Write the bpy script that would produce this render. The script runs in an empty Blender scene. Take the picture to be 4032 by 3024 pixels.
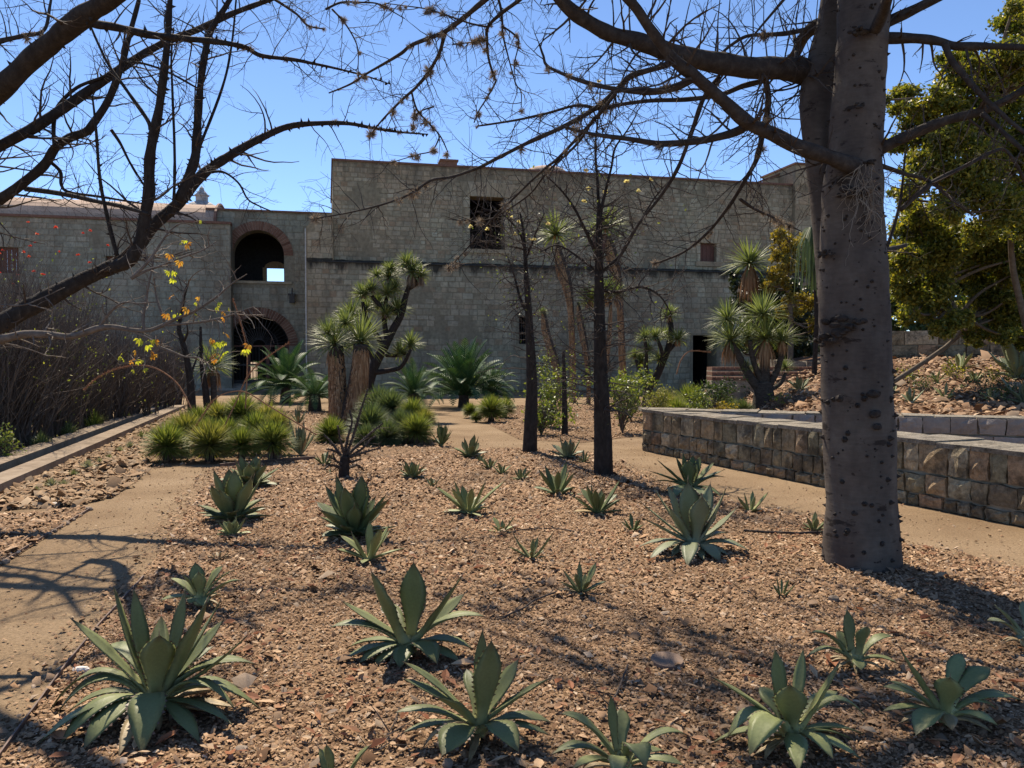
import bpy, math, random
import numpy as np
from mathutils import Vector, Matrix, noise

# ------------------------------------------------------------------ camera, sky, sun, exposure
scene = bpy.context.scene
FPX, CAMH, PITCH = 800.0, 1.6, math.atan(24 / 800.0)
cam_data = bpy.data.cameras.new("camera")
cam_data.sensor_width = 36.0
cam_data.lens = 36.0 * FPX / 1024.0
cam_data.clip_start = 0.05
cam_data.clip_end = 3000.0
cam = bpy.data.objects.new("camera", cam_data)
cam.location = (0, 0, CAMH)
cam.rotation_euler = (math.pi / 2 - PITCH, 0, 0)
scene.collection.objects.link(cam)
scene.camera = cam

SUN_EL, SUN_AZ = math.radians(54.0), math.atan2(-0.33, 0.94)
to_sun = Vector((math.sin(SUN_AZ) * math.cos(SUN_EL), math.cos(SUN_AZ) * math.cos(SUN_EL), math.sin(SUN_EL)))
world = bpy.data.worlds.new("World")
scene.world = world
world.use_nodes = True
wn = world.node_tree
for n_ in list(wn.nodes):
    wn.nodes.remove(n_)
w_out = wn.nodes.new("ShaderNodeOutputWorld")
w_bg = wn.nodes.new("ShaderNodeBackground")
w_sky = wn.nodes.new("ShaderNodeTexSky")
w_sky.sky_type = 'NISHITA'
w_sky.sun_disc = False
w_sky.sun_elevation = SUN_EL
w_sky.sun_rotation = SUN_AZ
w_sky.altitude = 1550
w_sky.air_density = 0.75
w_sky.dust_density = 0.0
w_sky.ozone_density = 4.0
w_bg.inputs[1].default_value = 0.12
wn.links.new(w_sky.outputs[0], w_bg.inputs[0])
wn.links.new(w_bg.outputs[0], w_out.inputs[0])
sun_d = bpy.data.lights.new("sun", 'SUN')
sun_d.energy = 5.0
sun_d.angle = math.radians(0.53)
sun_d.color = (1.0, 0.87, 0.70)
sun_o = bpy.data.objects.new("sun", sun_d)
sun_o.rotation_euler = (-to_sun).to_track_quat('-Z', 'Y').to_euler()
sun_o.location = (0, 0, 30)
scene.collection.objects.link(sun_o)
scene.view_settings.view_transform = 'Standard'
scene.view_settings.look = 'None'
scene.view_settings.exposure = 0.8
scene.view_settings.gamma = 1.0
scene.view_settings.use_curve_mapping = False
scene.cycles.max_bounces = 6
scene.cycles.transparent_max_bounces = 4

# ------------------------------------------------------------------ helpers: where a thing seen in the photograph stands
TILE = {'BL': (0, 384, .231465), 'BR': (512, 384, .231465), 'TL': (0, 0, .231465), 'TR': (512, 0, .231465),
        'C1': (0, 0, .15431), 'C2': (341.33, 0, .15431), 'C3': (682.67, 0, .15431), 'C4': (0, 203.17, .15431),
        'D1': (279.37, 203.17, .15431), 'D2': (533.33, 228.57, .131346), 'D3': (733.46, 241.27, .131346),
        'H1': (0, 576, .20174), 'H2': (256, 576, .20174), 'H3': (512, 576, .20174), 'H4': (768, 576, .20174),
        'H5': (584.13, 431.75, .20174), 'OV': (0, 0, .46293), 'PX': (0, 0, 1.0)}
CP, SP = math.cos(PITCH), math.sin(PITCH)
def px(t, x, y):
    o = TILE[t]
    return o[0] + x * o[2], o[1] + y * o[2]
def ray(t, x, y):
    a, b = px(t, x, y)
    u = 384.0 - b
    return Vector((a - 512.0, FPX * CP + u * SP, -FPX * SP + u * CP))
def P(t, x, y, Y):
    d = ray(t, x, y)
    return Vector((0, 0, CAMH)) + d * (Y / d.y)
def G(t, x, y, z=0.0):
    d = ray(t, x, y)
    return Vector((0, 0, CAMH)) + d * ((z - CAMH) / d.z)
def msize(t, w, Y):
    return w * TILE[t][2] / FPX * Y

COL = scene.collection
R = random.Random(11)

def new_obj(name, data, parent=None):
    o = bpy.data.objects.new(name, data)
    COL.objects.link(o)
    if parent is not None:
        o.parent = parent
    return o
def tag(o, label=None, cat=None, group=None, kind=None):
    if label: o['label'] = label
    if cat: o['category'] = cat
    if group: o['group'] = group
    if kind: o['kind'] = kind
    return o
def thing(name, label, cat, loc=(0, 0, 0), group=None, rz=0.0):
    o = new_obj(name, None)
    o.empty_display_size = 0.2
    o.location = loc
    o.rotation_euler = (0, 0, rz)
    return tag(o, label, cat, group)

class MB:
    """collects geometry and builds one mesh object"""
    def __init__(s):
        s.v, s.f, s.m = [], [], []
    def face(s, pts, mi=0):
        k = len(s.v)
        s.v.extend(pts)
        s.f.append(tuple(range(k, k + len(pts))))
        s.m.append(mi)
    def box(s, a, b, mi=0, jit=0.0, rng=None):
        x0, y0, z0 = a; x1, y1, z1 = b
        k = len(s.v)
        c = [(x0, y0, z0), (x1, y0, z0), (x1, y1, z0), (x0, y1, z0), (x0, y0, z1), (x1, y0, z1), (x1, y1, z1), (x0, y1, z1)]
        if jit:
            c = [tuple(q + rng.uniform(-jit, jit) for q in p) for p in c]
        s.v.extend(c)
        for f in ((0, 3, 2, 1), (4, 5, 6, 7), (0, 1, 5, 4), (1, 2, 6, 5), (2, 3, 7, 6), (3, 0, 4, 7)):
            s.f.append(tuple(k + i for i in f)); s.m.append(mi)
    def tube(s, pts, radii, n=6, mi=0, cap=True, twist=0.0):
        m = len(pts)
        if m < 2: return
        t = (pts[1] - pts[0]).normalized()
        ref = Vector((0, 0, 1)) if abs(t.z) < .9 else Vector((1, 0, 0))
        a = t.cross(ref).normalized()
        k0 = len(s.v)
        for i in range(m):
            t = (pts[min(i + 1, m - 1)] - pts[max(i - 1, 0)])
            if t.length < 1e-9: t = Vector((0, 0, 1))
            t.normalize()
            a = a - t * a.dot(t)
            if a.length < 1e-6: a = t.orthogonal()
            a.normalize()
            b = t.cross(a)
            r = radii[i] if not isinstance(radii, float) else radii
            for j in range(n):
                w = 2 * math.pi * j / n + twist * i
                s.v.append(tuple(pts[i] + a * (math.cos(w) * r) + b * (math.sin(w) * r)))
        for i in range(m - 1):
            for j in range(n):
                q = (j + 1) % n
                s.f.append((k0 + i * n + j, k0 + i * n + q, k0 + (i + 1) * n + q, k0 + (i + 1) * n + j)); s.m.append(mi)
        if cap:
            s.f.append(tuple(k0 + j for j in reversed(range(n)))); s.m.append(mi)
            s.f.append(tuple(k0 + (m - 1) * n + j for j in range(n))); s.m.append(mi)
    def mesh(s, name, mats, origin=None, smooth=False):
        me = bpy.data.meshes.new(name)
        v = np.array([tuple(p) for p in s.v], dtype=np.float64).reshape(-1, 3)
        if origin is not None:
            v = v - np.array(tuple(origin))
        me.from_pydata(v.tolist(), [], s.f)
        for m in (mats if isinstance(mats, (list, tuple)) else [mats]):
            me.materials.append(m)
        if any(s.m):
            me.polygons.foreach_set('material_index', s.m)
        if smooth:
            me.polygons.foreach_set('use_smooth', [True] * len(me.polygons))
        me.update()
        return me
    def build(s, name, mats, parent=None, origin=None, smooth=False):
        if origin is None and parent is not None and parent.rotation_euler.z == 0:
            origin = parent.location
            if parent.parent is not None: origin = parent.parent.location + parent.location
        return new_obj(name, s.mesh(name, mats, origin, smooth), parent)

def ups(pts, per=4):
    """Catmull-Rom through the points; items are (Vector, radius)"""
    out = []
    n = len(pts)
    for i in range(n - 1):
        p0 = pts[max(i - 1, 0)]; p1 = pts[i]; p2 = pts[i + 1]; p3 = pts[min(i + 2, n - 1)]
        for k in range(per):
            t = k / per; t2 = t * t; t3 = t2 * t
            v = 0.5 * ((2 * p1[0]) + (p2[0] - p0[0]) * t + (2 * p0[0] - 5 * p1[0] + 4 * p2[0] - p3[0]) * t2 + (3 * p1[0] - p0[0] - 3 * p2[0] + p3[0]) * t3)
            out.append((v, p1[1] + (p2[1] - p1[1]) * t))
    out.append(pts[-1])
    return out

# ------------------------------------------------------------------ materials
class NT:
    def __init__(s, name):
        s.mat = bpy.data.materials.new(name)
        s.mat.use_nodes = True
        s.t = s.mat.node_tree
        s.b = s.t.nodes['Principled BSDF']
        s.out = s.t.nodes['Material Output']
    def n(s, kind, **kw):
        x = s.t.nodes.new(kind)
        for k, v in kw.items():
            if k.startswith('i_'):
                x.inputs[k[2:].replace('_', ' ')].default_value = v
            else:
                setattr(x, k, v)
        return x
    def l(s, a, b):
        s.t.links.new(a, b)
    def coord(s, kind='Object', scale=(1, 1, 1)):
        c = s.n('ShaderNodeTexCoord')
        m = s.n('ShaderNodeMapping')
        m.inputs['Scale'].default_value = scale
        s.l(c.outputs[kind], m.inputs['Vector'])
        return m.outputs[0]
    def pos(s, scale=(1, 1, 1)):
        c = s.n('ShaderNodeNewGeometry')
        m = s.n('ShaderNodeMapping')
        m.inputs['Scale'].default_value = scale
        s.l(c.outputs['Position'], m.inputs['Vector'])
        return m.outputs[0]
    def noise(s, vec, scale, detail=4.0, rough=0.55):
        x = s.n('ShaderNodeTexNoise', i_Scale=scale, i_Detail=detail, i_Roughness=rough)
        s.l(vec, x.inputs['Vector'])
        return x.outputs[0]
    def ramp(s, fac, stops, interp='LINEAR'):
        r = s.n('ShaderNodeValToRGB')
        r.color_ramp.interpolation = interp
        e = r.color_ramp.elements
        while len(e) < len(stops): e.new(0.5)
        for i, (p, c) in enumerate(stops):
            e[i].position = p
            e[i].color = (c[0], c[1], c[2], 1) if not isinstance(c, (int, float)) else (c, c, c, 1)
        s.l(fac, r.inputs[0])
        return r.outputs[0]
    def mix(s, fac, a, b, mode='MIX'):
        m = s.n('ShaderNodeMix', data_type='RGBA', blend_type=mode)
        for sock, val in ((m.inputs[0], fac), (m.inputs[6], a), (m.inputs[7], b)):
            if hasattr(val, 'is_linked') or hasattr(val, 'links'): s.l(val, sock)
            elif isinstance(val, (int, float)): sock.default_value = val
            else: sock.default_value = (val[0], val[1], val[2], 1)
        return m.outputs[2]
    def math(s, op, a, b=0.0, clamp=False):
        m = s.n('ShaderNodeMath', operation=op, use_clamp=clamp)
        for i, val in enumerate((a, b)):
            if hasattr(val, 'links'): s.l(val, m.inputs[i])
            else: m.inputs[i].default_value = val
        return m.outputs[0]
    def island(s):
        g = s.n('ShaderNodeNewGeometry'); o = s.n('ShaderNodeObjectInfo')
        return s.math('FRACT', s.math('ADD', g.outputs['Random Per Island'], o.outputs['Random']))
    def objrand(s):
        return s.n('ShaderNodeObjectInfo').outputs['Random']
    def bump(s, h, strength=0.5, dist=0.02):
        b = s.n('ShaderNodeBump', i_Strength=strength, i_Distance=dist)
        s.l(h, b.inputs['Height'])
        s.l(b.outputs[0], s.b.inputs['Normal'])
    def done(s, col=None, rough=0.8, spec=0.3):
        if col is not None:
            if hasattr(col, 'links'): s.l(col, s.b.inputs['Base Color'])
            else: s.b.inputs['Base Color'].default_value = (*col, 1)
        s.b.inputs['Roughness'].default_value = rough
        s.b.inputs['Specular IOR Level'].default_value = spec
        return s.mat
    def leafy(s, col, amount=0.35, rough=0.5, spec=0.4, tint=(1, 1, 1)):
        """thin leaf: part of the light passes through"""
        s.done(col, rough, spec)
        tr = s.n('ShaderNodeBsdfTranslucent')
        c = s.mix(1.0, col, tint, 'MULTIPLY')
        s.l(c, tr.inputs['Color'])
        mx = s.n('ShaderNodeMixShader'); mx.inputs[0].default_value = amount
        s.l(s.b.outputs[0], mx.inputs[1]); s.l(tr.outputs[0], mx.inputs[2])
        s.l(mx.outputs[0], s.out.inputs['Surface'])
        return s.mat

M = {}
def flat(name, col, rough=0.8, spec=0.3, var=0.25, scale=8.0, bump=0.0):
    k = NT(name)
    v = k.pos()
    nz = k.noise(v, scale, 5)
    c = k.ramp(nz, [(0.3, tuple(x * (1 - var) for x in col)), (0.7, tuple(min(1, x * (1 + var)) for x in col))])
    if bump: k.bump(k.noise(v, scale * 4, 4), bump, 0.01)
    M[name] = k.done(c, rough, spec)
    return M[name]

# sandy ground
k = NT('packed_sand'); v = k.pos()
a = k.noise(v, 0.7, 5); b = k.noise(v, 45, 4, .7); d = k.noise(v, 260, 2)
c = k.ramp(a, [(.3, (.19, .128, .075)), (.5, (.255, .180, .108)), (.72, (.32, .235, .148))])
c = k.mix(.55, c, k.ramp(b, [(.32, .35), (.5, .9), (.68, 1.25)]), 'MULTIPLY')
c = k.mix(.3, c, k.ramp(d, [(.4, .35), (.6, 1.3)]), 'MULTIPLY')
k.bump(k.math('ADD', b, k.math('MULTIPLY', d, .4)), .7, .02)
M['sand'] = k.done(c, .95, .1)
# earth between the gravel pieces
k = NT('gravel_earth'); v = k.pos()
vo = k.n('ShaderNodeTexVoronoi', i_Scale=48.0); k.l(v, vo.inputs['Vector'])
b = k.noise(v, 1.3, 4)
c = k.ramp(vo.outputs['Color'], [(.1, (.085, .05, .027)), (.45, (.17, .108, .062)), (.75, (.26, .172, .102)), (1, (.34, .24, .155))])
c = k.mix(.6, c, k.ramp(b, [(.3, .65), (.7, 1.15)]), 'MULTIPLY')
k.bump(vo.outputs['Distance'], .8, .015)
M['earth'] = k.done(c, .95, .1)
k = NT('gravel_pieces'); r = k.island(); v = k.pos()
c = k.ramp(r, [(0, (0.116, 0.064, 0.034)), (.2, (0.249, 0.149, 0.085)), (.4, (0.354, 0.224, 0.130)), (.6, (0.287, 0.192, 0.117)), (.75, (0.441, 0.299, 0.187)), (.88, (0.182, 0.117, 0.074)), (.94, (0.240, 0.182, 0.130)), (1, (0.555, 0.420, 0.299))])
c = k.mix(.8, c, k.ramp(k.noise(v, .8, 6, .6), [(.3, .55), (.5, .95), (.7, 1.2)]), 'MULTIPLY')
c = k.mix(.4, c, k.ramp(k.noise(v, 160, 2), [(.3, .6), (.7, 1.2)]), 'MULTIPLY')
M['gravel'] = k.done(c, .9, .15)
k = NT('stone_chips'); r = k.island(); v = k.pos()
c = k.ramp(r, [(0, (0.162, 0.099, 0.056)), (.3, (0.257, 0.165, 0.093)), (.6, (0.324, 0.221, 0.131)), (.85, (0.229, 0.169, 0.112)), (1, (0.419, 0.308, 0.198))])
c = k.mix(.4, c, k.ramp(k.noise(v, 60, 3), [(.3, .65), (.7, 1.2)]), 'MULTIPLY')
M['chips'] = k.done(c, .9, .15)
k = NT('dry_leaf_litter'); r = k.island()
c = k.ramp(r, [(0, (.16, .06, .03)), (.3, (.32, .14, .07)), (.6, (.46, .27, .15)), (.85, (.58, .42, .26)), (1, (.66, .52, .36))])
M['litter'] = k.leafy(c, .2, .7, .2)
# facade stone
def facade(name, stops, dirt=.5, stain=True):
    k = NT(name); r = k.island(); v = k.pos()
    c = k.ramp(r, stops)
    big = k.noise(v, .28, 4)
    c = k.mix(.55, c, k.ramp(big, [(.32, (.86, .70, .52)), (.5, (1.05, .97, .86)), (.68, (.98, 1.06, .98))]), 'MULTIPLY')
    c = k.mix(.55, c, k.ramp(k.noise(v, 7, 5), [(.3, .55), (.55, 1.05), (.75, 1.3)]), 'MULTIPLY')
    g = k.n('ShaderNodeNewGeometry'); sp = k.n('ShaderNodeSeparateXYZ'); k.l(g.outputs['Position'], sp.inputs[0])
    z = sp.outputs[2]
    streak = k.noise(k.pos((2.2, 2.2, .35)), 1.0, 5, .7)
    def band(z0, up, dn):
        hi = k.math('SUBTRACT', 1.0, k.math('DIVIDE', k.math('SUBTRACT', z, z0), up), True)
        lo = k.math('ADD', 1.0, k.math('DIVIDE', k.math('SUBTRACT', z, z0), dn), True)
        return k.math('MULTIPLY', hi, lo, True)
    m = k.math('MULTIPLY', band(LEDGE_Z, .1, 1.15), 1.0)
    m = k.math('MULTIPLY', k.math('SUBTRACT', k.math('ADD', k.math('MULTIPLY', m, .62), streak), .80), 5.0, True)
    if stain: c = k.mix(k.math('MULTIPLY', m, .9), c, (.016, .016, .015))
    if stain:
        m2 = k.math('MULTIPLY', k.math('SUBTRACT', k.math('ADD', k.math('MULTIPLY', band(11.45, .3, 2.2), .45), streak), .80), 4.0, True)
        c = k.mix(k.math('MULTIPLY', m2, .6), c, (.045, .042, .036))
    wash = k.ramp(k.noise(k.pos((1.3, 1.3, .22)), .8, 6, .65), [(.42, 0.0), (.68, .5)])
    c = k.mix(wash, c, (.085, .072, .055))
    # black lichen patches
    p = k.ramp(k.noise(v, .9, 6, .7), [(.62, 0.0), (.70, 1.0)])
    c = k.mix(k.math('MULTIPLY', p, dirt), c, (.05, .05, .045))
    k.bump(k.noise(v, 26, 5), .5, .03)
    return k.done(c, .92, .12)
LEDGE_Z = 6.57
M['stone'] = facade('facade_stone', [(0, (0.281, 0.242, 0.170)), (.2, (0.325, 0.296, 0.214)), (.4, (0.378, 0.316, 0.219)), (.58, (0.341, 0.310, 0.234)), (.75, (0.432, 0.377, 0.273)), (.88, (0.287, 0.213, 0.140)), (1, (0.400, 0.375, 0.286))])
M['mortar'] = facade('facade_mortar', [(0, (0.246, 0.214, 0.151)), (1, (0.267, 0.233, 0.165))], .3)
M['wingmortar'] = facade('wing_mortar', [(0, (0.218, 0.207, 0.164)), (1, (0.234, 0.225, 0.179))], .25, False)
M['wingstone'] = facade('wing_stone', [(0, (0.241, 0.241, 0.199)), (.4, (0.280, 0.285, 0.239)), (.7, (0.298, 0.301, 0.250)), (.9, (0.260, 0.234, 0.182)), (1, (0.350, 0.347, 0.293))], .35, False)
# garden wall stone
k = NT('garden_wall_stone'); r = k.island(); v = k.pos()
c = k.ramp(r, [(0, (0.195, 0.156, 0.106)), (.2, (0.285, 0.231, 0.153)), (.4, (0.255, 0.231, 0.153)), (.6, (0.375, 0.292, 0.183)), (.78, (0.420, 0.272, 0.165)), (.9, (0.495, 0.415, 0.283)), (1, (0.330, 0.306, 0.212))])
c = k.mix(.8, c, k.ramp(k.noise(v, 16, 6, .75), [(.3, .3), (.5, .85), (.72, 1.45)]), 'MULTIPLY')
c = k.mix(k.ramp(k.noise(v, 2.6, 5, .7), [(.46, 0.0), (.60, .75)]), c, (.045, .04, .032))
k.bump(k.noise(v, 40, 6, .7), .9, .03)
M['wallstone'] = k.done(c, .95, .1)
k = NT('coping_stone_top'); r = k.island(); v = k.pos()
c = k.ramp(r, [(0, (.26, .225, .175)), (.5, (.33, .295, .235)), (1, (.29, .26, .215))])
c = k.mix(.8, c, k.ramp(k.noise(v, 5, 8, .78), [(.34, .22), (.47, .75), (.55, 1.0), (.7, 1.35)]), 'MULTIPLY')
c = k.mix(.6, c, k.ramp(k.noise(v, 38, 4, .7), [(.38, .4), (.6, 1.2)]), 'MULTIPLY')
k.bump(k.noise(v, 16, 7, .75), .9, .05)
M['coping'] = k.done(c, .93, .12)
k = NT('pale_block'); r = k.island(); v = k.pos()
c = k.ramp(r, [(0, (.26, .215, .18)), (1, (.34, .29, .25))])
c = k.mix(.6, c, k.ramp(k.noise(v, 9, 6, .7), [(.3, .6), (.7, 1.15)]), 'MULTIPLY')
k.bump(k.noise(v, 30, 5), .6, .02)
M['paleblock'] = k.done(c, .93, .12)
k = NT('concrete_kerb'); v = k.pos()
c = k.ramp(k.noise(v, 3.5, 6, .7), [(.3, (.16, .12, .08)), (.55, (.25, .195, .14)), (.75, (.32, .26, .19))])
k.bump(k.noise(v, 50, 4), .4, .01)
M['concrete'] = k.done(c, .9, .15)
k = NT('brick_red'); r = k.island()
c = k.ramp(r, [(0, (.13, .07, .05)), (.5, (.185, .105, .075)), (1, (.23, .14, .10))])
c = k.mix(.5, c, k.ramp(k.noise(k.pos(), 9, 4), [(.3, .6), (.7, 1.15)]), 'MULTIPLY')
M['brick'] = k.done(c, .9, .1)
k = NT('vault_tile'); v = k.pos()
br = k.n('ShaderNodeTexBrick', i_Scale=3.0); k.l(v, br.inputs['Vector'])
br.inputs['Color1'].default_value = (.44, .32, .24, 1); br.inputs['Color2'].default_value = (.39, .28, .21, 1); br.inputs['Mortar'].default_value = (.32, .235, .18, 1)
c = k.mix(.5, br.outputs[0], k.ramp(k.noise(v, 2, 4), [(.3, .7), (.7, 1.15)]), 'MULTIPLY')
M['tile'] = k.done(c, .85, .15)
k = NT('grey_dome_tile'); v = k.pos()
vo = k.n('ShaderNodeTexVoronoi', i_Scale=6.0); k.l(v, vo.inputs['Vector'])
c = k.ramp(vo.outputs['Distance'], [(.1, (.20, .19, .185)), (.6, (.32, .31, .30))])
M['dometile'] = k.done(c, .6, .3)
flat('cap_brown', (.16, .085, .06)); flat('shutter_wood', (.12, .05, .033), .6, .3, .2, 14); flat('unlit_plaster', (.05, .049, .052), .95, .05)  # interior plaster is coloured dark to stand in for unlit rooms
flat('orange_plaster', (.55, .36, .20), .9, .1); flat('dark_iron', (.03, .027, .026), .5, .4); flat('pipe_white', (.42, .40, .36), .6, .3)
flat('step_stone', (.25, .22, .18), .9, .1, .3, 5, .3); flat('soil', (.13, .078, .05), .95, .05, .45, 3, .5); flat('rusty_steel', (.12, .075, .055), .7, .4)
flat('grey_metal', (.20, .145, .11), .9, .08, .15, 20); flat('rock', (.24, .19, .145), .9, .1, .4, 12, .4); flat('white_rock', (.62, .59, .54), .9, .1, .2, 12, .4)
flat('stalk_brown', (.30, .155, .085), .85, .1, .4, 40); flat('water', (.03, .035, .03), .08, .5)
# bark
def bark(name, c0, c1, c2, sc=9.0, stretch=(1, 1, .25), bs=.7, patches=0.0, rings=False):
    k = NT(name); v = k.pos(stretch)
    n1 = k.noise(v, sc, 6, .65)
    c = k.ramp(n1, [(.3, c0), (.5, c1), (.72, c2)])
    if patches:
        v2 = k.pos((1, 1, 2.6))
        p = k.ramp(k.noise(v2, 3.0, 6, .66), [(.60, 0.0), (.65, 1.0)])
        p2 = k.ramp(k.noise(k.pos((1, 1, 1.5)), 15, 3, .5), [(.68, 0.0), (.71, 1.0)])
        c = k.mix(k.math('MULTIPLY', k.math('MAXIMUM', p, p2), patches), c, (.028, .022, .019))
    if rings:
        c = k.mix(.85, c, k.ramp(k.noise(k.pos((1, 1, .45)), 2.2, 6, .6), [(.3, (.62, .58, .58)), (.48, (.95, .92, .9)), (.62, (1.25, 1.2, 1.12)), (.75, (1.5, 1.45, 1.35))]), 'MULTIPLY')
        c = k.mix(.35, c, k.ramp(k.noise(k.pos((3, 3, 12)), 4, 5), [(.3, .6), (.7, 1.3)]), 'MULTIPLY')
    h = n1
    if rings:
        h = k.math('ADD', n1, k.math('MULTIPLY', k.noise(k.pos((2.5, 2.5, 26)), 1.0, 4), .6))
    k.bump(h, bs, .02)
    M[name] = k.done(c, .85, .15)
    return M[name]
bark('ceiba_bark', (0.064, 0.052, 0.045), (0.085, 0.072, 0.062), (0.113, 0.098, 0.084), 5.0, (1, 1, .6), .35, .92, True)
bark('limb_bark', (.028, .022, .019), (.045, .037, .032), (.075, .064, .055), 16.0, (1, 1, 1), .7)
bark('sunlit_bark', (.085, .068, .055), (.135, .11, .09), (.19, .16, .135), 18.0, (1, 1, 1), .6)  # bark lightened so its colour carries the sunlight on the low branch
bark('dark_bark', (.02, .016, .014), (.032, .026, .022), (.055, .046, .039), 18.0, (1, 1, .5), .9)
bark('twig_bark', (.04, .032, .028), (.062, .05, .043), (.10, .085, .073), 25.0, (1, 1, 1), .3)
bark('palm_trunk', (.03, .025, .021), (.055, .045, .037), (.10, .085, .07), 11.0, (1, 1, 2.6), .9)
bark('thicket_stem', (0.070, 0.055, 0.045), (0.110, 0.089, 0.074), (0.170, 0.145, 0.121), 12.0, (1, 1, .4), .2)
bark('thorn', (.022, .018, .015), (.036, .029, .025), (.06, .05, .042), 30.0, (1, 1, 1), .2)
bark('tan_branch', (.09, .068, .048), (.14, .11, .08), (.20, .165, .125), 14.0, (1, 1, 1), .4)
# leaves
def leafmat(name, c0, c1, c2, amount=.3, rough=.45, spec=.4, tint=(1.15, 1.2, .6), scale=3.0, island=True):
    k = NT(name)
    if island:
        r = k.island()
    else:
        r = k.noise(k.pos(), scale, 4)
    c = k.ramp(r, [(.05, c0), (.5, c1), (.95, c2)])
    c = k.mix(.4, c, k.ramp(k.noise(k.pos(), 14, 3), [(.3, .7), (.7, 1.2)]), 'MULTIPLY')
    M[name] = k.leafy(c, amount, rough, spec, tint)
    return M[name]
def agavemat(name, c0, c1, amount=.17):
    k = NT(name)
    c = k.ramp(k.noise(k.pos(), 4, 4), [(.3, c0), (.7, c1)])
    c = k.mix(.55, c, k.ramp(k.objrand(), [(0, .78), (1, 1.18)]), 'MULTIPLY')
    c = k.mix(.35, c, k.ramp(k.noise(k.pos(), 90, 3), [(.35, .72), (.65, 1.15)]), 'MULTIPLY')
    at = k.n('ShaderNodeAttribute', attribute_name='along'); al = at.outputs['Fac']
    c = k.mix(k.ramp(al, [(.0, .75), (.28, .0)]), c, tuple(min(1, x * y) for x, y in zip(c1, (1.5, 1.35, 1.5))))
    c = k.mix(k.ramp(al, [(.86, .0), (1.0, .8)]), c, (.10, .075, .04))
    c = k.mix(.45, c, k.ramp(k.math('ADD', k.math('MULTIPLY', k.noise(k.pos(), 5, 3), .8), al), [(.3, 1.25), (.75, .8), (1.2, .72)]), 'MULTIPLY')
    sc = k.ramp(k.noise(k.pos(), 17, 5, .7), [(.64, 0.0), (.70, .6)])
    c = k.mix(sc, c, (.16, .13, .07))
    k.bump(k.noise(k.pos(), 60, 3), .12, .01)
    M[name] = k.leafy(c, amount, .5, .28, (1.15, 1.15, .45))
agavemat('agave_green', (0.147, 0.173, 0.070), (0.224, 0.246, 0.109))
agavemat('agave_pale', (0.211, 0.243, 0.096), (0.301, 0.326, 0.141))
agavemat('agave_blue', (0.179, 0.207, 0.115), (0.250, 0.275, 0.164))
agavemat('agave_deep', (0.109, 0.143, 0.054), (0.173, 0.211, 0.087))
agavemat('agave_dry', (.34, .25, .13), (.46, .36, .20))
flat('spine', (.09, .055, .035), .5, .4)
leafmat('needle_green', (.105, .145, .032), (.185, .225, .05), (.30, .31, .09), .3, .55, .2)
leafmat('needle_yellow', (.15, .165, .04), (.26, .26, .06), (.38, .34, .12), .3, .55, .2)
leafmat('needle_blue', (.075, .105, .045), (.125, .165, .07), (.20, .235, .11), .22, .5, .25)
leafmat('yucca_leaf', (.115, .15, .05), (.18, .22, .08), (.27, .30, .13), .28, .5, .25)
leafmat('yucca_dark', (.06, .09, .035), (.10, .14, .055), (.16, .20, .085), .22, .45, .3)
leafmat('thatch', (.20, .115, .06), (.33, .20, .105), (.46, .31, .18), .15, .8, .15, (1.2, .9, .6))
leafmat('thatch_grey', (.12, .085, .055), (.20, .145, .095), (.30, .23, .16), .12, .8, .15, (1.2, .9, .6))
leafmat('cycad', (.03, .075, .03), (.05, .11, .045), (.085, .145, .055), .12, .55, .15)
leafmat('tree_leaf', (.06, .085, .016), (.14, .16, .03), (.32, .29, .06), .5, .45, .4, (1.5, 1.4, .5))
leafmat('tree_leaf_dark', (.035, .06, .018), (.06, .095, .028), (.10, .13, .04), .3)
leafmat('yellow_leaf', (.11, .10, .02), (.22, .18, .035), (.33, .26, .05), .4, .5, .3, (1.4, 1.3, .5))
leafmat('shrub_leaf', (0.085, 0.133, 0.032), (0.145, 0.203, 0.048), (0.238, 0.281, 0.080), .45, .4, .4, (1.190, 1.092, 0.400))
leafmat('shaded_leaf', (.018, .028, .014), (.03, .045, .02), (.05, .07, .03), .15)  # shade on the foliage against the building is put into this leaf colour
leafmat('moss_ball', (.20, .165, .125), (.29, .245, .19), (.40, .35, .28), .25, .85, .1, (1.1, 1, .9))
leafmat('red_flower', (.55, .04, .03), (.65, .06, .04), (.70, .12, .06), .35)
leafmat('orange_leaf', (.45, .19, .03), (.55, .32, .05), (.58, .42, .08), .5, .5, .3, (1.3, 1.1, .8))
leafmat('lime_leaf', (.30, .36, .05), (.42, .46, .06), (.55, .50, .09), .5, .5, .3, (1.4, 1.4, .6))
leafmat('cream_flower', (.70, .58, .36), (.78, .66, .42), (.80, .72, .52), .4)

# ------------------------------------------------------------------ the setting: ground, beds, paths
def sheet(name, mat, poly, z, kind='structure', parent=None):
    mb = MB(); mb.face([(p.x, p.y, z) for p in poly])
    o = mb.build(name, mat, parent)
    return tag(o, kind=kind)
gm = MB(); gm.face([(-900, -300, 0), (900, -300, 0), (900, 1500, 0), (-900, 1500, 0)])
tag(gm.build('ground', M['sand']), kind='structure')

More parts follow.
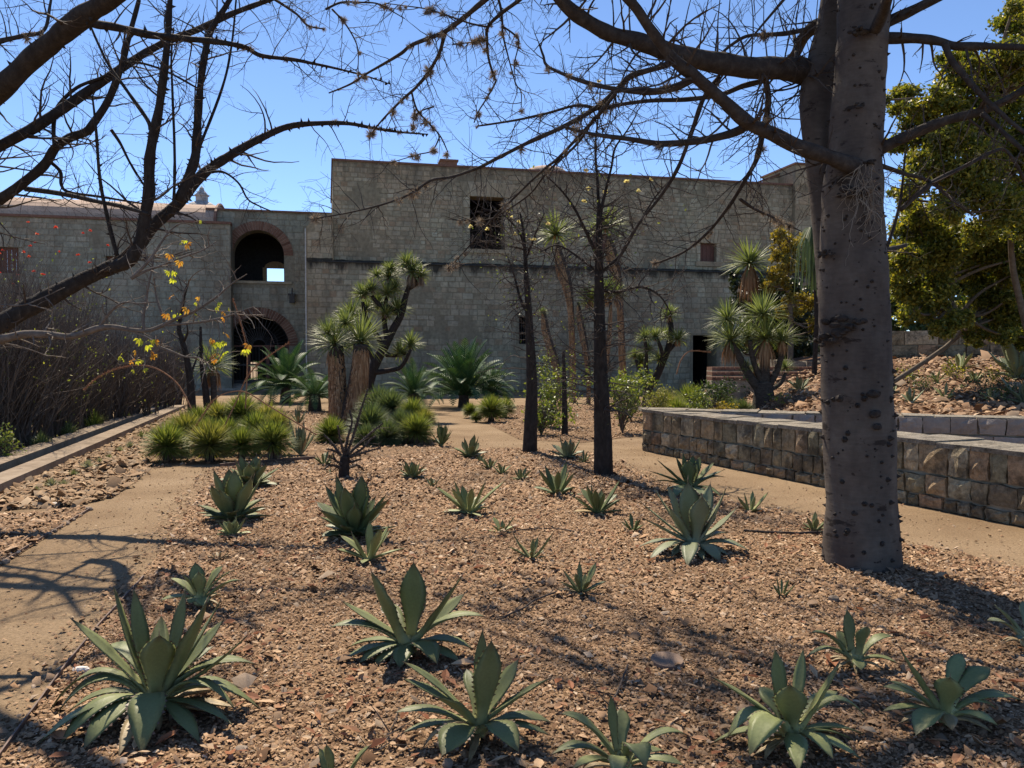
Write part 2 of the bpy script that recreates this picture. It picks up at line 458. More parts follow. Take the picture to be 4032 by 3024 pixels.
MAIN = [G('BL', *q) for q in ((0, 1625), (390, 1100), (610, 850), (730, 690), (820, 540), (900, 430), (945, 366), (1150, 345), (1360, 330), (1640, 318), (1800, 300), (1985, 290), (2212, 280))]
MAIN += [G('BR', *q) for q in ((330, 300), (450, 345), (600, 420), (900, 500), (1100, 545), (1350, 590), (1670, 690), (1900, 735), (2212, 815), (2400, 900))]
MAIN += [Vector((3.9, 2.0, 0)), Vector((3.0, 0.6, 0)), Vector((-1.2, 0.6, 0)), Vector((-2.2, 2.4, 0))]
sheet('gravel_bed', M['earth'], MAIN, .006)
BED2 = [G('BL', *q) for q in ((665, 366), (760, 352), (1000, 345), (1340, 325), (1640, 310), (1960, 278), (1880, 200), (1830, 130), (1400, 118), (960, 112), (800, 112), (640, 300))]
sheet('gravel_bed', M['earth'], BED2, .006)
CHIP = [G('BL', *q) for q in ((-420, 690), (0, 482), (400, 298), (790, 112), (800, 125), (640, 320), (655, 366), (590, 420), (490, 490), (330, 530), (0, 548), (-300, 620))]
sheet('stone_chip_bed', M['earth'], CHIP, .005)
BED3 = [G('BR', *q) for q in ((30, 240), (300, 255), (560, 225), (562, 190), (700, 110), (400, 90), (0, 95), (-180, 120), (-90, 180))]
sheet('gravel_bed', M['earth'], BED3, .006)
SIDE = [G('BL', *q) for q in ((-300, 900), (10, 785), (200, 665), (390, 545), (380, 535), (150, 560), (0, 566), (-300, 640))]
sheet('gravel_bed', M['earth'], SIDE, .006)

def inpoly(px_, py_, poly):
    inside = np.zeros(len(px_), bool)
    n = len(poly)
    j = n - 1
    for i in range(n):
        xi, yi, xj, yj = poly[i].x, poly[i].y, poly[j].x, poly[j].y
        c = ((yi > py_) != (yj > py_)) & (px_ < (xj - xi) * (py_ - yi) / (yj - yi + 1e-12) + xi)
        inside ^= c
        j = i
    return inside

def pebbles(name, mat, xy, size, flatz=.6, parent=None, z0=.0, seed=1, kind='stuff', hf=None):
    """angular pebbles: distorted octahedra, one joined mesh"""
    rg = np.random.default_rng(seed)
    n = len(xy)
    base = np.array([[1, 0, 0], [0, 1, 0], [-1, 0, 0], [0, -1, 0], [0, 0, 1]], float)
    base = np.repeat(base[None], n, 0) * rg.uniform(.6, 1.25, (n, 5, 3))
    base[:, :, :] += rg.uniform(-.3, .3, (n, 5, 3))
    sx = size[:, None] * rg.uniform(.75, 1.3, (n, 3)); sx[:, 2] = size * rg.uniform(flatz * .6, flatz * 1.4, n)
    base *= sx[:, None, :]
    tilt = rg.normal(0, .38, (n, 2))
    base[:, :, 2] += base[:, :, 0] * tilt[:, :1] + base[:, :, 1] * tilt[:, 1:]
    th = rg.uniform(0, 2 * np.pi, n); c, s = np.cos(th)[:, None], np.sin(th)[:, None]
    x = base[:, :, 0] * c - base[:, :, 1] * s; y = base[:, :, 0] * s + base[:, :, 1] * c
    zz = base[:, :, 2] + size[:, None] * .3 * rg.uniform(.3, 2.6, (n, 1)) + z0
    if hf is not None: zz += hf[:, None]
    V = np.stack([x + xy[:, :1], y + xy[:, 1:2], zz], 2).reshape(-1, 3)
    tri = np.array([[0, 1, 4], [1, 2, 4], [2, 3, 4], [3, 0, 4]])      # the underside is never seen
    F = (tri[None] + (np.arange(n) * 5)[:, None, None]).reshape(-1, 3)
    me = bpy.data.meshes.new(name)
    me.vertices.add(len(V)); me.vertices.foreach_set('co', V.ravel())
    me.loops.add(F.size); me.loops.foreach_set('vertex_index', F.ravel().astype(np.int32))
    me.polygons.add(len(F)); me.polygons.foreach_set('loop_start', np.arange(0, F.size, 3, dtype=np.int32))
    me.update(calc_edges=True)
    me.materials.append(mat)
    o = new_obj(name, me, parent)
    return tag(o, kind=kind)

def scatter(poly, n, seed, ymin=None, ymax=None, power=0.0):
    rg = np.random.default_rng(seed)
    xs = [p.x for p in poly]; ys = [p.y for p in poly]
    y0 = min(ys) if ymin is None else ymin; y1 = max(ys) if ymax is None else ymax
    got = []
    tot = 0
    while tot < n:
        X = rg.uniform(min(xs), max(xs), n * 2); Y = rg.uniform(y0, y1, n * 2)
        ok = inpoly(X, Y, poly) & (np.abs(X) < Y * .70 + .3)
        got.append(np.stack([X[ok], Y[ok]], 1)); tot += ok.sum()
    return np.concatenate(got)[:n]

rg0 = np.random.default_rng(5)
def lognorm(n, m, s, rg=rg0): return m * np.exp(rg.normal(0, s, n))
near = scatter(MAIN, 62000, 2, 2.6, 5.2)
mid = scatter(MAIN, 48000, 3, 5.2, 8.5)
far = scatter(MAIN, 30000, 4, 8.5, 20)
xy = np.concatenate([near, mid, far])
sz = np.concatenate([lognorm(62000, .0072, .36), lognorm(48000, .0102, .34), lognorm(30000, .016, .32)])
g1 = pebbles('gravel', M['gravel'], xy, sz, .62, seed=7, z0=.008)
tag(g1, 'loose pinkish brown gravel covering the agave bed', 'gravel')
# larger stones sprinkled in the gravel
p_ = scatter(MAIN, 900, 8, 2.6, 14)
g2 = pebbles('coarse_gravel', M['gravel'], p_, lognorm(900, .024, .3), .5, seed=9, z0=.008)
tag(g2, 'coarser stones sprinkled over the gravel bed', 'gravel')
g3 = pebbles('gravel', M['gravel'], np.concatenate([scatter(BED2, 9000, 12), scatter(BED3, 7000, 13)]), lognorm(16000, .022, .3), .6, seed=10, z0=.006)
tag(g3, 'gravel of the farther planting beds around the spiky clumps', 'gravel')
g4 = pebbles('stone_chips', M['chips'], scatter(CHIP, 17000, 14), lognorm(17000, .023, .45), .4, seed=15, z0=.006)
tag(g4, 'pale flat stone chips between channel and sandy path', 'stone chips')
g5 = pebbles('gravel', M['gravel'], scatter(SIDE, 3500, 16), lognorm(3500, .014, .4), .5, seed=17, z0=.006)
tag(g5, 'thin gravel on the small bed left of the path', 'gravel')
# gravel spilling over the edge of the bed onto the paths
rge = np.random.default_rng(41); E = []
for a_, b_ in zip(MAIN[:23], MAIN[1:24]):
    n_ = int((b_ - a_).length * 420); f_ = rge.uniform(0, 1, n_)
    E.append(np.stack([a_.x + (b_.x - a_.x) * f_ + rge.normal(0, .13, n_), a_.y + (b_.y - a_.y) * f_ + rge.normal(0, .13, n_)], 1))
E = np.concatenate(E)
g8 = pebbles('spilled_gravel', M['gravel'], E, lognorm(len(E), .0085, .45), .55, seed=42, z0=.003)
tag(g8, 'gravel spilled over the bed edge onto the sandy paths', 'gravel')
# few grains strewn on the sandy paths
PATH = [Vector((-7, 3, 0)), Vector((6.5, 3, 0)), Vector((6.5, 16, 0)), Vector((-7, 16, 0))]
pp = scatter(PATH, 26000, 18)
keep = ~(inpoly(pp[:, 0], pp[:, 1], MAIN) | inpoly(pp[:, 0], pp[:, 1], CHIP) | inpoly(pp[:, 0], pp[:, 1], BED2))
pp = pp[keep]
g6 = pebbles('path_grit', M['gravel'], pp, lognorm(len(pp), .0055, .5), .5, seed=19)
tag(g6, 'fine grit strewn over the sandy paths', 'grit')

def dry_leaves(name, mat, xy, size, seed, z0=.02, parent=None):
    rg = random.Random(seed)
    mb = MB()
    for (x, y), s in zip(xy, size):
        dry_leaf(mb, Vector((x, y, z0 + rg.uniform(0, .012))), s, rg)
    return mb.build(name, mat, parent)
def dry_leaf(mb, c, s, rg):
    th = rg.uniform(0, 6.283); d = Vector((math.cos(th), math.sin(th), rg.uniform(-.25, .35))); q = Vector((-math.sin(th), math.cos(th), rg.uniform(-.3, .3)))
    w = s * rg.uniform(.28, .5); up = Vector((0, 0, 1)) * s * rg.uniform(.1, .35)
    k0 = len(mb.v)
    mb.v.extend([tuple(c - d * s), tuple(c - d * s * .3 + q * w + up), tuple(c - d * s * .3), tuple(c - d * s * .3 - q * w + up), tuple(c + d * s * .4 + q * w * .9 + up * 1.2), tuple(c + d * s * .4 + up * .3), tuple(c + d * s * .4 - q * w * .9 + up * .8), tuple(c + d * s + up)])
    for f in ((0, 2, 1), (0, 3, 2), (1, 2, 5, 4), (2, 3, 6, 5), (4, 5, 7), (5, 6, 7)):
        mb.f.append(tuple(k0 + i for i in f)); mb.m.append(0)
ll = scatter(MAIN, 4200, 21, 2.6, 9)
dn = np.array([noise.noise(Vector((x * .7, y * .7, 3))) for x, y in ll])
ll = ll[dn > -.12]
o = dry_leaves('leaf_litter', M['litter'], ll, lognorm(len(ll), .019, .42), 22)
tag(o, 'small dry brown leaf litter lying on the gravel', 'leaf litter', kind='stuff')

# metal edging strips and edge stones
def edging(label, pts, h=.03, r=.004):
    t = thing('metal_edging', label, 'edging', pts[0])
    mb = MB()
    q = ups([(p, 0) for p in pts], 6)
    for i in range(len(q) - 1):
        a, b = q[i][0], q[i + 1][0]; s = (b - a).cross(Vector((0, 0, 1))).normalized() * r
        A = [a - s, b - s, b + s, a + s]; za = h + .008 * noise.noise(a * 2.0); zb = h + .008 * noise.noise(b * 2.0); zz = [za, zb, zb, za]
        lo = [(p.x, p.y, -.02) for p in A]; hi = [(p.x, p.y, z) for p, z in zip(A, zz)]
        mb.face(hi); mb.face([lo[0], lo[1], hi[1], hi[0]]); mb.face([lo[2], lo[3], hi[3], hi[2]])
    mb.build('strip', M['rusty_steel'], t)
edging('thin rusty metal edging between gravel bed and left sandy path', [G('BL', *q) for q in ((-40, 1680), (0, 1622), (180, 1370), (390, 1100), (510, 965), (620, 845))])
edging('short rusty edging strip with stones left of the sandy path', [G('BL', *q) for q in ((10, 780), (130, 705), (250, 630), (390, 545))])
edging('dark edging strip crossing in front of the spiky clumps', [G('BL', *q) for q in ((950, 362), (1150, 343), (1360, 328))], .06, .012)

def rock_mesh(mb, c, r, rg, sq=(1, 1, .65), sub=2):
    """faceted rock from a displaced icosphere"""
    import bmesh
    bm = bmesh.new(); bmesh.ops.create_icosphere(bm, subdivisions=sub, radius=1.0)
    off = Vector((rg.uniform(0, 50), rg.uniform(0, 50), rg.uniform(0, 50))); th = rg.uniform(0, 6.28)
    k0 = len(mb.v)
    for v in bm.verts:
        p = v.co.copy(); p *= 1 + .28 * noise.noise(p * 1.3 + off) + .12 * noise.noise(p * 3.1 + off)
        x, y, z = p.x * sq[0], p.y * sq[1], p.z * sq[2]
        mb.v.append((c[0] + r * (x * math.cos(th) - y * math.sin(th)), c[1] + r * (x * math.sin(th) + y * math.cos(th)), c[2] + r * z))
    for f in bm.faces:
        mb.f.append(tuple(k0 + v.index for v in f.verts)); mb.m.append(0)
    bm.free()
def rock(label, tile, x, y, wpx, mat='rock', sq=(1, .8, .6), group=None, name='rock'):
    g = G(tile, x, y); r = msize(tile, wpx, g.y) / 2
    t = thing(name, label, 'rock', g, group)
    mb = MB(); rock_mesh(mb, (g.x, g.y, r * sq[2] * .55), r, R, sq); mb.build('stone', M[mat], t)
rock('white angular rock beside the left metal edging', 'BL', 352, 1245, 88, 'white_rock', (1, .55, .38))
rock('brown broken rock at the bottom left near the large agave', 'BL', 1040, 1590, 62, 'rock')
rock('squarish tan rock at the bottom edge below the wide agave', 'BL', 1935, 1655, 62, 'rock', (1, .8, .8))
rock('grey brown rock lying right of the tiny upright agave', 'BR', 1390, 940, 52, 'rock', (1, .8, .7))
rock('low dark rock in the gravel below the small open agave', 'BR', 660, 995, 55, 'rock', (1, .7, .3))
rock('pale rock by the lower end of the stone chips, larger of two', 'BL', 168, 530, 55, 'white_rock', (1, .6, .45))
rock('pale rock by the lower end of the stone chips, smaller of two', 'BL', 240, 526, 44, 'white_rock', (1, .6, .45))
rock('cream rock at the left picture edge below the chips', 'BL', 25, 536, 52, 'chips', (1, .6, .45))
rock('brown rock in the path bed beyond the aloe', 'D1', 1240, 1400, 42, 'rock', (1, .7, .7))
for i, (x, y, w) in enumerate(((22, 775, 44), (205, 655, 30), (235, 640, 34), (262, 622, 26), (290, 608, 30), (318, 590, 24), (345, 572, 30), (385, 546, 36))):
    rock('edge stone %s along the short edging left of the path' % ['nearest the viewer', 'second from the near end', 'third from the near end', 'fourth from the near end', 'fifth from the near end', 'sixth from the near end', 'second from the far end', 'at the far end'][i], 'BL', x, y, w, 'rock', (1, .7, .6), 'stones along the short edging')
# flat round cover plate in the gravel
g = G('BR', 670, 1215); t = thing('round_cover', 'flat round grey disc lying in the gravel', 'cover plate', g)
mb = MB(); n_ = 40; rad = msize('BR', 70, g.y)
tp = [(g.x + rad * math.cos(6.2832 * i / n_), g.y + rad * .95 * math.sin(6.2832 * i / n_), .034 + .010 * math.sin(6.2832 * i / n_)) for i in range(n_)]
rim = [(g.x + rad * 1.012 * math.cos(6.2832 * i / n_), g.y + rad * .96 * math.sin(6.2832 * i / n_), .029 + .010 * math.sin(6.2832 * i / n_)) for i in range(n_)]
bt = [(p[0], p[1], .0) for p in rim]
mb.face(tp)
for i in range(n_):
    j = (i + 1) % n_
    mb.face([rim[i], rim[j], tp[j], tp[i]]); mb.face([bt[i], bt[j], rim[j], rim[i]])
mb.build('disc', M['grey_metal'], t)
mb = MB(); mb.tube([Vector((g.x - .015, g.y + .02, .03)), Vector((g.x - .015, g.y + .02, .037))], .006, 8); mb.build('bolt', M['dark_iron'], t)

# ------------------------------------------------------------------ concrete channel
A0 = G('BL', 0, 480); A1 = G('BL', 790, 112)
dr = (A1 - A0).normalized(); A0 = A0 - dr * 5.0; A1 = A1 + dr * .6
sd = Vector((-dr.y, dr.x, 0))
if sd.x > 0: sd = -sd
ch = thing('irrigation_channel', 'long concrete irrigation channel with two kerbs on the left', 'channel', A0)
def slab(name, mat, a, b, z0, z1, seg, ang=0.0):
    L = (A1 - A0).length
    step = L / seg
    for i in range(seg):
        s0, s1 = i * step + .006, (i + 1) * step - .006
        mb = MB(); c = []
        for z in (z0, z1):
            for (s, w) in ((s0, a), (s1, a), (s1, b), (s0, b)):
                p = A0 + dr * s + sd * w; c.append((p.x, p.y, z + (.006 * noise.noise(p * 1.7) if z > 0 else 0)))
        mb.v = c
        mb.f = [(4, 5, 6, 7), (0, 1, 5, 4), (1, 2, 6, 5), (2, 3, 7, 6), (3, 0, 4, 7)]; mb.m = [0] * 5
        mb.build(name, mat, ch)
slab('kerb', M['concrete'], 0, .34, -.05, .13, 9)
slab('kerb', M['concrete'], .52, .86, -.05, .17, 9)
slab('channel_bed', M['water'], .34, .52, -.06, .03, 1)

# ------------------------------------------------------------------ garden wall with a sharp corner (sunken court)
W0 = Vector((2.30, 14.07, 0)); W1 = Vector((5.62, 5.72, 0)); W2 = Vector((12.2, 10.05, 0))
WH = .73
def stone_face(parent, origin, du, outn, L, rows, wr, mat, rng, gap=.012, depth=.10, name='stone_block', proud=.02):
    """courses of single stones on a wall face, front surface 3x3 pillow"""
    z = .0
    for (h, jit) in rows:
        s = 0.0
        while s < L - .02:
            w = min(rng.uniform(*wr) * (.75 + h * 1.0), L - s)
            if L - s - w < .08: w = L - s
            hh = h - gap; zz = z + gap * .5 + rng.uniform(-jit, jit) * .5
            s0, s1 = s + gap * .5, s + w - gap * .5
            pr = proud * rng.uniform(.2, 1.5)
            mb = MB(); n = 3
            off = Vector((rng.uniform(0, 90), rng.uniform(0, 90), 0))
            grid = []
            for j in range(n + 1):
                for i in range(n + 1):
                    fu, fz = i / n, j / n
                    edge = i in (0, n) or j in (0, n)
                    uu = s0 + (s1 - s0) * fu; zc = zz + (hh + rng.uniform(-jit, jit) * .3) * fz
                    if edge:
                        uu += rng.uniform(-.013, .013); zc += rng.uniform(-.012, .012) if j < n else -rng.uniform(0, .016)
                    d = (-.012 if edge else pr * .6 + .045 * noise.noise(off + Vector((uu * 9, zc * 9, 0)))) + pr
                    p = origin + du * uu + outn * d; grid.append((p.x, p.y, zc))
            mb.v = grid[:]
            for j in range(n):
                for i in range(n):
                    a = j * (n + 1) + i
                    mb.f.append((a, a + 1, a + n + 2, a + n + 1)); mb.m.append(0)
            # skirt back into the wall
            ring = [i for i in range(n + 1)] + [(j) * (n + 1) + n for j in range(1, n + 1)] + [n * (n + 1) + i for i in reversed(range(n))] + [j * (n + 1) for j in reversed(range(1, n))]
            k0 = len(mb.v)
            for a in ring:
                q = Vector(mb.v[a]) - outn * depth; mb.v.append(tuple(q))
            for i in range(len(ring)):
                j = (i + 1) % len(ring)
                mb.f.append((ring[i], k0 + i, k0 + j, ring[j])); mb.m.append(0)
            mb.build(name, mat, parent, smooth=False)
            s += w
        z += h
rw = random.Random(4)
gw = thing('garden_wall', 'low garden wall of rough dark stones running past the thorny trunk', 'wall', W0)
d1 = (W1 - W0).normalized(); L1 = (W1 - W0).length
n1 = Vector((-d1.y, d1.x, 0));  n1 = n1 if n1.x < 0 else -n1      # outer side (towards the path)
th1 = .75
mb = MB()
in1 = -n1
c_ = [W0 + in1 * .05, W1 + in1 * .05, W1 + in1 * (th1 - .02), W0 + in1 * (th1 - .02) + d1 * .8]
for i in range(4):
    a, b = c_[i], c_[(i + 1) % 4]
    mb.face([(a.x, a.y, -.05), (b.x, b.y, -.05), (b.x, b.y, WH - .04), (a.x, a.y, WH - .04)])
mb.face([(p.x, p.y, WH - .04) for p in c_])
mb.build('mortar_core', flat('wall_mortar', (.30, .26, .20), .95, .1, .35, 6, .3), gw)
stone_face(gw, W0, d1, n1, L1, [(.15, .02), (.23, .02), (.345, .0)], (.15, .34), M['wallstone'], rw, .022, .10, proud=.016)
def coping(parent, o, du, inn, L, th, wr, mat, rng, skew=None, z=WH):
    s = 0.0
    while s < L - .02:
        w = min(rng.uniform(*wr), L - s)
        if L - s - w < .12: w = L - s
        mb = MB()
        a0, a1 = s + .009, s + w - .009
        zt = z + rng.uniform(-.012, .010)
        def q(u, f):
            uu = u + (skew(f) if skew and u < .06 else 0); p = o + du * uu + inn * (f * th); j_ = noise.noise(p * 3.7) * .03 if f in (0, 1) else 0; return p + inn * j_
        fr = [(q(a0, 0), q(a1, 0)), (q(a0, .33), q(a1, .33)), (q(a0, .66), q(a1, .66)), (q(a0, 1), q(a1, 1))]
        for i in range(3):
            (A, B), (C, D) = fr[i], fr[i + 1]
            rz_ = lambda q_: zt + .012 * noise.noise(q_ * 5.0); mb.face([(A.x, A.y, rz_(A)), (B.x, B.y, rz_(B)), (D.x, D.y, rz_(D)), (C.x, C.y, rz_(C))])
        (A, B), (C, D) = fr[0], fr[3]
        for (e, f) in ((A, B), (B, D), (D, C), (C, A)):
            mb.face([(e.x, e.y, zt - .05), (f.x, f.y, zt - .05), (f.x, f.y, zt + .012 * noise.noise(f * 5.0)), (e.x, e.y, zt + .012 * noise.noise(e * 5.0))])
        mb.build('coping_stone', mat, parent)
        s += w
coping(gw, W0 - n1 * (-.012), d1, in1, L1, th1, (.35, .7), M['coping'], rw, lambda f: f * .8)
bw = thing('court_wall', 'pale low block wall closing the sunken court behind the trunk', 'wall', W0)
d2 = (W2 - W0).normalized(); L2 = (W2 - W0).length
b2 = Vector((-d2.y, d2.x, 0)); b2 = b2 if b2.y > 0 else -b2
I0 = W0 + d2 * .95 - b2 * .02
mb = MB(); c_ = [W0 + b2 * .02, W2 + b2 * .05, W2 + b2 * .6, W0 + b2 * .6]
for i in range(4):
    a, b = c_[i], c_[(i + 1) % 4]
    mb.face([(a.x, a.y, -.05), (b.x, b.y, -.05), (b.x, b.y, WH - .05), (a.x, a.y, WH - .05)])
mb.face([(p.x, p.y, WH - .05) for p in c_])
mb.build('mortar_core', M['wall_mortar'], bw)
stone_face(bw, I0, d2, -b2, L2 - .95, [(.2, .01), (.26, .01), (.265, .0)], (.30, .46), M['paleblock'], rw, .02, .10)
coping(bw, W0 + d2 * .02 + b2 * .0, d2, b2, L2, .58, (.4, .8), M['coping'], rw, lambda f: -f * .25, WH + .004)
# end faces at the sharp corner
stone_face(gw, W0 + b2 * .6 + d1 * 0, (W0 - (W0 + b2 * .6)).normalized(), Vector((-1, -.1, 0)).normalized(), .58, [(.16, .02), (.23, .02), (.335, .0)], (.2, .3), M['wallstone'], rw, .016, .06)

# ------------------------------------------------------------------ embankment behind the court wall
def hill(x, y):
    t = min(1.0, max(0.0, (x - 4.5 - .13 * (y - 13)) / 1.8)); t = t * t * (3 - 2 * t)
    s = (Vector((x, y, 0)) - W0).dot(b2) - .55
    if s < 0: return -.3
    return t * (.55 + (.035 + .05 * min(1, max(0, (x - 7.5) / 4))) * min(s, 14)) + .05 * noise.noise(Vector((x * .9, y * .9, 0)))
mb = MB(); nx, ny = 66, 44
for j in range(ny + 1):
    for i in range(nx + 1):
        x = 3.0 + i * .5; y = 10.0 + j * .5
        mb.v.append((x, y, hill(x, y) - .02))
for j in range(ny):
    for i in range(nx):
        a = j * (nx + 1) + i
        if all(mb.v[q][2] > -.25 for q in (a, a + 1, a + nx + 2, a + nx + 1)):
            mb.f.append((a, a + 1, a + nx + 2, a + nx + 1)); mb.m.append(0)
tag(mb.build('embankment', M['soil'], smooth=True), kind='structure')
def Gh(t, x, y, lo=12.0, hi=32.0):
    d = ray(t, x, y); d = d / d.y
    Y = lo
    while Y < hi:
        p = Vector((0, 0, CAMH)) + d * Y
        if p.z <= hill(p.x, p.y): return p
        Y += .04
    return Vector((0, 0, CAMH)) + d * 22.0
rgs = np.random.default_rng(31)
X = rgs.uniform(5, 22, 26000); Y = rgs.uniform(11, 26, 26000)
hf = np.array([hill(a, b) for a, b in zip(X, Y)]); ok = (hf > .2) & (X < Y * .72)
g7 = pebbles('embankment_stones', M['gravel'], np.stack([X[ok], Y[ok]], 1), lognorm(int(ok.sum()), .035, .5), .45, seed=32, hf=hf[ok])
tag(g7, 'reddish stones and dry litter on the planted embankment', 'stones')

# ------------------------------------------------------------------ the old convent: local frame u (along), v (back), z (up)
BA = Vector((-8.9, 40.0, 0)); BRZ = math.atan2(.2256, .9745)
BU = Vector((math.cos(BRZ), math.sin(BRZ), 0)); BV = Vector((-math.sin(BRZ), math.cos(BRZ), 0))
def bl(t, x, y, v):
    d = ray(t, x, y); o = Vector((0, 0, CAMH)) - BA
    s = (v - o.dot(BV)) / d.dot(BV)
    p = o + d * s
    return p.dot(BU), p.z
def arch_half(op, z):
    """half width of an opening at height z, or None"""
    kind, uc, hw, z0, zs = op[:5]
    if z < z0: return None
    if kind == 'rect': return hw if z <= zs else None
    if z <= zs: return hw
    q = hw * hw - (z - zs) ** 2
    return math.sqrt(q) if q > 0 else None
def wall_open(mb, u0, u1, z0, z1, v0, v1, ops, mi=0):
    cuts = {u0, u1}
    for op in ops:
        kind, uc, hw = op[:3]
        if kind == 'rect': cuts |= {uc - hw, uc + hw}
        else: cuts |= {uc + hw * math.cos(math.pi * i / 22) for i in range(23)}
    cs = sorted(c for c in cuts if u0 <= c <= u1)
    def quad(a, b, c, d): mb.face([a, b, c, d], mi)
    for a, b in zip(cs[:-1], cs[1:]):
        if b - a < 1e-6: continue
        m = .5 * (a + b); iv = []
        for op in ops:
            kind, uc, hw, oz0, zs = op[:5]
            if abs(m - uc) < hw:
                if kind == 'rect': iv.append((oz0, zs, oz0, zs))
                else:
                    ta = zs + math.sqrt(max(0, hw * hw - (a - uc) ** 2)); tb = zs + math.sqrt(max(0, hw * hw - (b - uc) ** 2))
                    iv.append((oz0, ta, oz0, tb))
        iv.sort()
        la, lb = z0, z0
        for (oa, ta, ob, tb) in iv + [(z1, z1, z1, z1)]:
            if oa > la + 1e-6 or ob > lb + 1e-6:
                for v in (v0, v1): quad((a, v, la), (b, v, lb), (b, v, ob), (a, v, oa))
                if oa < z1 - 1e-6: quad((a, v0, oa), (b, v0, ob), (b, v1, ob), (a, v1, oa))
            if ta < z1 - 1e-6 or tb < z1 - 1e-6: quad((a, v0, ta), (b, v0, tb), (b, v1, tb), (a, v1, ta))
            la, lb = ta, tb
    for op in ops:
        kind, uc, hw, oz0, zs = op[:5]
        for s in (-1, 1): quad((uc + s * hw, v0, oz0), (uc + s * hw, v1, oz0), (uc + s * hw, v1, zs), (uc + s * hw, v0, zs))
    for u in (u0, u1): quad((u, v0, z0), (u, v1, z0), (u, v1, z1), (u, v0, z1))
    quad((u0, v0, z1), (u1, v0, z1), (u1, v1, z1), (u0, v1, z1))
def courses(u0, u1, z0, z1, rh, wr, ops, rng, margin=.02):
    out = []; z = z0
    while z < z1 - .06:
        h = min(rng.uniform(*rh), z1 - z)
        if z1 - z - h < .1: h = z1 - z
        zc = z + h / 2; bl_ = []
        for op in ops:
            hs = [arch_half(op, q) for q in (z + .01, zc, z + h - .01)]; hs = [q for q in hs if q]
            if hs:
                ex = op[5] if len(op) > 5 else 0.0
                bl_.append((op[1] - max(hs) - ex - margin, op[1] + max(hs) + ex + margin))
        bl_.sort(); segs = []; s = u0
        for a, b in bl_:
            if a > s: segs.append((s, a))
            s = max(s, b)
        if s < u1: segs.append((s, u1))
        for a, b in segs:
            x = a + 0.0
            first = True
            while x < b - .02:
                w = rng.uniform(*wr) * (rng.uniform(.35, 1) if first else 1); first = False
                w = min(w, b - x)
                if b - x - w < .1: w = b - x
                out.append((x, z, w, h)); x += w
        z += h
    return out
def block(mb, x, z, w, h, v, rng, gap=.007, pr=.011, dep=.02):
    j = lambda s: rng.uniform(-s, s)
    a0, a1, b0, b1 = x + gap + j(.012), x + w - gap + j(.012), z + gap + j(.012), z + h - gap + j(.012)
    p = pr * rng.uniform(.35, 1.3); bev = .022
    k0 = len(mb.v)
    mb.v += [(a0, v + dep, b0), (a1, v + dep, b0), (a1, v + dep, b1), (a0, v + dep, b1),
             (a0 + bev + j(.008), v - p, b0 + bev + j(.008)), (a1 - bev + j(.008), v - p + j(.006), b0 + bev + j(.008)), (a1 - bev + j(.008), v - p + j(.006), b1 - bev + j(.008)), (a0 + bev + j(.008), v - p, b1 - bev + j(.008))]
    for f in ((4, 5, 6, 7), (0, 1, 5, 4), (1, 2, 6, 5), (2, 3, 7, 6), (3, 0, 4, 7)):
        mb.f.append(tuple(k0 + i for i in f)); mb.m.append(0)
def lay(parent, lst, v, mat, rng, single, name='stone_block'):
    """the largest stones are parts of their own, the rest one joined part"""
    lst = [q for q in lst if noise.noise(Vector((q[0] * .33 + v * 7, q[1] * .5, 4.2))) + .5 * noise.noise(Vector((q[0] * 1.3, q[1] * 1.3, 1.7 + v))) < .42]
    lst = sorted(lst, key=lambda q: -q[2] * q[3])
    rest = MB()
    for i, (x, z, w, h) in enumerate(lst):
        if i < single:
            mb = MB(); block(mb, x, z, w, h, v, rng); new_obj(name, mb.mesh(name, mat), parent)
        else: block(rest, x, z, w, h, v, rng)
    if rest.f:
        o = new_obj('small_stone_blocks', rest.mesh('small_stone_blocks', mat), parent); o['kind'] = 'stuff'
def lpart(name, mb, mat, parent, smooth=False):
    return new_obj(name, mb.mesh(name, mat, None, smooth), parent)
def room(parent, u0, u1, z0, z1, v0, v1, mat, back=True, name='interior'):
    mb = MB()
    mb.face([(u0, v0, z0), (u0, v1, z0), (u0, v1, z1), (u0, v0, z1)]); mb.face([(u1, v0, z0), (u1, v1, z0), (u1, v1, z1), (u1, v0, z1)])
    mb.face([(u0, v0, z0), (u1, v0, z0), (u1, v1, z0), (u0, v1, z0)]); mb.face([(u0, v0, z1), (u1, v0, z1), (u1, v1, z1), (u0, v1, z1)])
    if back: mb.face([(u0, v1, z0), (u1, v1, z0), (u1, v1, z1), (u0, v1, z1)])
    return lpart(name, mb, mat, parent)
def shutter(parent, uc, hw, z0, z1, v):
    n = max(3, int(hw * 2 / .2))
    fm = MB()
    fm.box((uc - hw - .0, v - .02, z1 - .09), (uc + hw, v + .05, z1)); fm.box((uc - hw, v - .02, z0), (uc + hw, v + .05, z0 + .08))
    w = lpart('window_frame', fm, M['shutter_wood'], parent)
    for i in range(n):
        a = uc - hw + 2 * hw * i / n
        pm = MB(); pm.box((a + .008, v, z0 + .02), (a + 2 * hw / n - .008, v + .04, z1 - .02)); lpart('plank', pm, M['shutter_wood'], w)
def sill(parent, uc, hw, z, v, h=.26):
    mb = MB(); mb.box((uc - hw - .3, v - .10, z - h), (uc + hw + .3, v + .25, z)); lpart('sill', mb, M['stone'], parent)

rb = random.Random(21)
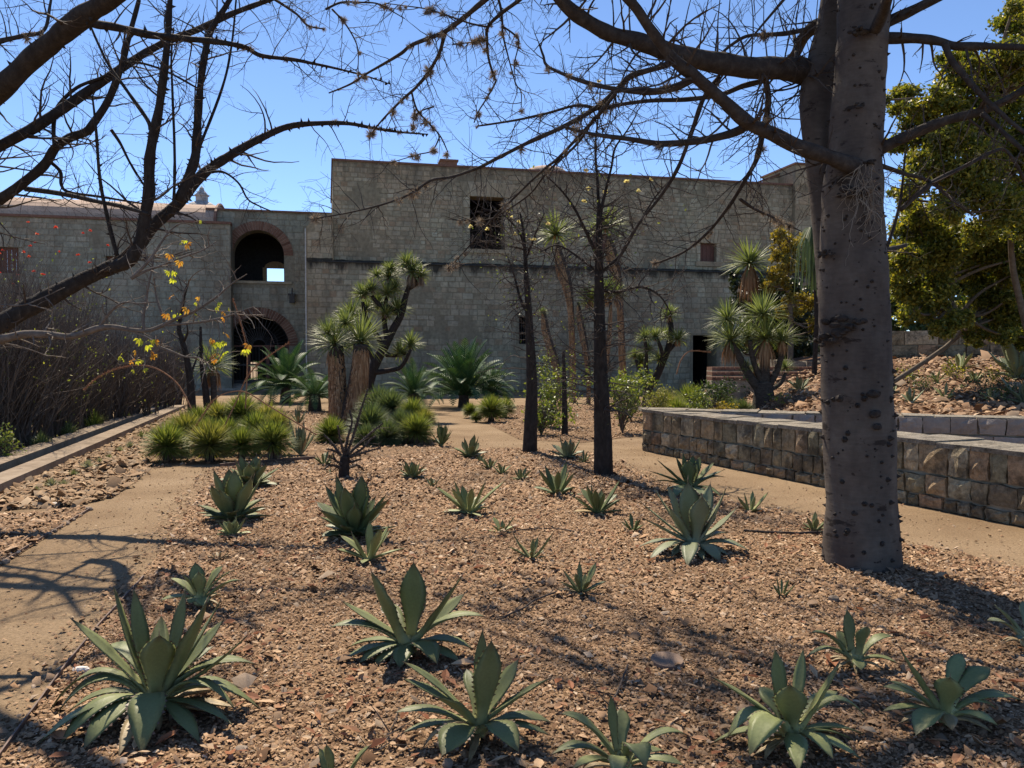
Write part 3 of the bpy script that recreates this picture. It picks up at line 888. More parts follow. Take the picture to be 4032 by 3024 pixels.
# ---- main block
mblk = thing('stone_building', 'tall main block of the stone convent with a large dark window', 'building', BA, None, BRZ)
_, ZT = bl('PX', 334, 160.6, 0); uR, _ = bl('OV', 1716, 402, 0)
_, ZL = bl('PX', 318, 260.6, -.55)
uL, _ = bl('OV', 661, 600, -.55)
def rect_op(t, x0, y0, x1, y1, v, ex=0.0):
    a, zt = bl(t, x0, y0, v); b, zb = bl(t, x1, y1, v)
    return ('rect', (a + b) / 2, (b - a) / 2, zb, zt, ex)
opA = rect_op('OV', 1015, 424, 1090, 540, 0, .38)
opB = rect_op('OV', 1281, 505, 1320, 546, 0, .25)
opC = rect_op('OV', 1513, 525, 1547, 566, 0, .25)
opD = rect_op('OV', 1121, 684, 1146, 743, -.55, .1)
opE = rect_op('OV', 1497, 724, 1548, 800, -.55, .15); opE = ('rect', opE[1], opE[2], 0.0, opE[4], .15)
mb = MB(); wall_open(mb, 0, uR, ZL - .2, ZT, 0, .9, [opA, opB, opC]); wall_open(mb, uL, uR + .2, -.1, ZL, -.55, .6, [opD, opE])
lpart('wall', mb, M['mortar'], mblk)
st = courses(.02, uR, ZL + .12, ZT - .08, (.20, .29), (.24, .46), [opA, opB, opC], rb)
lay(mblk, st, 0, M['stone'], rb, 190)
st = courses(uL + .05, uR + .15, 0, ZL - .08, (.23, .34), (.28, .60), [opD, opE], rb)
lay(mblk, st, -.55, M['stone'], rb, 110)
mb = MB()      # sloping top of the buttressed lower wall at the left corner
zb0 = bl('OV', 661, 490, -.55)[1]; zb1 = bl('OV', 700, 463, -.55)[1]
prof = [(uL, ZL), (uL, zb0), (uL + .75, zb1), (.0, zb1 + .05), (.0, ZL)]
prof = [(uL + .02, ZL - .05), (uL + .02, zb0), (uL + .5 * (0 - uL), zb1), (-.02, zb1 + .12), (-.02, ZL - .05)]
for v in (-.5, .55): mb.face([(u, v, z) for u, z in prof])
for (a, b) in zip(prof, prof[1:] + prof[:1]): mb.face([(a[0], -.5, a[1]), (b[0], -.5, b[1]), (b[0], .55, b[1]), (a[0], .55, a[1])])
lpart('buttress_top', mb, M['mortar'], mblk)
st = [q for q in courses(uL + .06, -.06, ZL, zb1, (.28, .4), (.4, .75), [], rb) if q[1] + q[3] < zb0 + (q[0] - uL) * (zb1 - zb0) / (.5 * -uL) - .02]
lay(mblk, st, -.5, M['stone'], rb, 40)
mb = MB()      # side and back walls
mb.face([(.0, .9, 0), (.0, 11, 0), (.0, 11, ZT), (.0, .9, ZT)]); mb.face([(uR, .9, 0), (uR, 11, 0), (uR, 11, ZT), (uR, .9, ZT)]); mb.face([(0, 11, 0), (uR, 11, 0), (uR, 11, ZT), (0, 11, ZT)])
mb.face([(0, .9, ZT - .5), (uR, .9, ZT - .5), (uR, 11, ZT - .5), (0, 11, ZT - .5)])
lpart('rear_wall', mb, M['stone'], mblk)
mb = MB(); mb.box((-.06, -.07, ZT), (uR + .05, 1.0, ZT + .10)); lpart('cornice', mb, M['cap_brown'], mblk)
mb = MB(); mb.box((-.06, 1.0, ZT), (.5, 11.1, ZT + .10)); lpart('cornice', mb, M['cap_brown'], mblk)
mb = MB()      # ledge between the storeys
mb.v = [(uL + .3, -.62, ZL - .06), (uR + .2, -.62, ZL - .06), (uR + .2, 0.02, ZL + .10), (uL + .3, 0.02, ZL + .10), (uL + .3, -.62, ZL - .02), (uR + .2, -.62, ZL - .02)]
mb.f = [(4, 5, 2, 3), (0, 1, 5, 4)]; mb.m = [0, 0]
lpart('ledge', mb, flat('ledge_dark', (.05, .048, .043), .95, .1, .5, 3, .4), mblk)
room(mblk, opA[1] - 2.2, opA[1] + 2.2, opA[3] - .05, opA[4] + .8, .9, 6, M['unlit_plaster'])
room(mblk, opD[1] - .8, opD[1] + .8, opD[3] - .3, opD[4] + .3, .6, 3, M['unlit_plaster'])
room(mblk, opE[1] - 1.2, opE[1] + 1.2, -.02, opE[4] + .4, .6, 4, M['unlit_plaster'])
sill(mblk, opA[1], opA[2], opA[3], 0, .2); sill(mblk, opB[1], opB[2], opB[3], 0); sill(mblk, opC[1], opC[2], opC[3], 0)
shutter(mblk, opB[1], opB[2], opB[3], opB[4], .25); shutter(mblk, opC[1], opC[2], opC[3], opC[4], .25)
def jambs(parent, op, v, w, mat):
    """dressed blocks beside an opening and a flat arch above"""
    z = op[3]; i = 0
    while z < op[4] - .05:
        h = min(.42, op[4] - z)
        for s in (-1, 1):
            mb = MB(); a = op[1] + s * op[2]; b = a + s * w * (1.0 if i % 2 else .82)
            block(mb, min(a, b), z, abs(b - a), h, v, rb, .006, .035); lpart('jamb_stone', mb, mat, parent)
        z += h; i += 1
    n = 7; W = op[2] + w * .8; H = min(.75, op[2] * .75 + .2)
    for i in range(n):
        a0 = -1 + 2 * i / n; a1 = -1 + 2 * (i + 1) / n; fl = 1.22
        mb = MB(); k0 = 0
        q = [(op[1] + a0 * W, op[4] + .01), (op[1] + a1 * W, op[4] + .01), (op[1] + a1 * W * fl, op[4] + H), (op[1] + a0 * W * fl, op[4] + H)]
        g_ = .012
        q = [(q[0][0] + g_, q[0][1]), (q[1][0] - g_, q[1][1]), (q[2][0] - g_, q[2][1]), (q[3][0] + g_, q[3][1])]
        mb.v = [(u, v - .05, z) for u, z in q] + [(u, v + .03, z) for u, z in q]
        mb.f = [(0, 1, 2, 3), (0, 1, 5, 4), (1, 2, 6, 5), (2, 3, 7, 6), (3, 0, 4, 7)]; mb.m = [0] * 5
        lpart('lintel_stone', mb, mat, parent)
jambs(mblk, opA, 0, .38, M['stone']); jambs(mblk, opB, 0, .25, M['stone']); jambs(mblk, opC, 0, .25, M['stone'])
mb = MB()
for i in range(5):
    u = opD[1] - opD[2] + (i + .5) * 2 * opD[2] / 5; mb.tube([Vector((u, -.35, opD[3])), Vector((u, -.35, opD[4]))], .02, 5)
lpart('window_bars', mb, M['dark_iron'], mblk)
u, z = bl('OV', 968, 352, 4)
mb = MB(); mb.box((u - .45, 3.6, ZT - .6), (u + .45, 4.4, z)); mb.box((u - .52, 3.53, z), (u + .52, 4.47, z + .1)); lpart('chimney', mb, M['brick'], mblk)
u, _ = bl('OV', 660.5, 600, -.62)
mb = MB(); mb.tube([Vector((u, -.64, .2)), Vector((u, -.64, zb0 - .1))], .03, 8)
for z in (1.2, 2.6, 4.0, 5.4): mb.tube([Vector((u, -.64, z)), Vector((u, -.64, z + .06))], .045, 8)
lpart('drain_pipe', mb, M['pipe_white'], mblk)
for x, y0 in ((1020, 330), (1332, 335), (1492, 340)):
    u, z = bl('OV', x, y0, 5); mb = MB(); mb.tube([Vector((u, 5, ZT - .6)), Vector((u, 5, z))], .025, 4); lpart('antenna', mb, M['dark_iron'], mblk)

# ---- domes on the roof behind
def dome(label, t, x, ytop, wpx, v, hr, mat, lantern=False):
    u, ztop = bl(t, x, ytop, v); c = BA + BU * u + BV * v; r = msize(t, wpx, c.y) / 2
    z0 = ztop - r * hr
    o = thing('dome', label, 'dome', (c.x, c.y, z0))
    mb = MB(); n, m = 28, 10
    for j in range(m + 1):
        a = math.pi / 2 * j / m
        for i in range(n):
            b = 6.28318 * i / n; mb.v.append((c.x + r * math.cos(a) * math.cos(b), c.y + r * math.cos(a) * math.sin(b), z0 + r * hr * math.sin(a)))
    for j in range(m):
        for i in range(n):
            q = (i + 1) % n; mb.f.append((j * n + i, j * n + q, (j + 1) * n + q, (j + 1) * n + i)); mb.m.append(0)
    mb.build('shell', mat, o, smooth=True)
    mb = MB(); mb.tube([Vector((c.x, c.y, z0 - 3)), Vector((c.x, c.y, z0))], r * 1.04, 16); mb.build('drum', M['stone'], o)
    if lantern:
        lt = MB(); zt = ztop
        for (ra, za, rb_, zb_) in ((.34, -.15, .34, .5), (.42, .5, .42, .6), (.36, .6, .30, .8), (.30, .8, .16, 1.1), (.16, 1.1, .10, 1.3), (.14, 1.3, .02, 1.55)):
            lt.tube([Vector((c.x, c.y, zt + za * r * .55)), Vector((c.x, c.y, zt + zb_ * r * .55))], [ra * r, rb_ * r], 10)
        lt.build('lantern', mat, o)
dome('low pink tiled dome behind the roof parapet, left of two', 'OV', 1178, 360, 100, 7, .42, M['tile'])
dome('low pink tiled dome behind the roof parapet, right of two', 'OV', 1332, 380, 82, 8, .30, M['tile'])
dome('small grey tiled dome with lantern behind the left wing roof', 'OV', 436, 434, 74, 12, .75, M['dometile'], True)

# ---- right pier / stair tower at the end of the main block
tw = thing('stone_tower', 'square stone pier rising at the right end of the main block', 'tower', BA, None, BRZ)
u0, zt = bl('OV', 1716, 356, -.2); u1, _ = bl('OV', 1765, 356, -.2); _, zs = bl('OV', 1640, 396, .3); us, _ = bl('OV', 1640, 396, .3)
mb = MB(); mb.box((u0, -.3, 0), (u1 + 1.5, 3.2, zt)); lpart('wall', mb, M['mortar'], tw)
lay(tw, courses(u0 + .02, u1 + 1.45, 0, zt - .05, (.26, .4), (.4, .8), [], rb), -.3, M['stone'], rb, 60)
mb = MB(); mb.box((u0 - .08, -.4, zt), (u1 + 1.6, 3.3, zt + .1)); lpart('cornice', mb, M['cap_brown'], tw)
mb = MB(); a = (us, ZT + .1); b = (u0, ZT + .1); c = (u0, zt - .25)
for v in (1.4, 1.8): mb.face([(p[0], v, p[1]) for p in (a, b, c)])
mb.face([(a[0], 1.4, a[1]), (c[0], 1.4, c[1]), (c[0], 1.8, c[1]), (a[0], 1.8, a[1])]); lpart('sloped_parapet', mb, M['stone'], tw)
mb = MB(); mb.v = [(a[0] - .1, 1.3, a[1] + .02), (c[0], 1.3, c[1] + .02), (c[0], 1.9, c[1] + .02), (a[0] - .1, 1.9, a[1] + .02), (a[0] - .1, 1.3, a[1] + .12), (c[0], 1.3, c[1] + .12), (c[0], 1.9, c[1] + .12), (a[0] - .1, 1.9, a[1] + .12)]
mb.f = [(4, 5, 6, 7), (0, 1, 5, 4), (3, 2, 6, 7), (0, 3, 7, 4)]; mb.m = [0] * 4; lpart('parapet_cap', mb, M['cap_brown'], tw)

# ---- arch bay with loggia above and gate below
VB, VW = 4.3, 3.3
bay = thing('gatehouse', 'gatehouse bay with an open loggia arch above the iron gate', 'building', BA, None, BRZ)
ub0, zbt = bl('OV', 470, 454, VB); ub1 = .3
def arch_op(t, x0, x1, ybot, ytop, v, ex):
    a, zb = bl(t, x0, ybot, v); b, zt = bl(t, x1, ytop, v)
    hw = (b - a) / 2; return ('arch', (a + b) / 2, hw, zb, zt - hw, ex)
opU = arch_op('OV', 503, 613, 606, 499, VB, .52)
opG = arch_op('OV', 492, 624, 840, 684, VB, .52)
opG = ('arch', opG[1], opG[2], .34, opG[4], .52)
mb = MB(); wall_open(mb, ub0 - .6, ub1, -.1, zbt, VB, VB + 1.0, [opU, opG]); lpart('wall', mb, M['wingmortar'], bay)
lay(bay, courses(ub0 - .5, ub1 - .02, .3, zbt - .06, (.28, .38), (.36, .66), [opU, opG], rb), VB, M['wingstone'], rb, 260)
mb = MB(); mb.box((ub0 - .6, VB - .08, zbt), (ub1, VB + 1.1, zbt + .1)); lpart('cornice', mb, M['cap_brown'], bay)
def voussoirs(parent, op, v, w, nb, z_from=None):
    uc, hw, zs = op[1], op[2], op[4]
    for i in range(nb):
        a0, a1 = math.pi * i / nb + .006, math.pi * (i + 1) / nb - .006
        mb = MB(); q = [(uc + r * math.cos(a), zs + r * math.sin(a)) for r, a in ((hw, a0), (hw, a1), (hw + w, a1), (hw + w, a0))]
        p = v - .03 - rb.uniform(0, .015)
        mb.v = [(u, p, z) for u, z in q] + [(u, v + .04, z) for u, z in q]
        mb.f = [(0, 1, 2, 3), (0, 1, 5, 4), (1, 2, 6, 5), (2, 3, 7, 6), (3, 0, 4, 7)]; mb.m = [0] * 5
        lpart('brick', mb, M['brick'], parent)
def ringmesh(op):
    mb = MB()
    for i in range(20):
        q = [(op[1] + r * math.cos(a), op[4] + r * math.sin(a)) for r, a in ((op[2] + .02, math.pi * i / 20), (op[2] + .02, math.pi * (i + 1) / 20), (op[2] + .47, math.pi * (i + 1) / 20), (op[2] + .47, math.pi * i / 20))]
        mb.face([(u, VB - .012, z) for u, z in q])
    return mb
aU = lpart('brick_arch', ringmesh(opU), M['wall_mortar'], bay); voussoirs(aU, opU, VB, .48, 34)
aG = lpart('brick_arch', ringmesh(opG), M['wall_mortar'], bay); voussoirs(aG, opG, VB, .48, 40)
sill(bay, opU[1], opU[2] + .1, opU[3], VB, .14)
# loggia room with a window through to the sky
wv = VB + 5.0
ow = rect_op('OV', 576, 573, 613.5, 612, wv); ow = ('rect', ow[1], ow[2], ow[3], ow[4] - .15)
room(bay, opU[1] - opU[2] - .9, opU[1] + opU[2] + .9, opU[3] - .1, opU[4] + opU[2] + .25, VB + 1.0, wv, M['unlit_plaster'], False)
mb = MB(); wall_open(mb, opU[1] - opU[2] - .9, opU[1] + opU[2] + .9, opU[3] - .1, opU[4] + opU[2] + .25, wv, wv + .35, [ow]); lpart('rear_wall', mb, M['unlit_plaster'], bay)
mb = MB(); n = 12; w_ = ow[2] + .12
for i in range(n):
    a0, a1 = math.pi * i / n, math.pi * (i + 1) / n
    q0 = (ow[1] - w_ * math.cos(a0), ow[4] + .38 * math.sin(a0)); q1 = (ow[1] - w_ * math.cos(a1), ow[4] + .38 * math.sin(a1))
    mb.face([(q0[0], wv - .06, ow[4]), (q1[0], wv - .06, ow[4]), (q1[0], wv - .06, q1[1]), (q0[0], wv - .06, q0[1])]); mb.face([(q0[0], wv - .06, q0[1]), (q1[0], wv - .06, q1[1]), (q1[0], wv, q1[1]), (q0[0], wv, q0[1])])
mb.box((ow[1] - w_ - .1, wv - .06, ow[3]), (ow[1] - ow[2], wv, ow[4])); lpart('window_surround', mb, M['orange_plaster'], bay)
# gate
vg = VB + .45
u0, u1, zs = opG[1] - opG[2], opG[1] + opG[2], opG[4]
gmb = MB(); gmb.box((u0 + .02, vg - .06, opG[3]), (u1 - .02, vg + .06, opG[3] + .08)); gt = lpart('gate', gmb, M['dark_iron'], bay)
for i in range(19):
    u = u0 + (u1 - u0) * (i + .5) / 19; mb = MB(); mb.tube([Vector((u, vg, opG[3] + .05)), Vector((u, vg, zs))], .022 if i % 9 else .045, 6); lpart('bar', mb, M['dark_iron'], gt)
for z in (opG[3] + .12, opG[3] + 1.0, zs): mb = MB(); mb.box((u0, vg - .05, z - .05), (u1, vg + .05, z + .05)); lpart('rail', mb, M['dark_iron'] if z < zs else M['shutter_wood'], gt)
for i in range(1, 22):
    a = math.pi * i / 22; mb = MB(); mb.tube([Vector((opG[1] + .35 * math.cos(a), vg, zs + .35 * math.sin(a))), Vector((opG[1] + (opG[2] - .02) * math.cos(a), vg, zs + (opG[2] - .02) * math.sin(a)))], .02, 5); lpart('fan_bar', mb, M['dark_iron'], gt)
for rr in (.35, opG[2] * .62, opG[2] - .04):
    mb = MB(); mb.tube([Vector((opG[1] + rr * math.cos(math.pi * i / 20), vg, zs + rr * math.sin(math.pi * i / 20))) for i in range(21)], .028, 6); lpart('fan_ring', mb, M['dark_iron'], gt)
for f in (.0, .33, .64, 1.0):
    u = u0 + (u1 - u0) * f; mb = MB(); mb.box((u - .09, vg - .04, opG[3]), (u + .09, vg + .08, zs)); lpart('post', mb, M['shutter_wood'], gt)
pv = VB + 6.0
od = rect_op('C4', 1608, 1030, 1668, 1165, pv); od = ('rect', od[1], od[2], max(.4, od[3]), od[4])
room(bay, u0 - .6, u1 + .6, .30, zs + opG[2] + .2, VB + 1.0, pv, M['unlit_plaster'], False, 'passage')
mb = MB(); wall_open(mb, u0 - .6, u1 + .6, .3, zs + opG[2] + .2, pv, pv + .3, [od]); lpart('passage_wall', mb, M['unlit_plaster'], bay)
for i in range(3):
    z = .34 - .11 * i; mb = MB(); mb.box((u0 - .3, VB - .35 * (i + 1), -.05), (u1 + 1.6, VB - .35 * i + (.9 if i == 0 else -.004), z), 0); lpart('step', mb, M['step_stone'], bay)
u, z = bl('C4', 1893, 610, VB); mb = MB(); mb.box((u - .14, VB - .32, z - .32), (u + .14, VB - .04, z + .12)); mb.box((u - .2, VB - .36, z + .12), (u + .2, VB - .04, z + .18)); mb.tube([Vector((u, VB - .18, z + .18)), Vector((u, VB - .02, z + .5))], .03, 5); lpart('lamp', mb, M['dark_iron'], bay)

# ---- left wing with vaulted tile roof
lw = thing('stone_wing', 'long left stone wing with pale vaulted tile roof', 'building', BA, None, BRZ)
ul0 = bl('PX', -60, 213, VW)[0]; ul1, zw = bl('C4', 1492, 122, VW)
o1 = rect_op('C4', -30, 283, 122, 455, VW, .2); o2 = rect_op('C4', 684, 343, 760, 410, VW, .15); o3 = rect_op('C4', 662, 572, 755, 660, VW, .1); o4 = rect_op('C4', 1205, 875, 1290, 935, VW, .1)
mb = MB(); wall_open(mb, ul0, ul1, -.1, zw, VW, VW + 1.0, [o1, o2]); lpart('wall', mb, M['wingmortar'], lw)
lay(lw, courses(ul0, ul1 - .02, .0, zw - .15, (.27, .36), (.34, .68), [o1, o2], rb), VW, M['wingstone'], rb, 290)
shutter(lw, o1[1], o1[2], o1[3], o1[4], VW + .3); shutter(lw, o2[1], o2[2], o2[3], o2[4], VW + .3)
jambs(lw, o1, VW, .3, M['wingstone']); jambs(lw, o2, VW, .2, M['wingstone'])
mb = MB(); mb.box((ul0, VW - .1, zw - .12), (ul1 + .05, VW + .5, zw)); lpart('cornice', mb, M['cap_brown'], lw)
mb = MB(); n = 14; ur = bl('C4', 1418, 60, VW + 2)[0]; rr = 3.0
for i in range(n):
    a0, a1 = math.pi * i / n, math.pi * (i + 1) / n
    q = [(VW + .45 + rr - rr * math.cos(a), zw - .02 + .46 * rr * math.sin(a)) for a in (a0, a1)]
    mb.face([(ul0, q[0][0], q[0][1]), (ur, q[0][0], q[0][1]), (ur, q[1][0], q[1][1]), (ul0, q[1][0], q[1][1])])
mb.face([(ur, VW + .45 + rr - rr * math.cos(math.pi * i / n), zw - .02 + .46 * rr * math.sin(math.pi * i / n)) for i in range(n + 1)])
lpart('vault_roof', mb, M['tile'], lw, True)
mb = MB(); mb.tube([Vector((ur, VW + .45 + rr - (rr + .03) * math.cos(math.pi * i / n), zw - .02 + .47 * (rr + .05) * math.sin(math.pi * i / n))) for i in range(n + 1)], .09, 5); lpart('roof_edge', mb, M['cap_brown'], lw)
# ---- retaining wall, brick steps at the right
rwl = thing('retaining_wall', 'rough stone retaining wall under the green tree on the right', 'wall', (8.5, 25.2, 0))
a = P('D3', 1150, 760, 25.2); b = P('D3', 2600, 700, 23.5)
dd = Vector((b.x - a.x, b.y - a.y, 0)); LL = dd.length; dd.normalize(); nn = Vector((dd.y, -dd.x, 0)); nn = nn if nn.y < 0 else -nn
a0 = Vector((a.x, a.y, 0)); zt_ = 2.55
mb = MB(); c_ = [a0 - nn * .08, a0 + dd * LL - nn * .08, a0 + dd * LL - nn * .9, a0 - nn * .9]
for i in range(4):
    p, q = c_[i], c_[(i + 1) % 4]; mb.face([(p.x, p.y, .5), (q.x, q.y, .5), (q.x, q.y, zt_ - .05), (p.x, p.y, zt_ - .05)])
mb.face([(p.x, p.y, zt_ - .05) for p in c_]); mb.build('mortar_core', M['wall_mortar'], rwl)
class _Z: pass
rr_ = random.Random(77)
stone_face(rwl, a0 + Vector((0, 0, 0)), dd, nn, LL, [(1.2, 0), (.42, .04), (.45, .04), (.46, .02)], (.4, .8), M['wallstone'], rr_, .03, .12)
stp = thing('brick_steps', 'low red brick steps behind the bottle palm', 'steps', P('D2', 1750, 1100, 24.5))
for i in range(3):
    p0 = P('D2', 1360 - i * 0, 1130 - i * 38, 23.6 + i * .7); p1 = P('D2', 2260, 1130 - i * 38, 23.6 + i * .7)
    nbr = 26
    for k_ in range(nbr):
        x0 = p0.x + (p1.x - p0.x) * k_ / nbr; x1 = p0.x + (p1.x - p0.x) * (k_ + 1) / nbr
        mb = MB(); mb.box((x0 + .006, p0.y, p0.z - .1), (x1 - .006, p0.y + .68, p0.z)); mb.build('brick', M['brick'], stp)
    mb = MB(); mb.box((p0.x, p0.y + .02, 0), (p1.x, p0.y + .68, p0.z - .102)); mb.build('riser', M['wall_mortar'], stp)
led = thing('stone_ledge', 'flat weathered stone ledge above the brick steps', 'ledge', P('D2', 2000, 1030, 27))
for i, (x0, x1, y0, y1) in enumerate(((1830, 1960, 1000, 1040), (1950, 2080, 1010, 1050), (2070, 2200, 1015, 1055), (2190, 2330, 1010, 1060))):
    p0 = P('D2', x0, y1, 26.6); p1 = P('D2', x1, y0, 26.6)
    mb = MB(); mb.box((p0.x, 26.4 + .1 * (i % 2), p0.z - .6), (p1.x - .02, 28.4, p1.z), 0, .04, rb); mb.build('slab', M['coping'], led)

# ------------------------------------------------------------------ trees
def limb_pts(tile, d0, d1, w0, w1, pts, per=4, wig=0.0, wmid=None):
    n = len(pts); out = []
    seg = [0.0]
    for a, b in zip(pts[:-1], pts[1:]): seg.append(seg[-1] + math.hypot(b[0] - a[0], b[1] - a[1]))
    for i, p in enumerate(pts):
        t = seg[i] / seg[-1]; Y = d0 + (d1 - d0) * t
        if len(p) > 2: Y = p[2]
        w = w0 + (w1 - w0) * t
        out.append((P(tile, p[0], p[1], Y), msize(tile, w, Y) / 2))
    q = ups(out, per)
    if wig:
        q = [(v + Vector((noise.noise(v * 4.0), noise.noise(v * 4.0 + Vector((9, 0, 0))), noise.noise(v * 4.0 + Vector((0, 9, 0))))) * wig * r, r * (1 + .18 * noise.noise(v * 7.0))) for v, r in q]
    return q
def rdir(rng):
    while True:
        v = Vector((rng.uniform(-1, 1), rng.uniform(-1, 1), rng.uniform(-1, 1)))
        if .05 < v.length < 1: return v.normalized()
def twig(mb, p, d, L, r, lvl, rng, bias=Vector((0, 0, 0)), n=4, kink=.22, spread=.8, tips=None):
    seg = max(3, min(7, int(L / .07) + 2)); pts = [p.copy()]; rad = [r]
    st = L / seg
    for i in range(seg):
        d = (d + rdir(rng) * kink + bias * .12).normalized()
        p = p + d * st; pts.append(p.copy()); rad.append(max(.0014, r * (1 - .75 * (i + 1) / seg)))
        if lvl > 0 and i < seg - 1 and rng.random() < .46:
            side = d.cross(rdir(rng)).normalized()
            twig(mb, p, (d * .6 + side * spread).normalized(), L * rng.uniform(.3, .6), rad[-1] * .75, lvl - 1, rng, bias, 3, kink, spread, tips)
    mb.tube(pts, rad, n, cap=False)
    if tips is not None: tips.append(p.copy())
def twigs_on(mb, q, rng, per_m, L, lvl=1, rr=.3, bias=Vector((0, 0, 0)), t0=.1, kink=.22, rmax=.012, tips=None, rmin=.0052):
    for (a, ra), (b, rb2) in zip(q[:-1], q[1:]):
        seg = b - a; ln = seg.length
        if ln < 1e-6: continue
        m = per_m * ln; cnt = int(m) + (rng.random() < m - int(m))
        for _ in range(cnt):
            f = rng.random(); p = a + seg * f; d = seg.normalized(); side = d.cross(rdir(rng)).normalized()
            twig(mb, p, (d * .45 + side + bias * .5).normalized(), L * rng.uniform(.35, 1.1), min(rmax, max(rmin, ra * rr)), lvl, rng, bias, 4 if L > .6 else 3, kink, .8, tips)
def thorns(mb, q, rng, per_m, ln, n=5):
    for (a, ra), (b, rb2) in zip(q[:-1], q[1:]):
        seg = b - a; m = per_m * seg.length; cnt = int(m) + (rng.random() < m - int(m))
        for _ in range(cnt):
            f = rng.random(); d = seg.normalized(); side = d.cross(rdir(rng)).normalized()
            p = a + seg * f + side * (ra + (rb2 - ra) * f) * .92; L = ln * rng.uniform(.5, 1.3)
            mb.tube([p, p + side * L * .35 + d * 0, p + side * L + Vector((0, 0, 1)) * L * .15], [L * .45, L * .28, .0008], n, cap=False)

UPV = Vector((0, 0, 1)); DN = Vector((0, 0, -1))
MOSS = []      # places where ball moss sits

# ---- the thorny ceiba on the right
rc = random.Random(8)
base = G('BR', 1508, 775)
TY = base.y
ce = thing('ceiba_tree', 'large thorny grey ceiba trunk with spreading bare limbs on the right', 'tree', base)
main = [(P('BR', 1508, 800, TY), msize('BR', 332, TY) / 2), (P('BR', 1508, 740, TY), msize('BR', 322, TY) / 2), (P('BR', 1507, 500, TY), msize('BR', 310, TY) / 2)]
for (x, y, w) in ((1490, 1659, 306), (1478, 1400, 302), (1474, 1180, 300), (1470, 900, 268), (1484, 600, 236), (1505, 300, 226), (1520, 0, 222), (1530, -350, 200), (1545, -800, 170), (1560, -1300, 120)):
    main.append((P('TR', x, y, TY + (.0)), msize('TR', w, TY) / 2))
main = [(v, r * (.94 if i > 1 else 1.0)) for i, (v, r) in enumerate(main)]
mq = ups(main, 7)
mq = [(v, r * (1 + .035 * noise.noise(v * 3.0))) for v, r in mq]
tm = MB(); tm.tube([v for v, r in mq], [r for v, r in mq], 40)
for i, v in enumerate(tm.v):
    p = Vector(v); dn_ = noise.noise(p * 5.0) * .012 + noise.noise(p * 14.0) * .005
    c0 = P('TR', 1490, 800, TY); q = Vector((p.x - c0.x, p.y - c0.y, 0)).normalized(); tm.v[i] = tuple(p + q * dn_)
tm.build('trunk', M['ceiba_bark'], ce, smooth=True)
second = [(P('TR', x, y, TY + dy), msize('TR', w, TY + dy) / 2) for x, y, w, dy in ((1400, 1300, 150, .12), (1372, 1050, 130, .22), (1345, 850, 112, .3), (1322, 640, 116, .36), (1316, 470, 140, .4), (1330, 350, 150, .42), (1358, 200, 118, .45), (1385, 0, 98, .5), (1400, -300, 86, .55), (1420, -800, 60, .6))]
q2 = ups(second, 6); m2 = MB(); m2.tube([v for v, r in q2], [r for v, r in q2], 24); m2.build('second_trunk', M['ceiba_bark'], ce, smooth=True)
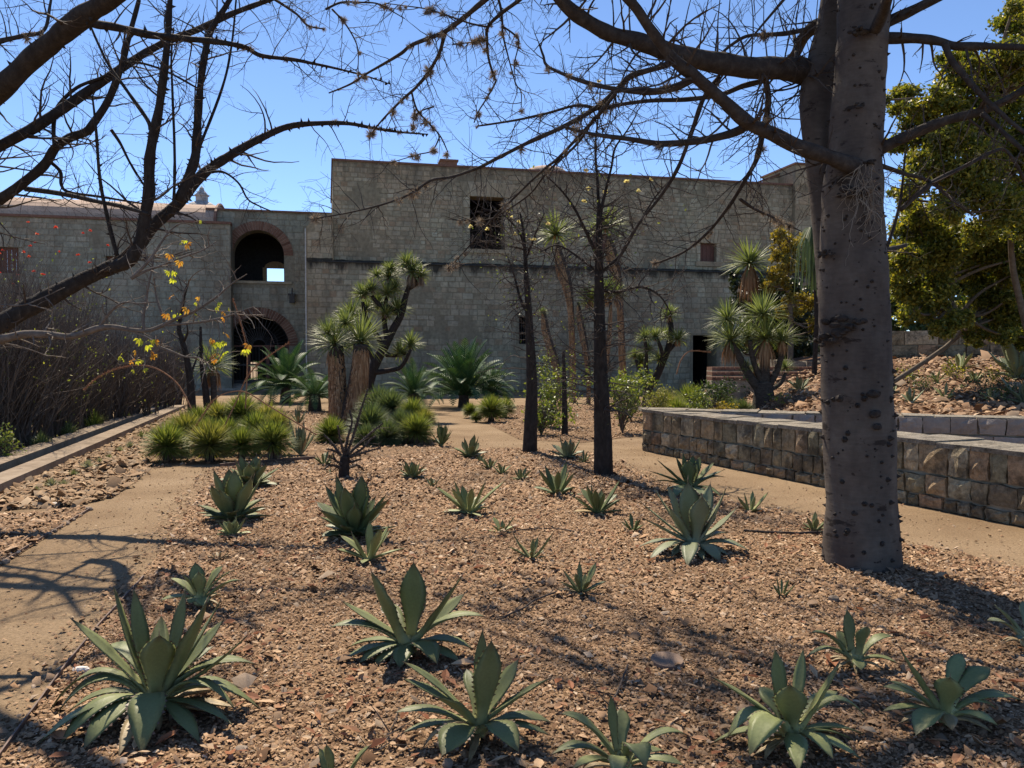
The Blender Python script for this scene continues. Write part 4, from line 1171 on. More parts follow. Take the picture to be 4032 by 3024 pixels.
CL = [  # tile, d0, d1, w0, w1, points, twigs per m, twig length
    ('TR', 6.7, 5.7, 122, 52, [(1345, 470, 6.75), (1318, 370, 6.72), (1255, 308, 6.7), (1150, 298), (1000, 290), (850, 265), (700, 230), (560, 185), (420, 145), (300, 80), (230, 20), (170, -60), (60, -200)], 9, .5),
    ('TR', 6.05, 5.1, 76, 36, [(1490, 725), (1380, 680), (1250, 640), (1130, 580), (1020, 530), (920, 440), (800, 340), (700, 260), (600, 130), (540, 40), (470, -40), (300, -250)], 7, .45),
    ('TR', 5.85, 5.9, 42, 13, [(1020, 540), (960, 572), (880, 595), (780, 612), (640, 620), (500, 600), (350, 580), (225, 548)], 10, .4),
    ('TR', 5.55, 5.9, 38, 9, [(790, 335), (740, 362), (700, 380), (600, 397), (450, 385), (300, 350), (160, 290), (135, 240), (118, 190)], 10, .4),
    ('C2', 6.0, 7.6, 44, 7, [(2212, 380), (2050, 440), (1880, 490), (1790, 575), (1650, 700), (1440, 820), (1200, 930), (1000, 1030), (900, 1082), (720, 1145), (580, 1170), (430, 1265), (250, 1330), (0, 1388), (-200, 1420)], 11, .5),
    ('C2', 6.2, 7.6, 28, 7, [(1790, 585), (1680, 730), (1560, 860), (1400, 1030), (1310, 1100), (1100, 1300), (970, 1430), (850, 1570), (770, 1660), (690, 1740)], 12, .45),
    ('C2', 6.3, 7.7, 20, 6, [(1640, 760), (1530, 930), (1340, 1110), (1230, 1250), (1090, 1350), (960, 1420), (800, 1430), (690, 1420)], 12, .4),
    ('TR', 6.5, 7.3, 27, 8, [(1110, 345), (1000, 372), (900, 410), (750, 430), (600, 435), (450, 455), (380, 470), (280, 455), (150, 490), (0, 522), (-150, 545)], 12, .45),
    ('TR', 6.5, 7.6, 30, 8, [(1095, 335), (1108, 450), (1085, 560), (1060, 680), (1000, 790), (930, 900), (840, 1010), (740, 1090), (610, 1142)], 11, .5),
    ('TR', 6.6, 7.8, 16, 5, [(985, 860), (1050, 905), (1130, 940), (1200, 975), (1250, 1000)], 10, .35),
    ('TR', 6.9, 7.4, 60, 46, [(1365, 95), (1300, 120), (1255, 165), (1225, 230), (1180, 290)], 3, .4),
    ('TR', 6.9, 7.6, 26, 10, [(1280, 125), (1180, 145), (1090, 150), (1010, 158), (940, 200), (890, 245)], 16, .4),
    ('TR', 6.7, 7.2, 22, 12, [(1235, 260), (1225, 200), (1215, 125)], 4, .3),
    ('TR', 6.2, 5.6, 52, 18, [(1600, 165), (1750, 168), (1850, 180), (1920, 198), (2050, 200), (2212, 206), (2400, 230)], 8, .45),
    ('TR', 5.9, 5.6, 32, 14, [(1870, 188), (1905, 270), (1990, 370), (2100, 480), (2212, 570), (2350, 650)], 8, .4),
    ('TR', 6.2, 5.7, 56, 28, [(1570, 655), (1700, 592), (1850, 530), (2000, 490), (2100, 450), (2212, 390), (2400, 300)], 6, .4),
    ('TR', 5.8, 5.5, 26, 12, [(2030, 490), (2120, 570), (2212, 650), (2330, 740)], 8, .4),
    ('TR', 6.3, 5.9, 54, 34, [(1590, 110), (1720, 50), (1850, -15), (2050, -120)], 5, .4),
    ('TR', 6.0, 5.2, 56, 44, [(1572, 125), (1600, 60), (1630, -40), (1660, -200)], 2, .3),
    ('TR', 6.4, 7.0, 24, 8, [(1590, 715), (1700, 752), (1800, 782), (1900, 860), (1990, 930)], 8, .4),
    ('TR', 6.6, 6.9, 28, 12, [(1680, 905), (1800, 800), (1950, 722), (2090, 650), (2145, 662), (2212, 770)], 8, .4),
    ('TR', 6.5, 6.6, 20, 9, [(1600, 1120), (1640, 1010), (1678, 860), (1700, 650)], 7, .3),
    ('TR', 6.5, 7.0, 30, 18, [(1560, 1090), (1640, 1075), (1700, 1060)], 4, .3),
    ('TR', 6.6, 7.2, 26, 10, [(900, 330), (830, 420), (780, 560), (720, 720), (640, 850), (560, 950), (490, 1060), (450, 1150)], 10, .4),
]
tws = MB(); ths = MB()
# the crown above the picture, it throws the dappled shade on the bed
for (x0, z0, pts) in ((0, 4.9, ((1.2, 7.2, 6.2), (.0, 8.3, 7.0), (-1.6, 9.2, 7.6))), (0, 5.2, ((2.2, 7.6, 6.6), (1.4, 9.4, 7.6), (.4, 11.0, 8.2))), (0, 5.6, ((3.6, 7.6, 7.0), (4.2, 9.2, 7.9), (4.4, 11.0, 8.4))), (0, 5.4, ((4.2, 6.6, 6.5), (5.6, 7.2, 7.2), (7.0, 8.2, 7.8))), (0, 6.2, ((2.2, 6.6, 7.6), (1.2, 7.2, 8.5), (.2, 7.6, 9.2))), (0, 5.0, ((1.4, 6.2, 5.9), (-.2, 6.9, 6.5), (-1.8, 7.9, 7.2))), (0, 5.9, ((3.2, 8.2, 7.2), (2.8, 10.2, 8.3), (2.4, 12.0, 9.0)))):
    c0 = min(mq, key=lambda q: abs(q[0].z - z0))[0]
    q = ups([(c0, .09)] + [(Vector(p), r) for p, r in zip(pts, (.07, .045, .02))], 7)
    q = [(v + Vector((noise.noise(v * 1.4), noise.noise(v * 1.4 + Vector((5, 0, 0))), noise.noise(v * 1.4 + Vector((0, 5, 0))))) * .25, r) for v, r in q]; q[0] = (c0, .09)
    mb = MB(); mb.tube([v for v, r in q], [r for v, r in q], 8); mb.build('limb', M['limb_bark'], ce, smooth=True)
    twigs_on(tws, q, rc, 13, 1.3, 2, .36, UPV * .1, rmax=.026, rmin=.008)
for k_, (tl, d0, d1, w0, w1, pts, pm, tl_) in enumerate(CL):
    q = limb_pts(tl, d0, d1, w0 * .92, w1 * .92, pts, 6, .12)
    mb = MB(); mb.tube([v for v, r in q], [r for v, r in q], 12 if w0 > 30 else 8)
    mb.build('limb', M['limb_bark'], ce, smooth=True)
    twigs_on(tws, q, rc, pm * 1.25, tl_ * 1.2, 2, .34, UPV * .25 if k_ % 2 else DN * .3)
    if k_ in (4, 5, 6, 7, 8, 9, 11, 3, 2): MOSS.append((q, 9 if k_ in (4, 5, 7, 8) else 6))
# upright shoots on the big horizontal limb
q = limb_pts(*CL[0][:6], 6, 0)
for i in range(14):
    v, r = q[8 + i * 3]; twig(tws, v, Vector((rc.uniform(-.2, .2), rc.uniform(-.2, .2), 1)).normalized(), rc.uniform(.5, 1.1), .007, 1, rc, UPV * .6, 4, .10, .5)
tag(tws.build('twigs', M['twig_bark'], ce), kind='stuff')
for (v0, v1) in zip(mq[:-1], mq[1:]):
    if v0[0].z > 4.5: break
    for _ in range(int(95 * (v1[0] - v0[0]).length) + (1 if rc.random() < .4 else 0)):
        a = rc.uniform(0, 6.283); f = rc.random(); c0 = v0[0].lerp(v1[0], f); r0 = v0[1] + (v1[1] - v0[1]) * f
        s_ = Vector((math.cos(a), math.sin(a), 0)); p = c0 + s_ * (r0 - .004); L = rc.uniform(.008, .036) * (1.2 if c0.z < 1.6 else .8)
        ths.tube([p, p + s_ * L * .4, p + s_ * L + UPV * L * .1], [L * .62, L * .36, .001], 6, cap=False)
tag(ths.build('thorns', M['thorn'], ce), kind='stuff')
# knobs and scars on the trunk
for i, (x, y, w) in enumerate(((1415, 62, 60), (1560, 42, 60), (1570, 130, 60), (1580, 185, 50), (1480, 560, 30), (1600, 690, 40))):
    c0 = P('BR', x, y, TY - .27); mb = MB(); rock_mesh(mb, c0, msize('BR', w, TY) / 2, rc, (1, .5, .6)); mb.build('knob', M['thorn'], ce)
for i, (x, y, w) in enumerate(((1440, 1405, 150), (1545, 1395, 110), (1355, 1095, 80), (1500, 835, 170), (1545, 700, 70), (1500, 455, 60), (1580, 545, 44), (1345, 1470, 110), (1580, 1090, 90), (1500, 130, 90))):
    off = ((x - 1478) / 150.0); yy = TY - .27 * math.sqrt(max(.05, 1 - off * off)) + .03
    mb = MB()
    for _ in range(11):
        xx = x + rc.gauss(0, .24) * w; of = max(-.97, min(.97, (xx - 1478) / 150.0)); c0 = P('TR', xx, y + rc.gauss(0, .1) * w, TY - .27 * math.sqrt(max(.05, 1 - of * of)) + .02)
        rock_mesh(mb, c0, msize('TR', w, TY) / 2 * rc.uniform(.16, .42), rc, (1.2, .55, .6), 2)
    mb.build('bark_scar', M['thorn'], ce)
# dry epiphyte roots hanging from the fork
er = MB()
for i in range(46):
    p = P('TR', rc.uniform(1490, 1570), rc.uniform(700, 860), TY - .30); twig(er, p, Vector((rc.uniform(-.6, .6), -.4, -1)).normalized(), rc.uniform(.15, .45), .0035, 1, rc, DN * .8, 3, .5, .8)
er.build('hanging_roots', M['moss_ball'], ce)

# ---- the bare tree on the left, its trunk just outside the picture
rl = random.Random(14)
lt = thing('bare_tree', 'large bare dark tree whose thorny limbs reach in from the left', 'tree', (-8.6, 9.0, 0))
lt_tr = ups([(Vector((-8.6, 9.0, -.1)), .34), (Vector((-8.55, 8.9, .8)), .27), (Vector((-8.4, 8.7, 1.6)), .24), (Vector((-8.3, 8.5, 2.6)), .21), (Vector((-8.2, 8.3, 3.6)), .15)], 5)
mb = MB(); mb.tube([v for v, r in lt_tr], [r for v, r in lt_tr], 20); mb.build('trunk', M['limb_bark'], lt, smooth=True)
LL_ = [
    ('TL', 7.45, 6.04, 104, 70, [(-420, 700, 8.58), (-150, 520, 7.92), (0, 385), (120, 270), (250, 160), (350, 80), (480, -10), (650, -130), (850, -300)], 4, .5, 1),
    ('TL', 7.94, 9.61, 56, 16, [(-420, 850, 8.58), (-120, 700, 8.25), (0, 632), (150, 550), (300, 450), (450, 345), (600, 245), (720, 180), (850, 130), (1000, 60), (1160, 0), (1350, -70)], 9, .55, 1),
    ('TL', 6.80, 9.61, 40, 4, [(365, 85), (420, 105), (500, 117), (640, 150), (800, 167), (950, 182), (1060, 205), (1130, 240), (1280, 260), (1380, 280), (1480, 302), (1580, 328), (1690, 365)], 10, .5, 1),
    ('TL', 8.59, 8.68, 56, 18, [(-350, 1000, 8.74), (-120, 940, 8.74), (0, 860), (90, 800), (190, 715), (238, 640), (300, 595), (370, 572), (400, 540), (470, 430), (520, 300), (560, 150), (600, 0)], 9, .55, 0),
    ('TL', 8.75, 7.75, 24, 15, [(110, 815), (280, 840), (420, 870), (540, 895), (640, 925)], 8, .4, 0),
    ('TL', 8.26, 10.23, 96, 5, [(-380, 1580, 8.74), (-120, 1480, 8.50), (0, 1400), (200, 1290), (400, 1190), (500, 1145), (575, 1085), (640, 1005), (700, 940), (780, 870), (880, 750), (1000, 668), (1140, 590), (1270, 542), (1480, 532), (1620, 555), (1740, 572), (1850, 580)], 7, .5, 1),
    ('TL', 8.07, 8.06, 62, 18, [(490, 1155), (560, 1125), (603, 1050), (622, 960), (640, 850), (652, 650), (690, 450), (720, 220), (735, 0), (745, -150)], 7, .6, 1),
    ('TL', 8.18, 8.53, 44, 18, [(770, 870), (840, 690), (855, 520), (870, 340), (905, 150), (980, 20), (1040, -90)], 8, .6, 1),
    ('TL', 8.42, 8.68, 14, 7, [(860, 640), (960, 380), (1000, 200), (1020, 0), (1030, -100)], 8, .4, 0),
    ('TL', 8.18, 8.37, 18, 8, [(650, 560), (635, 515), (540, 380), (470, 280), (420, 180), (370, 60)], 9, .5, 0),
    ('TL', 8.10, 8.37, 15, 8, [(750, 890), (755, 700), (745, 400), (740, 250), (750, 120)], 8, .4, 0),
    ('TL', 8.10, 8.06, 20, 9, [(505, 1105), (460, 920), (430, 760), (415, 560), (400, 420)], 7, .4, 1),
    ('TL', 8.75, 9.30, 13, 5, [(880, 752), (960, 742), (1030, 790), (1070, 860), (1120, 890), (1180, 915)], 14, .4, 0),
    ('TL', 8.75, 8.99, 16, 7, [(205, 690), (260, 740), (265, 800), (300, 830), (430, 850), (620, 880)], 8, .4, 0),
    ('TL', 8.59, 8.84, 18, 8, [(235, 640), (232, 540), (250, 460), (330, 380), (450, 330), (560, 270), (700, 300), (850, 380)], 8, .4, 0),
    ('TL', 8.75, 9.15, 14, 6, [(480, 560), (520, 620), (560, 700), (610, 780), (640, 820)], 14, .4, 0),
    ('C2', 6.3, 8.2, 42, 9, [(1150, -190), (1000, -60), (930, 0), (780, 125), (670, 205), (560, 250), (450, 295), (390, 345), (300, 400), (160, 480), (60, 545), (-80, 602)], 10, .5, 0),
    ('C2', 7.1, 8.0, 28, 9, [(672, 205), (640, 330), (600, 410), (540, 505), (470, 580), (400, 640), (300, 740), (230, 820), (180, 890)], 12, .45, 0),
    ('C2', 7.7, 8.2, 15, 7, [(455, 595), (490, 710), (560, 790), (640, 880), (690, 985)], 12, .4, 0),
    ('C2', 7.9, 8.1, 12, 6, [(600, 690), (500, 728), (470, 790), (455, 850)], 8, .3, 0),
    ('C2', 6.3, 7.9, 34, 7, [(1400, -260), (1200, -50), (1140, 10), (1040, 85), (950, 175), (945, 270), (955, 380), (990, 500), (1000, 530), (940, 640), (890, 720), (860, 795)], 13, .45, 0),
    ('C2', 6.9, 7.5, 18, 5, [(1000, -60), (1030, 40), (1042, 130), (1048, 230), (1090, 400), (1130, 540), (1165, 600), (1165, 720)], 14, .4, 0),
    ('C2', 7.0, 7.6, 13, 6, [(950, 175), (830, 150), (700, 105), (560, 60), (430, 40), (280, 20)], 12, .4, 0),
    ('C2', 7.1, 7.4, 12, 6, [(945, 262), (850, 275), (720, 285)], 10, .3, 0),
    ('C2', 7.0, 7.5, 13, 5, [(1042, 170), (1110, 215), (1150, 260), (1140, 330), (1120, 420), (1130, 520)], 14, .35, 0),
    ('C2', 7.9, 8.2, 10, 5, [(640, 880), (590, 975), (500, 1000), (400, 1030), (300, 1060)], 12, .3, 0),
    ('TL', 8.10, 8.68, 26, 8, [(-100, 210), (0, 178), (100, 155), (190, 130), (215, 30), (230, -60)], 12, .4, 0),
    ('TL', 10.69, 11.78, 14, 6, [(1160, -20), (1280, 60), (1330, 110), (1400, 125)], 12, .4, 0),
    ('C2', 7.0, 7.6, 16, 6, [(-100, 60), (0, 15), (120, 15), (240, 25), (350, 85), (410, 120)], 14, .4, 0),
    ('C2', 7.2, 7.8, 13, 5, [(-60, 60), (30, 160), (100, 290), (110, 400), (100, 460)], 12, .4, 0),
]
ltw = MB(); lth = MB()
for k_, (tl, d0, d1, w0, w1, pts, pm, tl_, th_) in enumerate(LL_):
    q = limb_pts(tl, d0, d1, w0, w1, pts, 6, .12)
    mb = MB(); mb.tube([v for v, r in q], [r for v, r in q], 14 if w0 > 40 else 8)
    mb.build('limb', M['dark_bark'] if k_ < 16 else M['limb_bark'], lt, smooth=True)
    twigs_on(ltw, q, rl, pm * (.75 if k_ < 16 else 1), tl_ * (1.5 if tl == 'TL' else 1), 2, .28, UPV * .3 if k_ < 12 else DN * .1, rmax=.014)
    if th_: thorns(lth, q, rl, 36 if k_ in (5, 6, 7) else 12, .034)
    if k_ >= 16 or k_ in (2, 5): MOSS.append((q, 10 if k_ in (16, 17, 20) else 5))
tag(ltw.build('twigs', M['twig_bark'], lt), kind='stuff'); tag(lth.build('thorns', M['thorn'], lt), kind='stuff')

# ---- low lit branch with yellow leaves
ml = thing('leafy_branch_tree', 'pale sunlit sinuous low branch with scattered yellow and orange leaves on the left', 'tree', (-5.0, 5.6, 0))
mb = MB(); q0 = ups([(Vector((-5.0, 5.6, -.05)), .12), (Vector((-4.9, 5.5, .7)), .10), (Vector((-4.4, 5.3, 1.15)), .08), (P('C4', -300, 960, 5.2), .07)], 4)
mb.tube([v for v, r in q0], [r for v, r in q0], 12); mb.build('trunk', M['limb_bark'], ml, smooth=True)
LM = [
    ('C4', 5.2, 5.2, 64, 6, [(-300, 960), (-60, 895), (60, 870), (150, 850), (280, 850), (430, 865), (530, 845), (640, 808), (740, 802), (850, 822), (960, 825), (1060, 790), (1150, 745), (1260, 700), (1400, 610), (1500, 525), (1600, 460)]),
    ('C4', 5.2, 5.2, 20, 6, [(1080, 790), (1300, 770), (1450, 740), (1560, 700), (1650, 670)]),
    ('C4', 5.0, 5.1, 24, 6, [(850, 490), (960, 380), (1040, 260), (1100, 180), (1180, 130), (1260, 150)]),
    ('C4', 5.0, 5.2, 22, 6, [(850, 490), (940, 440), (1030, 410), (1180, 350), (1300, 310), (1400, 250)]),
    ('C4', 5.2, 5.3, 22, 7, [(935, 818), (928, 750), (945, 640), (965, 520), (990, 400), (1000, 300)]),
    ('C4', 5.2, 5.3, 20, 7, [(1065, 765), (1040, 690), (1010, 590), (1000, 480)]),
    ('C4', 5.2, 5.1, 20, 6, [(645, 800), (720, 700), (800, 645), (900, 650), (1000, 640)]),
    ('C4', 5.2, 5.2, 16, 6, [(1030, 930), (1100, 955), (1200, 995), (1280, 1000), (1350, 1035)]),
    ('C4', 5.2, 5.2, 14, 6, [(850, 825), (950, 870), (1030, 930), (960, 1000), (850, 1030), (770, 1050)]),
    ('C4', 5.2, 5.3, 14, 5, [(-40, 905), (60, 915), (180, 945), (320, 995)]),
    ('C4', 5.25, 5.3, 13, 5, [(1150, 745), (1180, 650), (1190, 590), (1225, 520)]),
    ('C4', 5.1, 5.2, 12, 5, [(0, 660), (150, 660), (280, 610), (420, 545)]),
]
mt_ = MB(); mpts = []; mtips = []
for k_, (tl, d0, d1, w0, w1, pts) in enumerate(LM):
    q = limb_pts(tl, d0, d1, w0, w1, pts, 6, .2)
    mb = MB(); mb.tube([v for v, r in q], [r for v, r in q], 10); mb.build('limb', M['sunlit_bark'], ml, smooth=True)
    twigs_on(mt_, q, rl, 12, .26, 1, .35, UPV * .25, .1, .3, .008); mpts += [v for v, r in q]
def palm_leaf(mat_, L, rng):
    mb = MB(); n = 5
    for i in range(n):
        a = math.radians(-70 + 140 * i / (n - 1)); d = Vector((math.cos(a), math.sin(a), -.35 + .1 * rng.uniform(-1, 1))).normalized(); s = Vector((-math.sin(a), math.cos(a), 0)); ln = L * (1 - .25 * abs(i - 2) / 2)
        p0 = d * ln * .12; pm_ = d * ln * .6 + Vector((0, 0, .06 * ln)); p1 = d * ln + Vector((0, 0, -.12 * ln)); w = ln * .24
        mb.face([p0, pm_ + s * w, p1]); mb.face([p0, p1, pm_ - s * w])
    return mb.mesh('leaf', mat_)
LV = {m: [palm_leaf(M[m], .062, rl) for _ in range(3)] for m in ('lime_leaf', 'orange_leaf')}
for (x, y) in ((1305, 110), (1195, 240), (1210, 262), (1175, 250), (1100, 328), (1165, 372), (1150, 350), (1090, 440), (1070, 430), (1130, 440), (1130, 490), (1110, 600), (1285, 605), (1268, 640), (1215, 680), (1255, 700), (1425, 640), (1405, 668), (1480, 675), (1438, 700), (1445, 738), (1075, 715), (1100, 730), (1138, 715), (1460, 845), (1375, 880), (900, 875), (925, 890), (985, 885), (1010, 880), (1390, 905), (1400, 895), (1425, 900), (1460, 895), (780, 985), (795, 1005), (880, 952), (960, 918), (990, 985), (975, 960), (1610, 912), (1575, 960), (1590, 945), (1460, 962), (1435, 990), (1370, 985), (1385, 1010), (890, 1015), (850, 1015), (910, 1012), (940, 1068), (865, 1078), (1420, 985)):
    p = P('C4', x, y, 5.2 + rl.uniform(-.12, .12)); near_ = min(mpts, key=lambda q: (q - p).length)
    pts = ups([(near_, .003), (near_.lerp(p, .5) + Vector((rl.uniform(-.03, .03), 0, rl.uniform(-.02, .05))), .0025), (p, .0016)], 4); mt_.tube([v for v, r in pts], [r for v, r in pts], 3, cap=False)
    o = new_obj('leaf', rl.choice(LV['lime_leaf' if rl.random() < .74 else 'orange_leaf']), ml); o.location = p - ml.location; o.rotation_euler = (rl.uniform(-.9, .9), rl.uniform(.2, 1.4), rl.uniform(0, 6.28)); s = rl.uniform(.5, .9); o.scale = (s, s, s)
tag(mt_.build('twigs', M['sunlit_bark'], ml), kind='stuff')

# ---- ball moss on the branches
def needles(mb, c, R_, n, rng, w, lo=-1.0, mi=0, curve=0.0, inner=.1):
    for i in range(n):
        z = rng.uniform(lo, 1); a = rng.uniform(0, 6.283); h = math.sqrt(max(0, 1 - z * z)); d = Vector((h * math.cos(a), h * math.sin(a), z)); s = d.cross(rdir(rng)).normalized() * w; L = R_ * rng.uniform(.7, 1.1)
        b = c + d * R_ * inner; m = c + d * L * .6 + DN * curve * L * .3; e = c + d * L + DN * curve * L
        k0 = len(mb.v); mb.v += [tuple(b - s), tuple(b + s), tuple(m + s * .8), tuple(m - s * .8), tuple(e)]
        mb.f += [(k0, k0 + 1, k0 + 2, k0 + 3), (k0 + 3, k0 + 2, k0 + 4)]; mb.m += [mi, mi]
rm = random.Random(3)
mossm = []
for i in range(5):
    mb = MB(); needles(mb, Vector((0, 0, 0)), 1.0, 120, rm, .035, -1, 0, rm.uniform(-.2, .3)); rock_mesh(mb, (0, 0, 0), .32, rm, (1, 1, 1), 1); mossm.append(mb.mesh('ball_moss', M['moss_ball']))
for q, cnt in MOSS:
    for _ in range(cnt):
        v, r = q[rm.randrange(int(len(q) * .2), len(q))]; s = rm.choice((.03, .04, .052, .068)) * rm.uniform(.8, 1.2)
        o = new_obj('ball_moss', rm.choice(mossm)); o.location = v + Vector((rm.uniform(-.02, .02), rm.uniform(-.02, .02), rm.uniform(-.03, .01))); o.scale = (s, s, s); o.rotation_euler = (rm.uniform(0, 6), rm.uniform(0, 6), 0)
        tag(o, 'small spiky grey brown ball moss clinging to a bare branch', 'ball moss', 'ball moss on the bare branches')

# ------------------------------------------------------------------ agaves
WP = [(0, .60), (.08, .46), (.22, .52), (.40, .78), (.55, .98), (.66, 1.0), (.78, .80), (.88, .50), (.95, .24), (1.0, .03)]
def wprof(t):
    for (a, x), (b, y) in zip(WP[:-1], WP[1:]):
        if t <= b: return x + (y - x) * (t - a) / (b - a)
    return .03
def leaf(parent, b, c, e, w, rng, mats, n=9, cup=.22, teeth=True, side=None, name='leaf'):
    """agave leaf along a quadratic curve b-c-e; w = greatest width"""
    mb = MB(); st = []
    for i in range(n + 1):
        t = i / n; p = b * (1 - t) ** 2 + c * (2 * t * (1 - t)) + e * t * t; tg = ((c - b) * (1 - t) + (e - c) * t)
        if tg.length < 1e-6: tg = e - b
        st.append((t, p, tg.normalized()))
    h = Vector((e.x - b.x, e.y - b.y, 0))
    sd_ = side if side is not None else (h.normalized().cross(UPV) if h.length > 1e-4 else Vector((1, 0, 0)))
    tw = rng.uniform(-.25, .25)
    rings = []
    for (t, p, tg) in st:
        s = (sd_ - tg * sd_.dot(tg)).normalized(); nm = s.cross(tg).normalized()
        s2 = s * math.cos(tw * t) + nm * math.sin(tw * t); nm = s2.cross(tg).normalized(); s = s2
        hw = w * .5 * wprof(t); cu = cup * hw * (1 - .5 * t); th = .16 * w * (1 - t) ** 1.2 + .004
        rip = .02 * w * math.sin(t * 17 + tw * 20)
        k0 = len(mb.v)
        mb.v += [tuple(p - s * hw + nm * (cu * 1.4 + rip)), tuple(p - s * hw * .5 + nm * cu * .35), tuple(p), tuple(p + s * hw * .5 + nm * cu * .35), tuple(p + s * hw + nm * (cu * 1.4 - rip)), tuple(p + s * hw * .5 - nm * (th - cu * .2)), tuple(p - nm * th * 1.25), tuple(p - s * hw * .5 - nm * (th - cu * .2))]
        rings.append((k0, s, nm, tg, hw))
    for i in range(n):
        a, b_ = rings[i][0], rings[i + 1][0]
        for j in range(8):
            q = (j + 1) % 8
            mb.f.append((a + j, a + q, b_ + q, b_ + j)); mb.m.append(0)
    k0, s, nm, tg, hw = rings[-1]; tip = len(mb.v); mb.v.append(tuple(st[-1][1] + tg * w * .30))
    for j in range(8): mb.f.append((k0 + j, k0 + (j + 1) % 8, tip)); mb.m.append(1)
    if teeth:
        L = (e - b).length
        cnt = max(6, int(L / max(.028, w * .24)))
        for sgn, idx in ((-1, 0), (1, 4)):
            for q in range(cnt):
                t = .12 + .83 * (q + rng.uniform(-.2, .2)) / cnt; x = t * n; i = min(n - 1, int(x)); f = x - i
                pa = Vector(mb.v[rings[i][0] + idx]); pb = Vector(mb.v[rings[i + 1][0] + idx]); p = pa.lerp(pb, f); d = (pb - pa).normalized(); s = rings[i][1] * sgn
                z = w * .075 * rng.uniform(.7, 1.3); k = len(mb.v); mb.v += [tuple(p - d * z * .8 - s * z * .2), tuple(p + d * z * .8 - s * z * .2), tuple(p + s * z + d * z * .4)]
                mb.f.append((k, k + 1, k + 2)); mb.m.append(1)
    o = mb.build(name, mats, parent, smooth=True)
    al = [min(1.0, (i // 8) / n) for i in range(8 * (n + 1))] + [1.0] + [.5] * (len(mb.v) - 8 * (n + 1) - 1)
    at = o.data.attributes.new('along', 'FLOAT', 'POINT'); at.data.foreach_set('value', al)
    return o
AG = 'agaves planted in the gravel bed'
def hero(label, tile, bx, by, leaves, mat='agave_green', cat='agave', group=AG, gz=.0, core=1.0):
    rng = random.Random(int(bx * 7 + by)); g = G(tile, bx, by, .09); loc = Vector((g.x, g.y, 0))
    t = thing('agave', label, cat, loc, group)
    for L in leaves:
        tx, ty, dy, w = L[:4]; arch = L[4] if len(L) > 4 else 0.0; mt = L[5] if len(L) > 5 else mat
        e = P(tile, tx, ty, g.y + dy)
        if e.z < .015: e = G(tile, tx, ty, .015)
        h = Vector((e.x - g.x, e.y - g.y, 0)); hn = h.normalized() if h.length > 1e-3 else Vector((0, -1, 0))
        b = g + hn * .025 * core - UPV * (.03 if e.z < .2 else .0); ln = (e - b).length
        if e.z > .25:
            c = b.lerp(e, .45) + hn * ln * .06 + UPV * ln * arch * 1.6
        else: c = b.lerp(e, .5) + UPV * ln * (arch * 1.8 + .2)
        leaf(t, b, c, e, msize(tile, w, g.y + dy * .5) * 1.14, rng, [M[mt], M['spine']], 11, .15 if e.z > .15 else .08)
    mb = MB(); rock_mesh(mb, (g.x, g.y, .05), .05 * core, rng, (1, 1, 1.2), 1); mb.build('heart', M[mat], t)
    big = max(abs(L[0] - bx) for L in leaves) * TILE[tile][2] / FPX * g.y
    for i in range(7):      # withered leaves pressed to the ground under the rosette
        a = rng.uniform(0, 6.283); ln = big * rng.uniform(.45, .75); d = Vector((math.cos(a), math.sin(a), 0)); b = loc + d * .03 + UPV * .04; e = loc + d * ln + UPV * .02
        leaf(t, b, b.lerp(e, .5) + UPV * .03 + Vector((rng.uniform(-.03, .03), rng.uniform(-.03, .03), 0)), e, ln * .16, rng, [M['agave_dry'], M['spine']], 6, .5, False, None, 'withered_leaf')
    return t
hero('largest agave at the lower left with long arching leaves', 'H1', 770, 580, [
    (360, 217, .0, 78, .06), (566, 55, .03, 62), (664, 68, .08, 78), (917, 70, .12, 84), (800, 198, .32, 86), (788, 296, -.16, 150, .1), (1022, 132, -.04, 140), (1090, 122, .12, 60), (1104, 218, .2, 112), (1058, 348, .3, 60), (1222, 296, -.06, 56, -.05), (1258, 432, .05, 104, .06), (1178, 548, .18, 92, .05), (1160, 650, -.14, 72, .18), (1285, 652, .02, 92, .12), (1150, 735, -.2, 62, .0), (990, 825, -.24, 84, .0), (702, 885, -.30, 150, .22), (590, 888, -.28, 70, .02, 'agave_dry'), (415, 855, -.26, 125, .12), (300, 830, -.28, 104, .16), (188, 830, -.16, 82, .08), (272, 692, -.02, 92, .28), (246, 664, .10, 66, .28), (338, 672, .03, 60, .1), (505, 352, .26, 92, .1), (840, 470, .2, 80, .1)], 'agave_green')
hero('small agave with spoon shaped leaves above the largest agave', 'BL', 868, 905, [
    (735, 838, .04, 56), (843, 772, .08, 60), (858, 812, -.08, 52), (962, 786, .1, 50), (1012, 803, .02, 20), (1040, 846, -.02, 42, .02), (787, 825, -.1, 26), (690, 936, -.08, 38, .02), (882, 962, -.18, 58, .08), (815, 948, -.15, 40, .02), (935, 905, -.08, 36, .0), (800, 880, .1, 44)], 'agave_pale')
hero('star shaped agave in the centre foreground with stiff leaves', 'BL', 1768, 1098, [
    (1787, 772, .05, 108), (1607, 812, -.12, 128), (1652, 950, .24, 72), (1824, 872, .28, 62), (1992, 832, -.08, 100), (2006, 905, .12, 82), (2090, 1002, -.02, 62, .04), (1482, 940, .04, 58), (1425, 1050, -.03, 58, .05), (1492, 1142, .05, 60, .02), (1480, 1192, -.06, 52, .0), (1550, 1206, -.14, 66, .03), (1618, 1212, -.18, 64, .0), (1726, 1226, -.24, 80, .06), (1888, 1208, -.24, 104, .12), (1992, 1206, -.17, 66, .0), (2042, 1142, -.03, 76, .04)], 'agave_green')
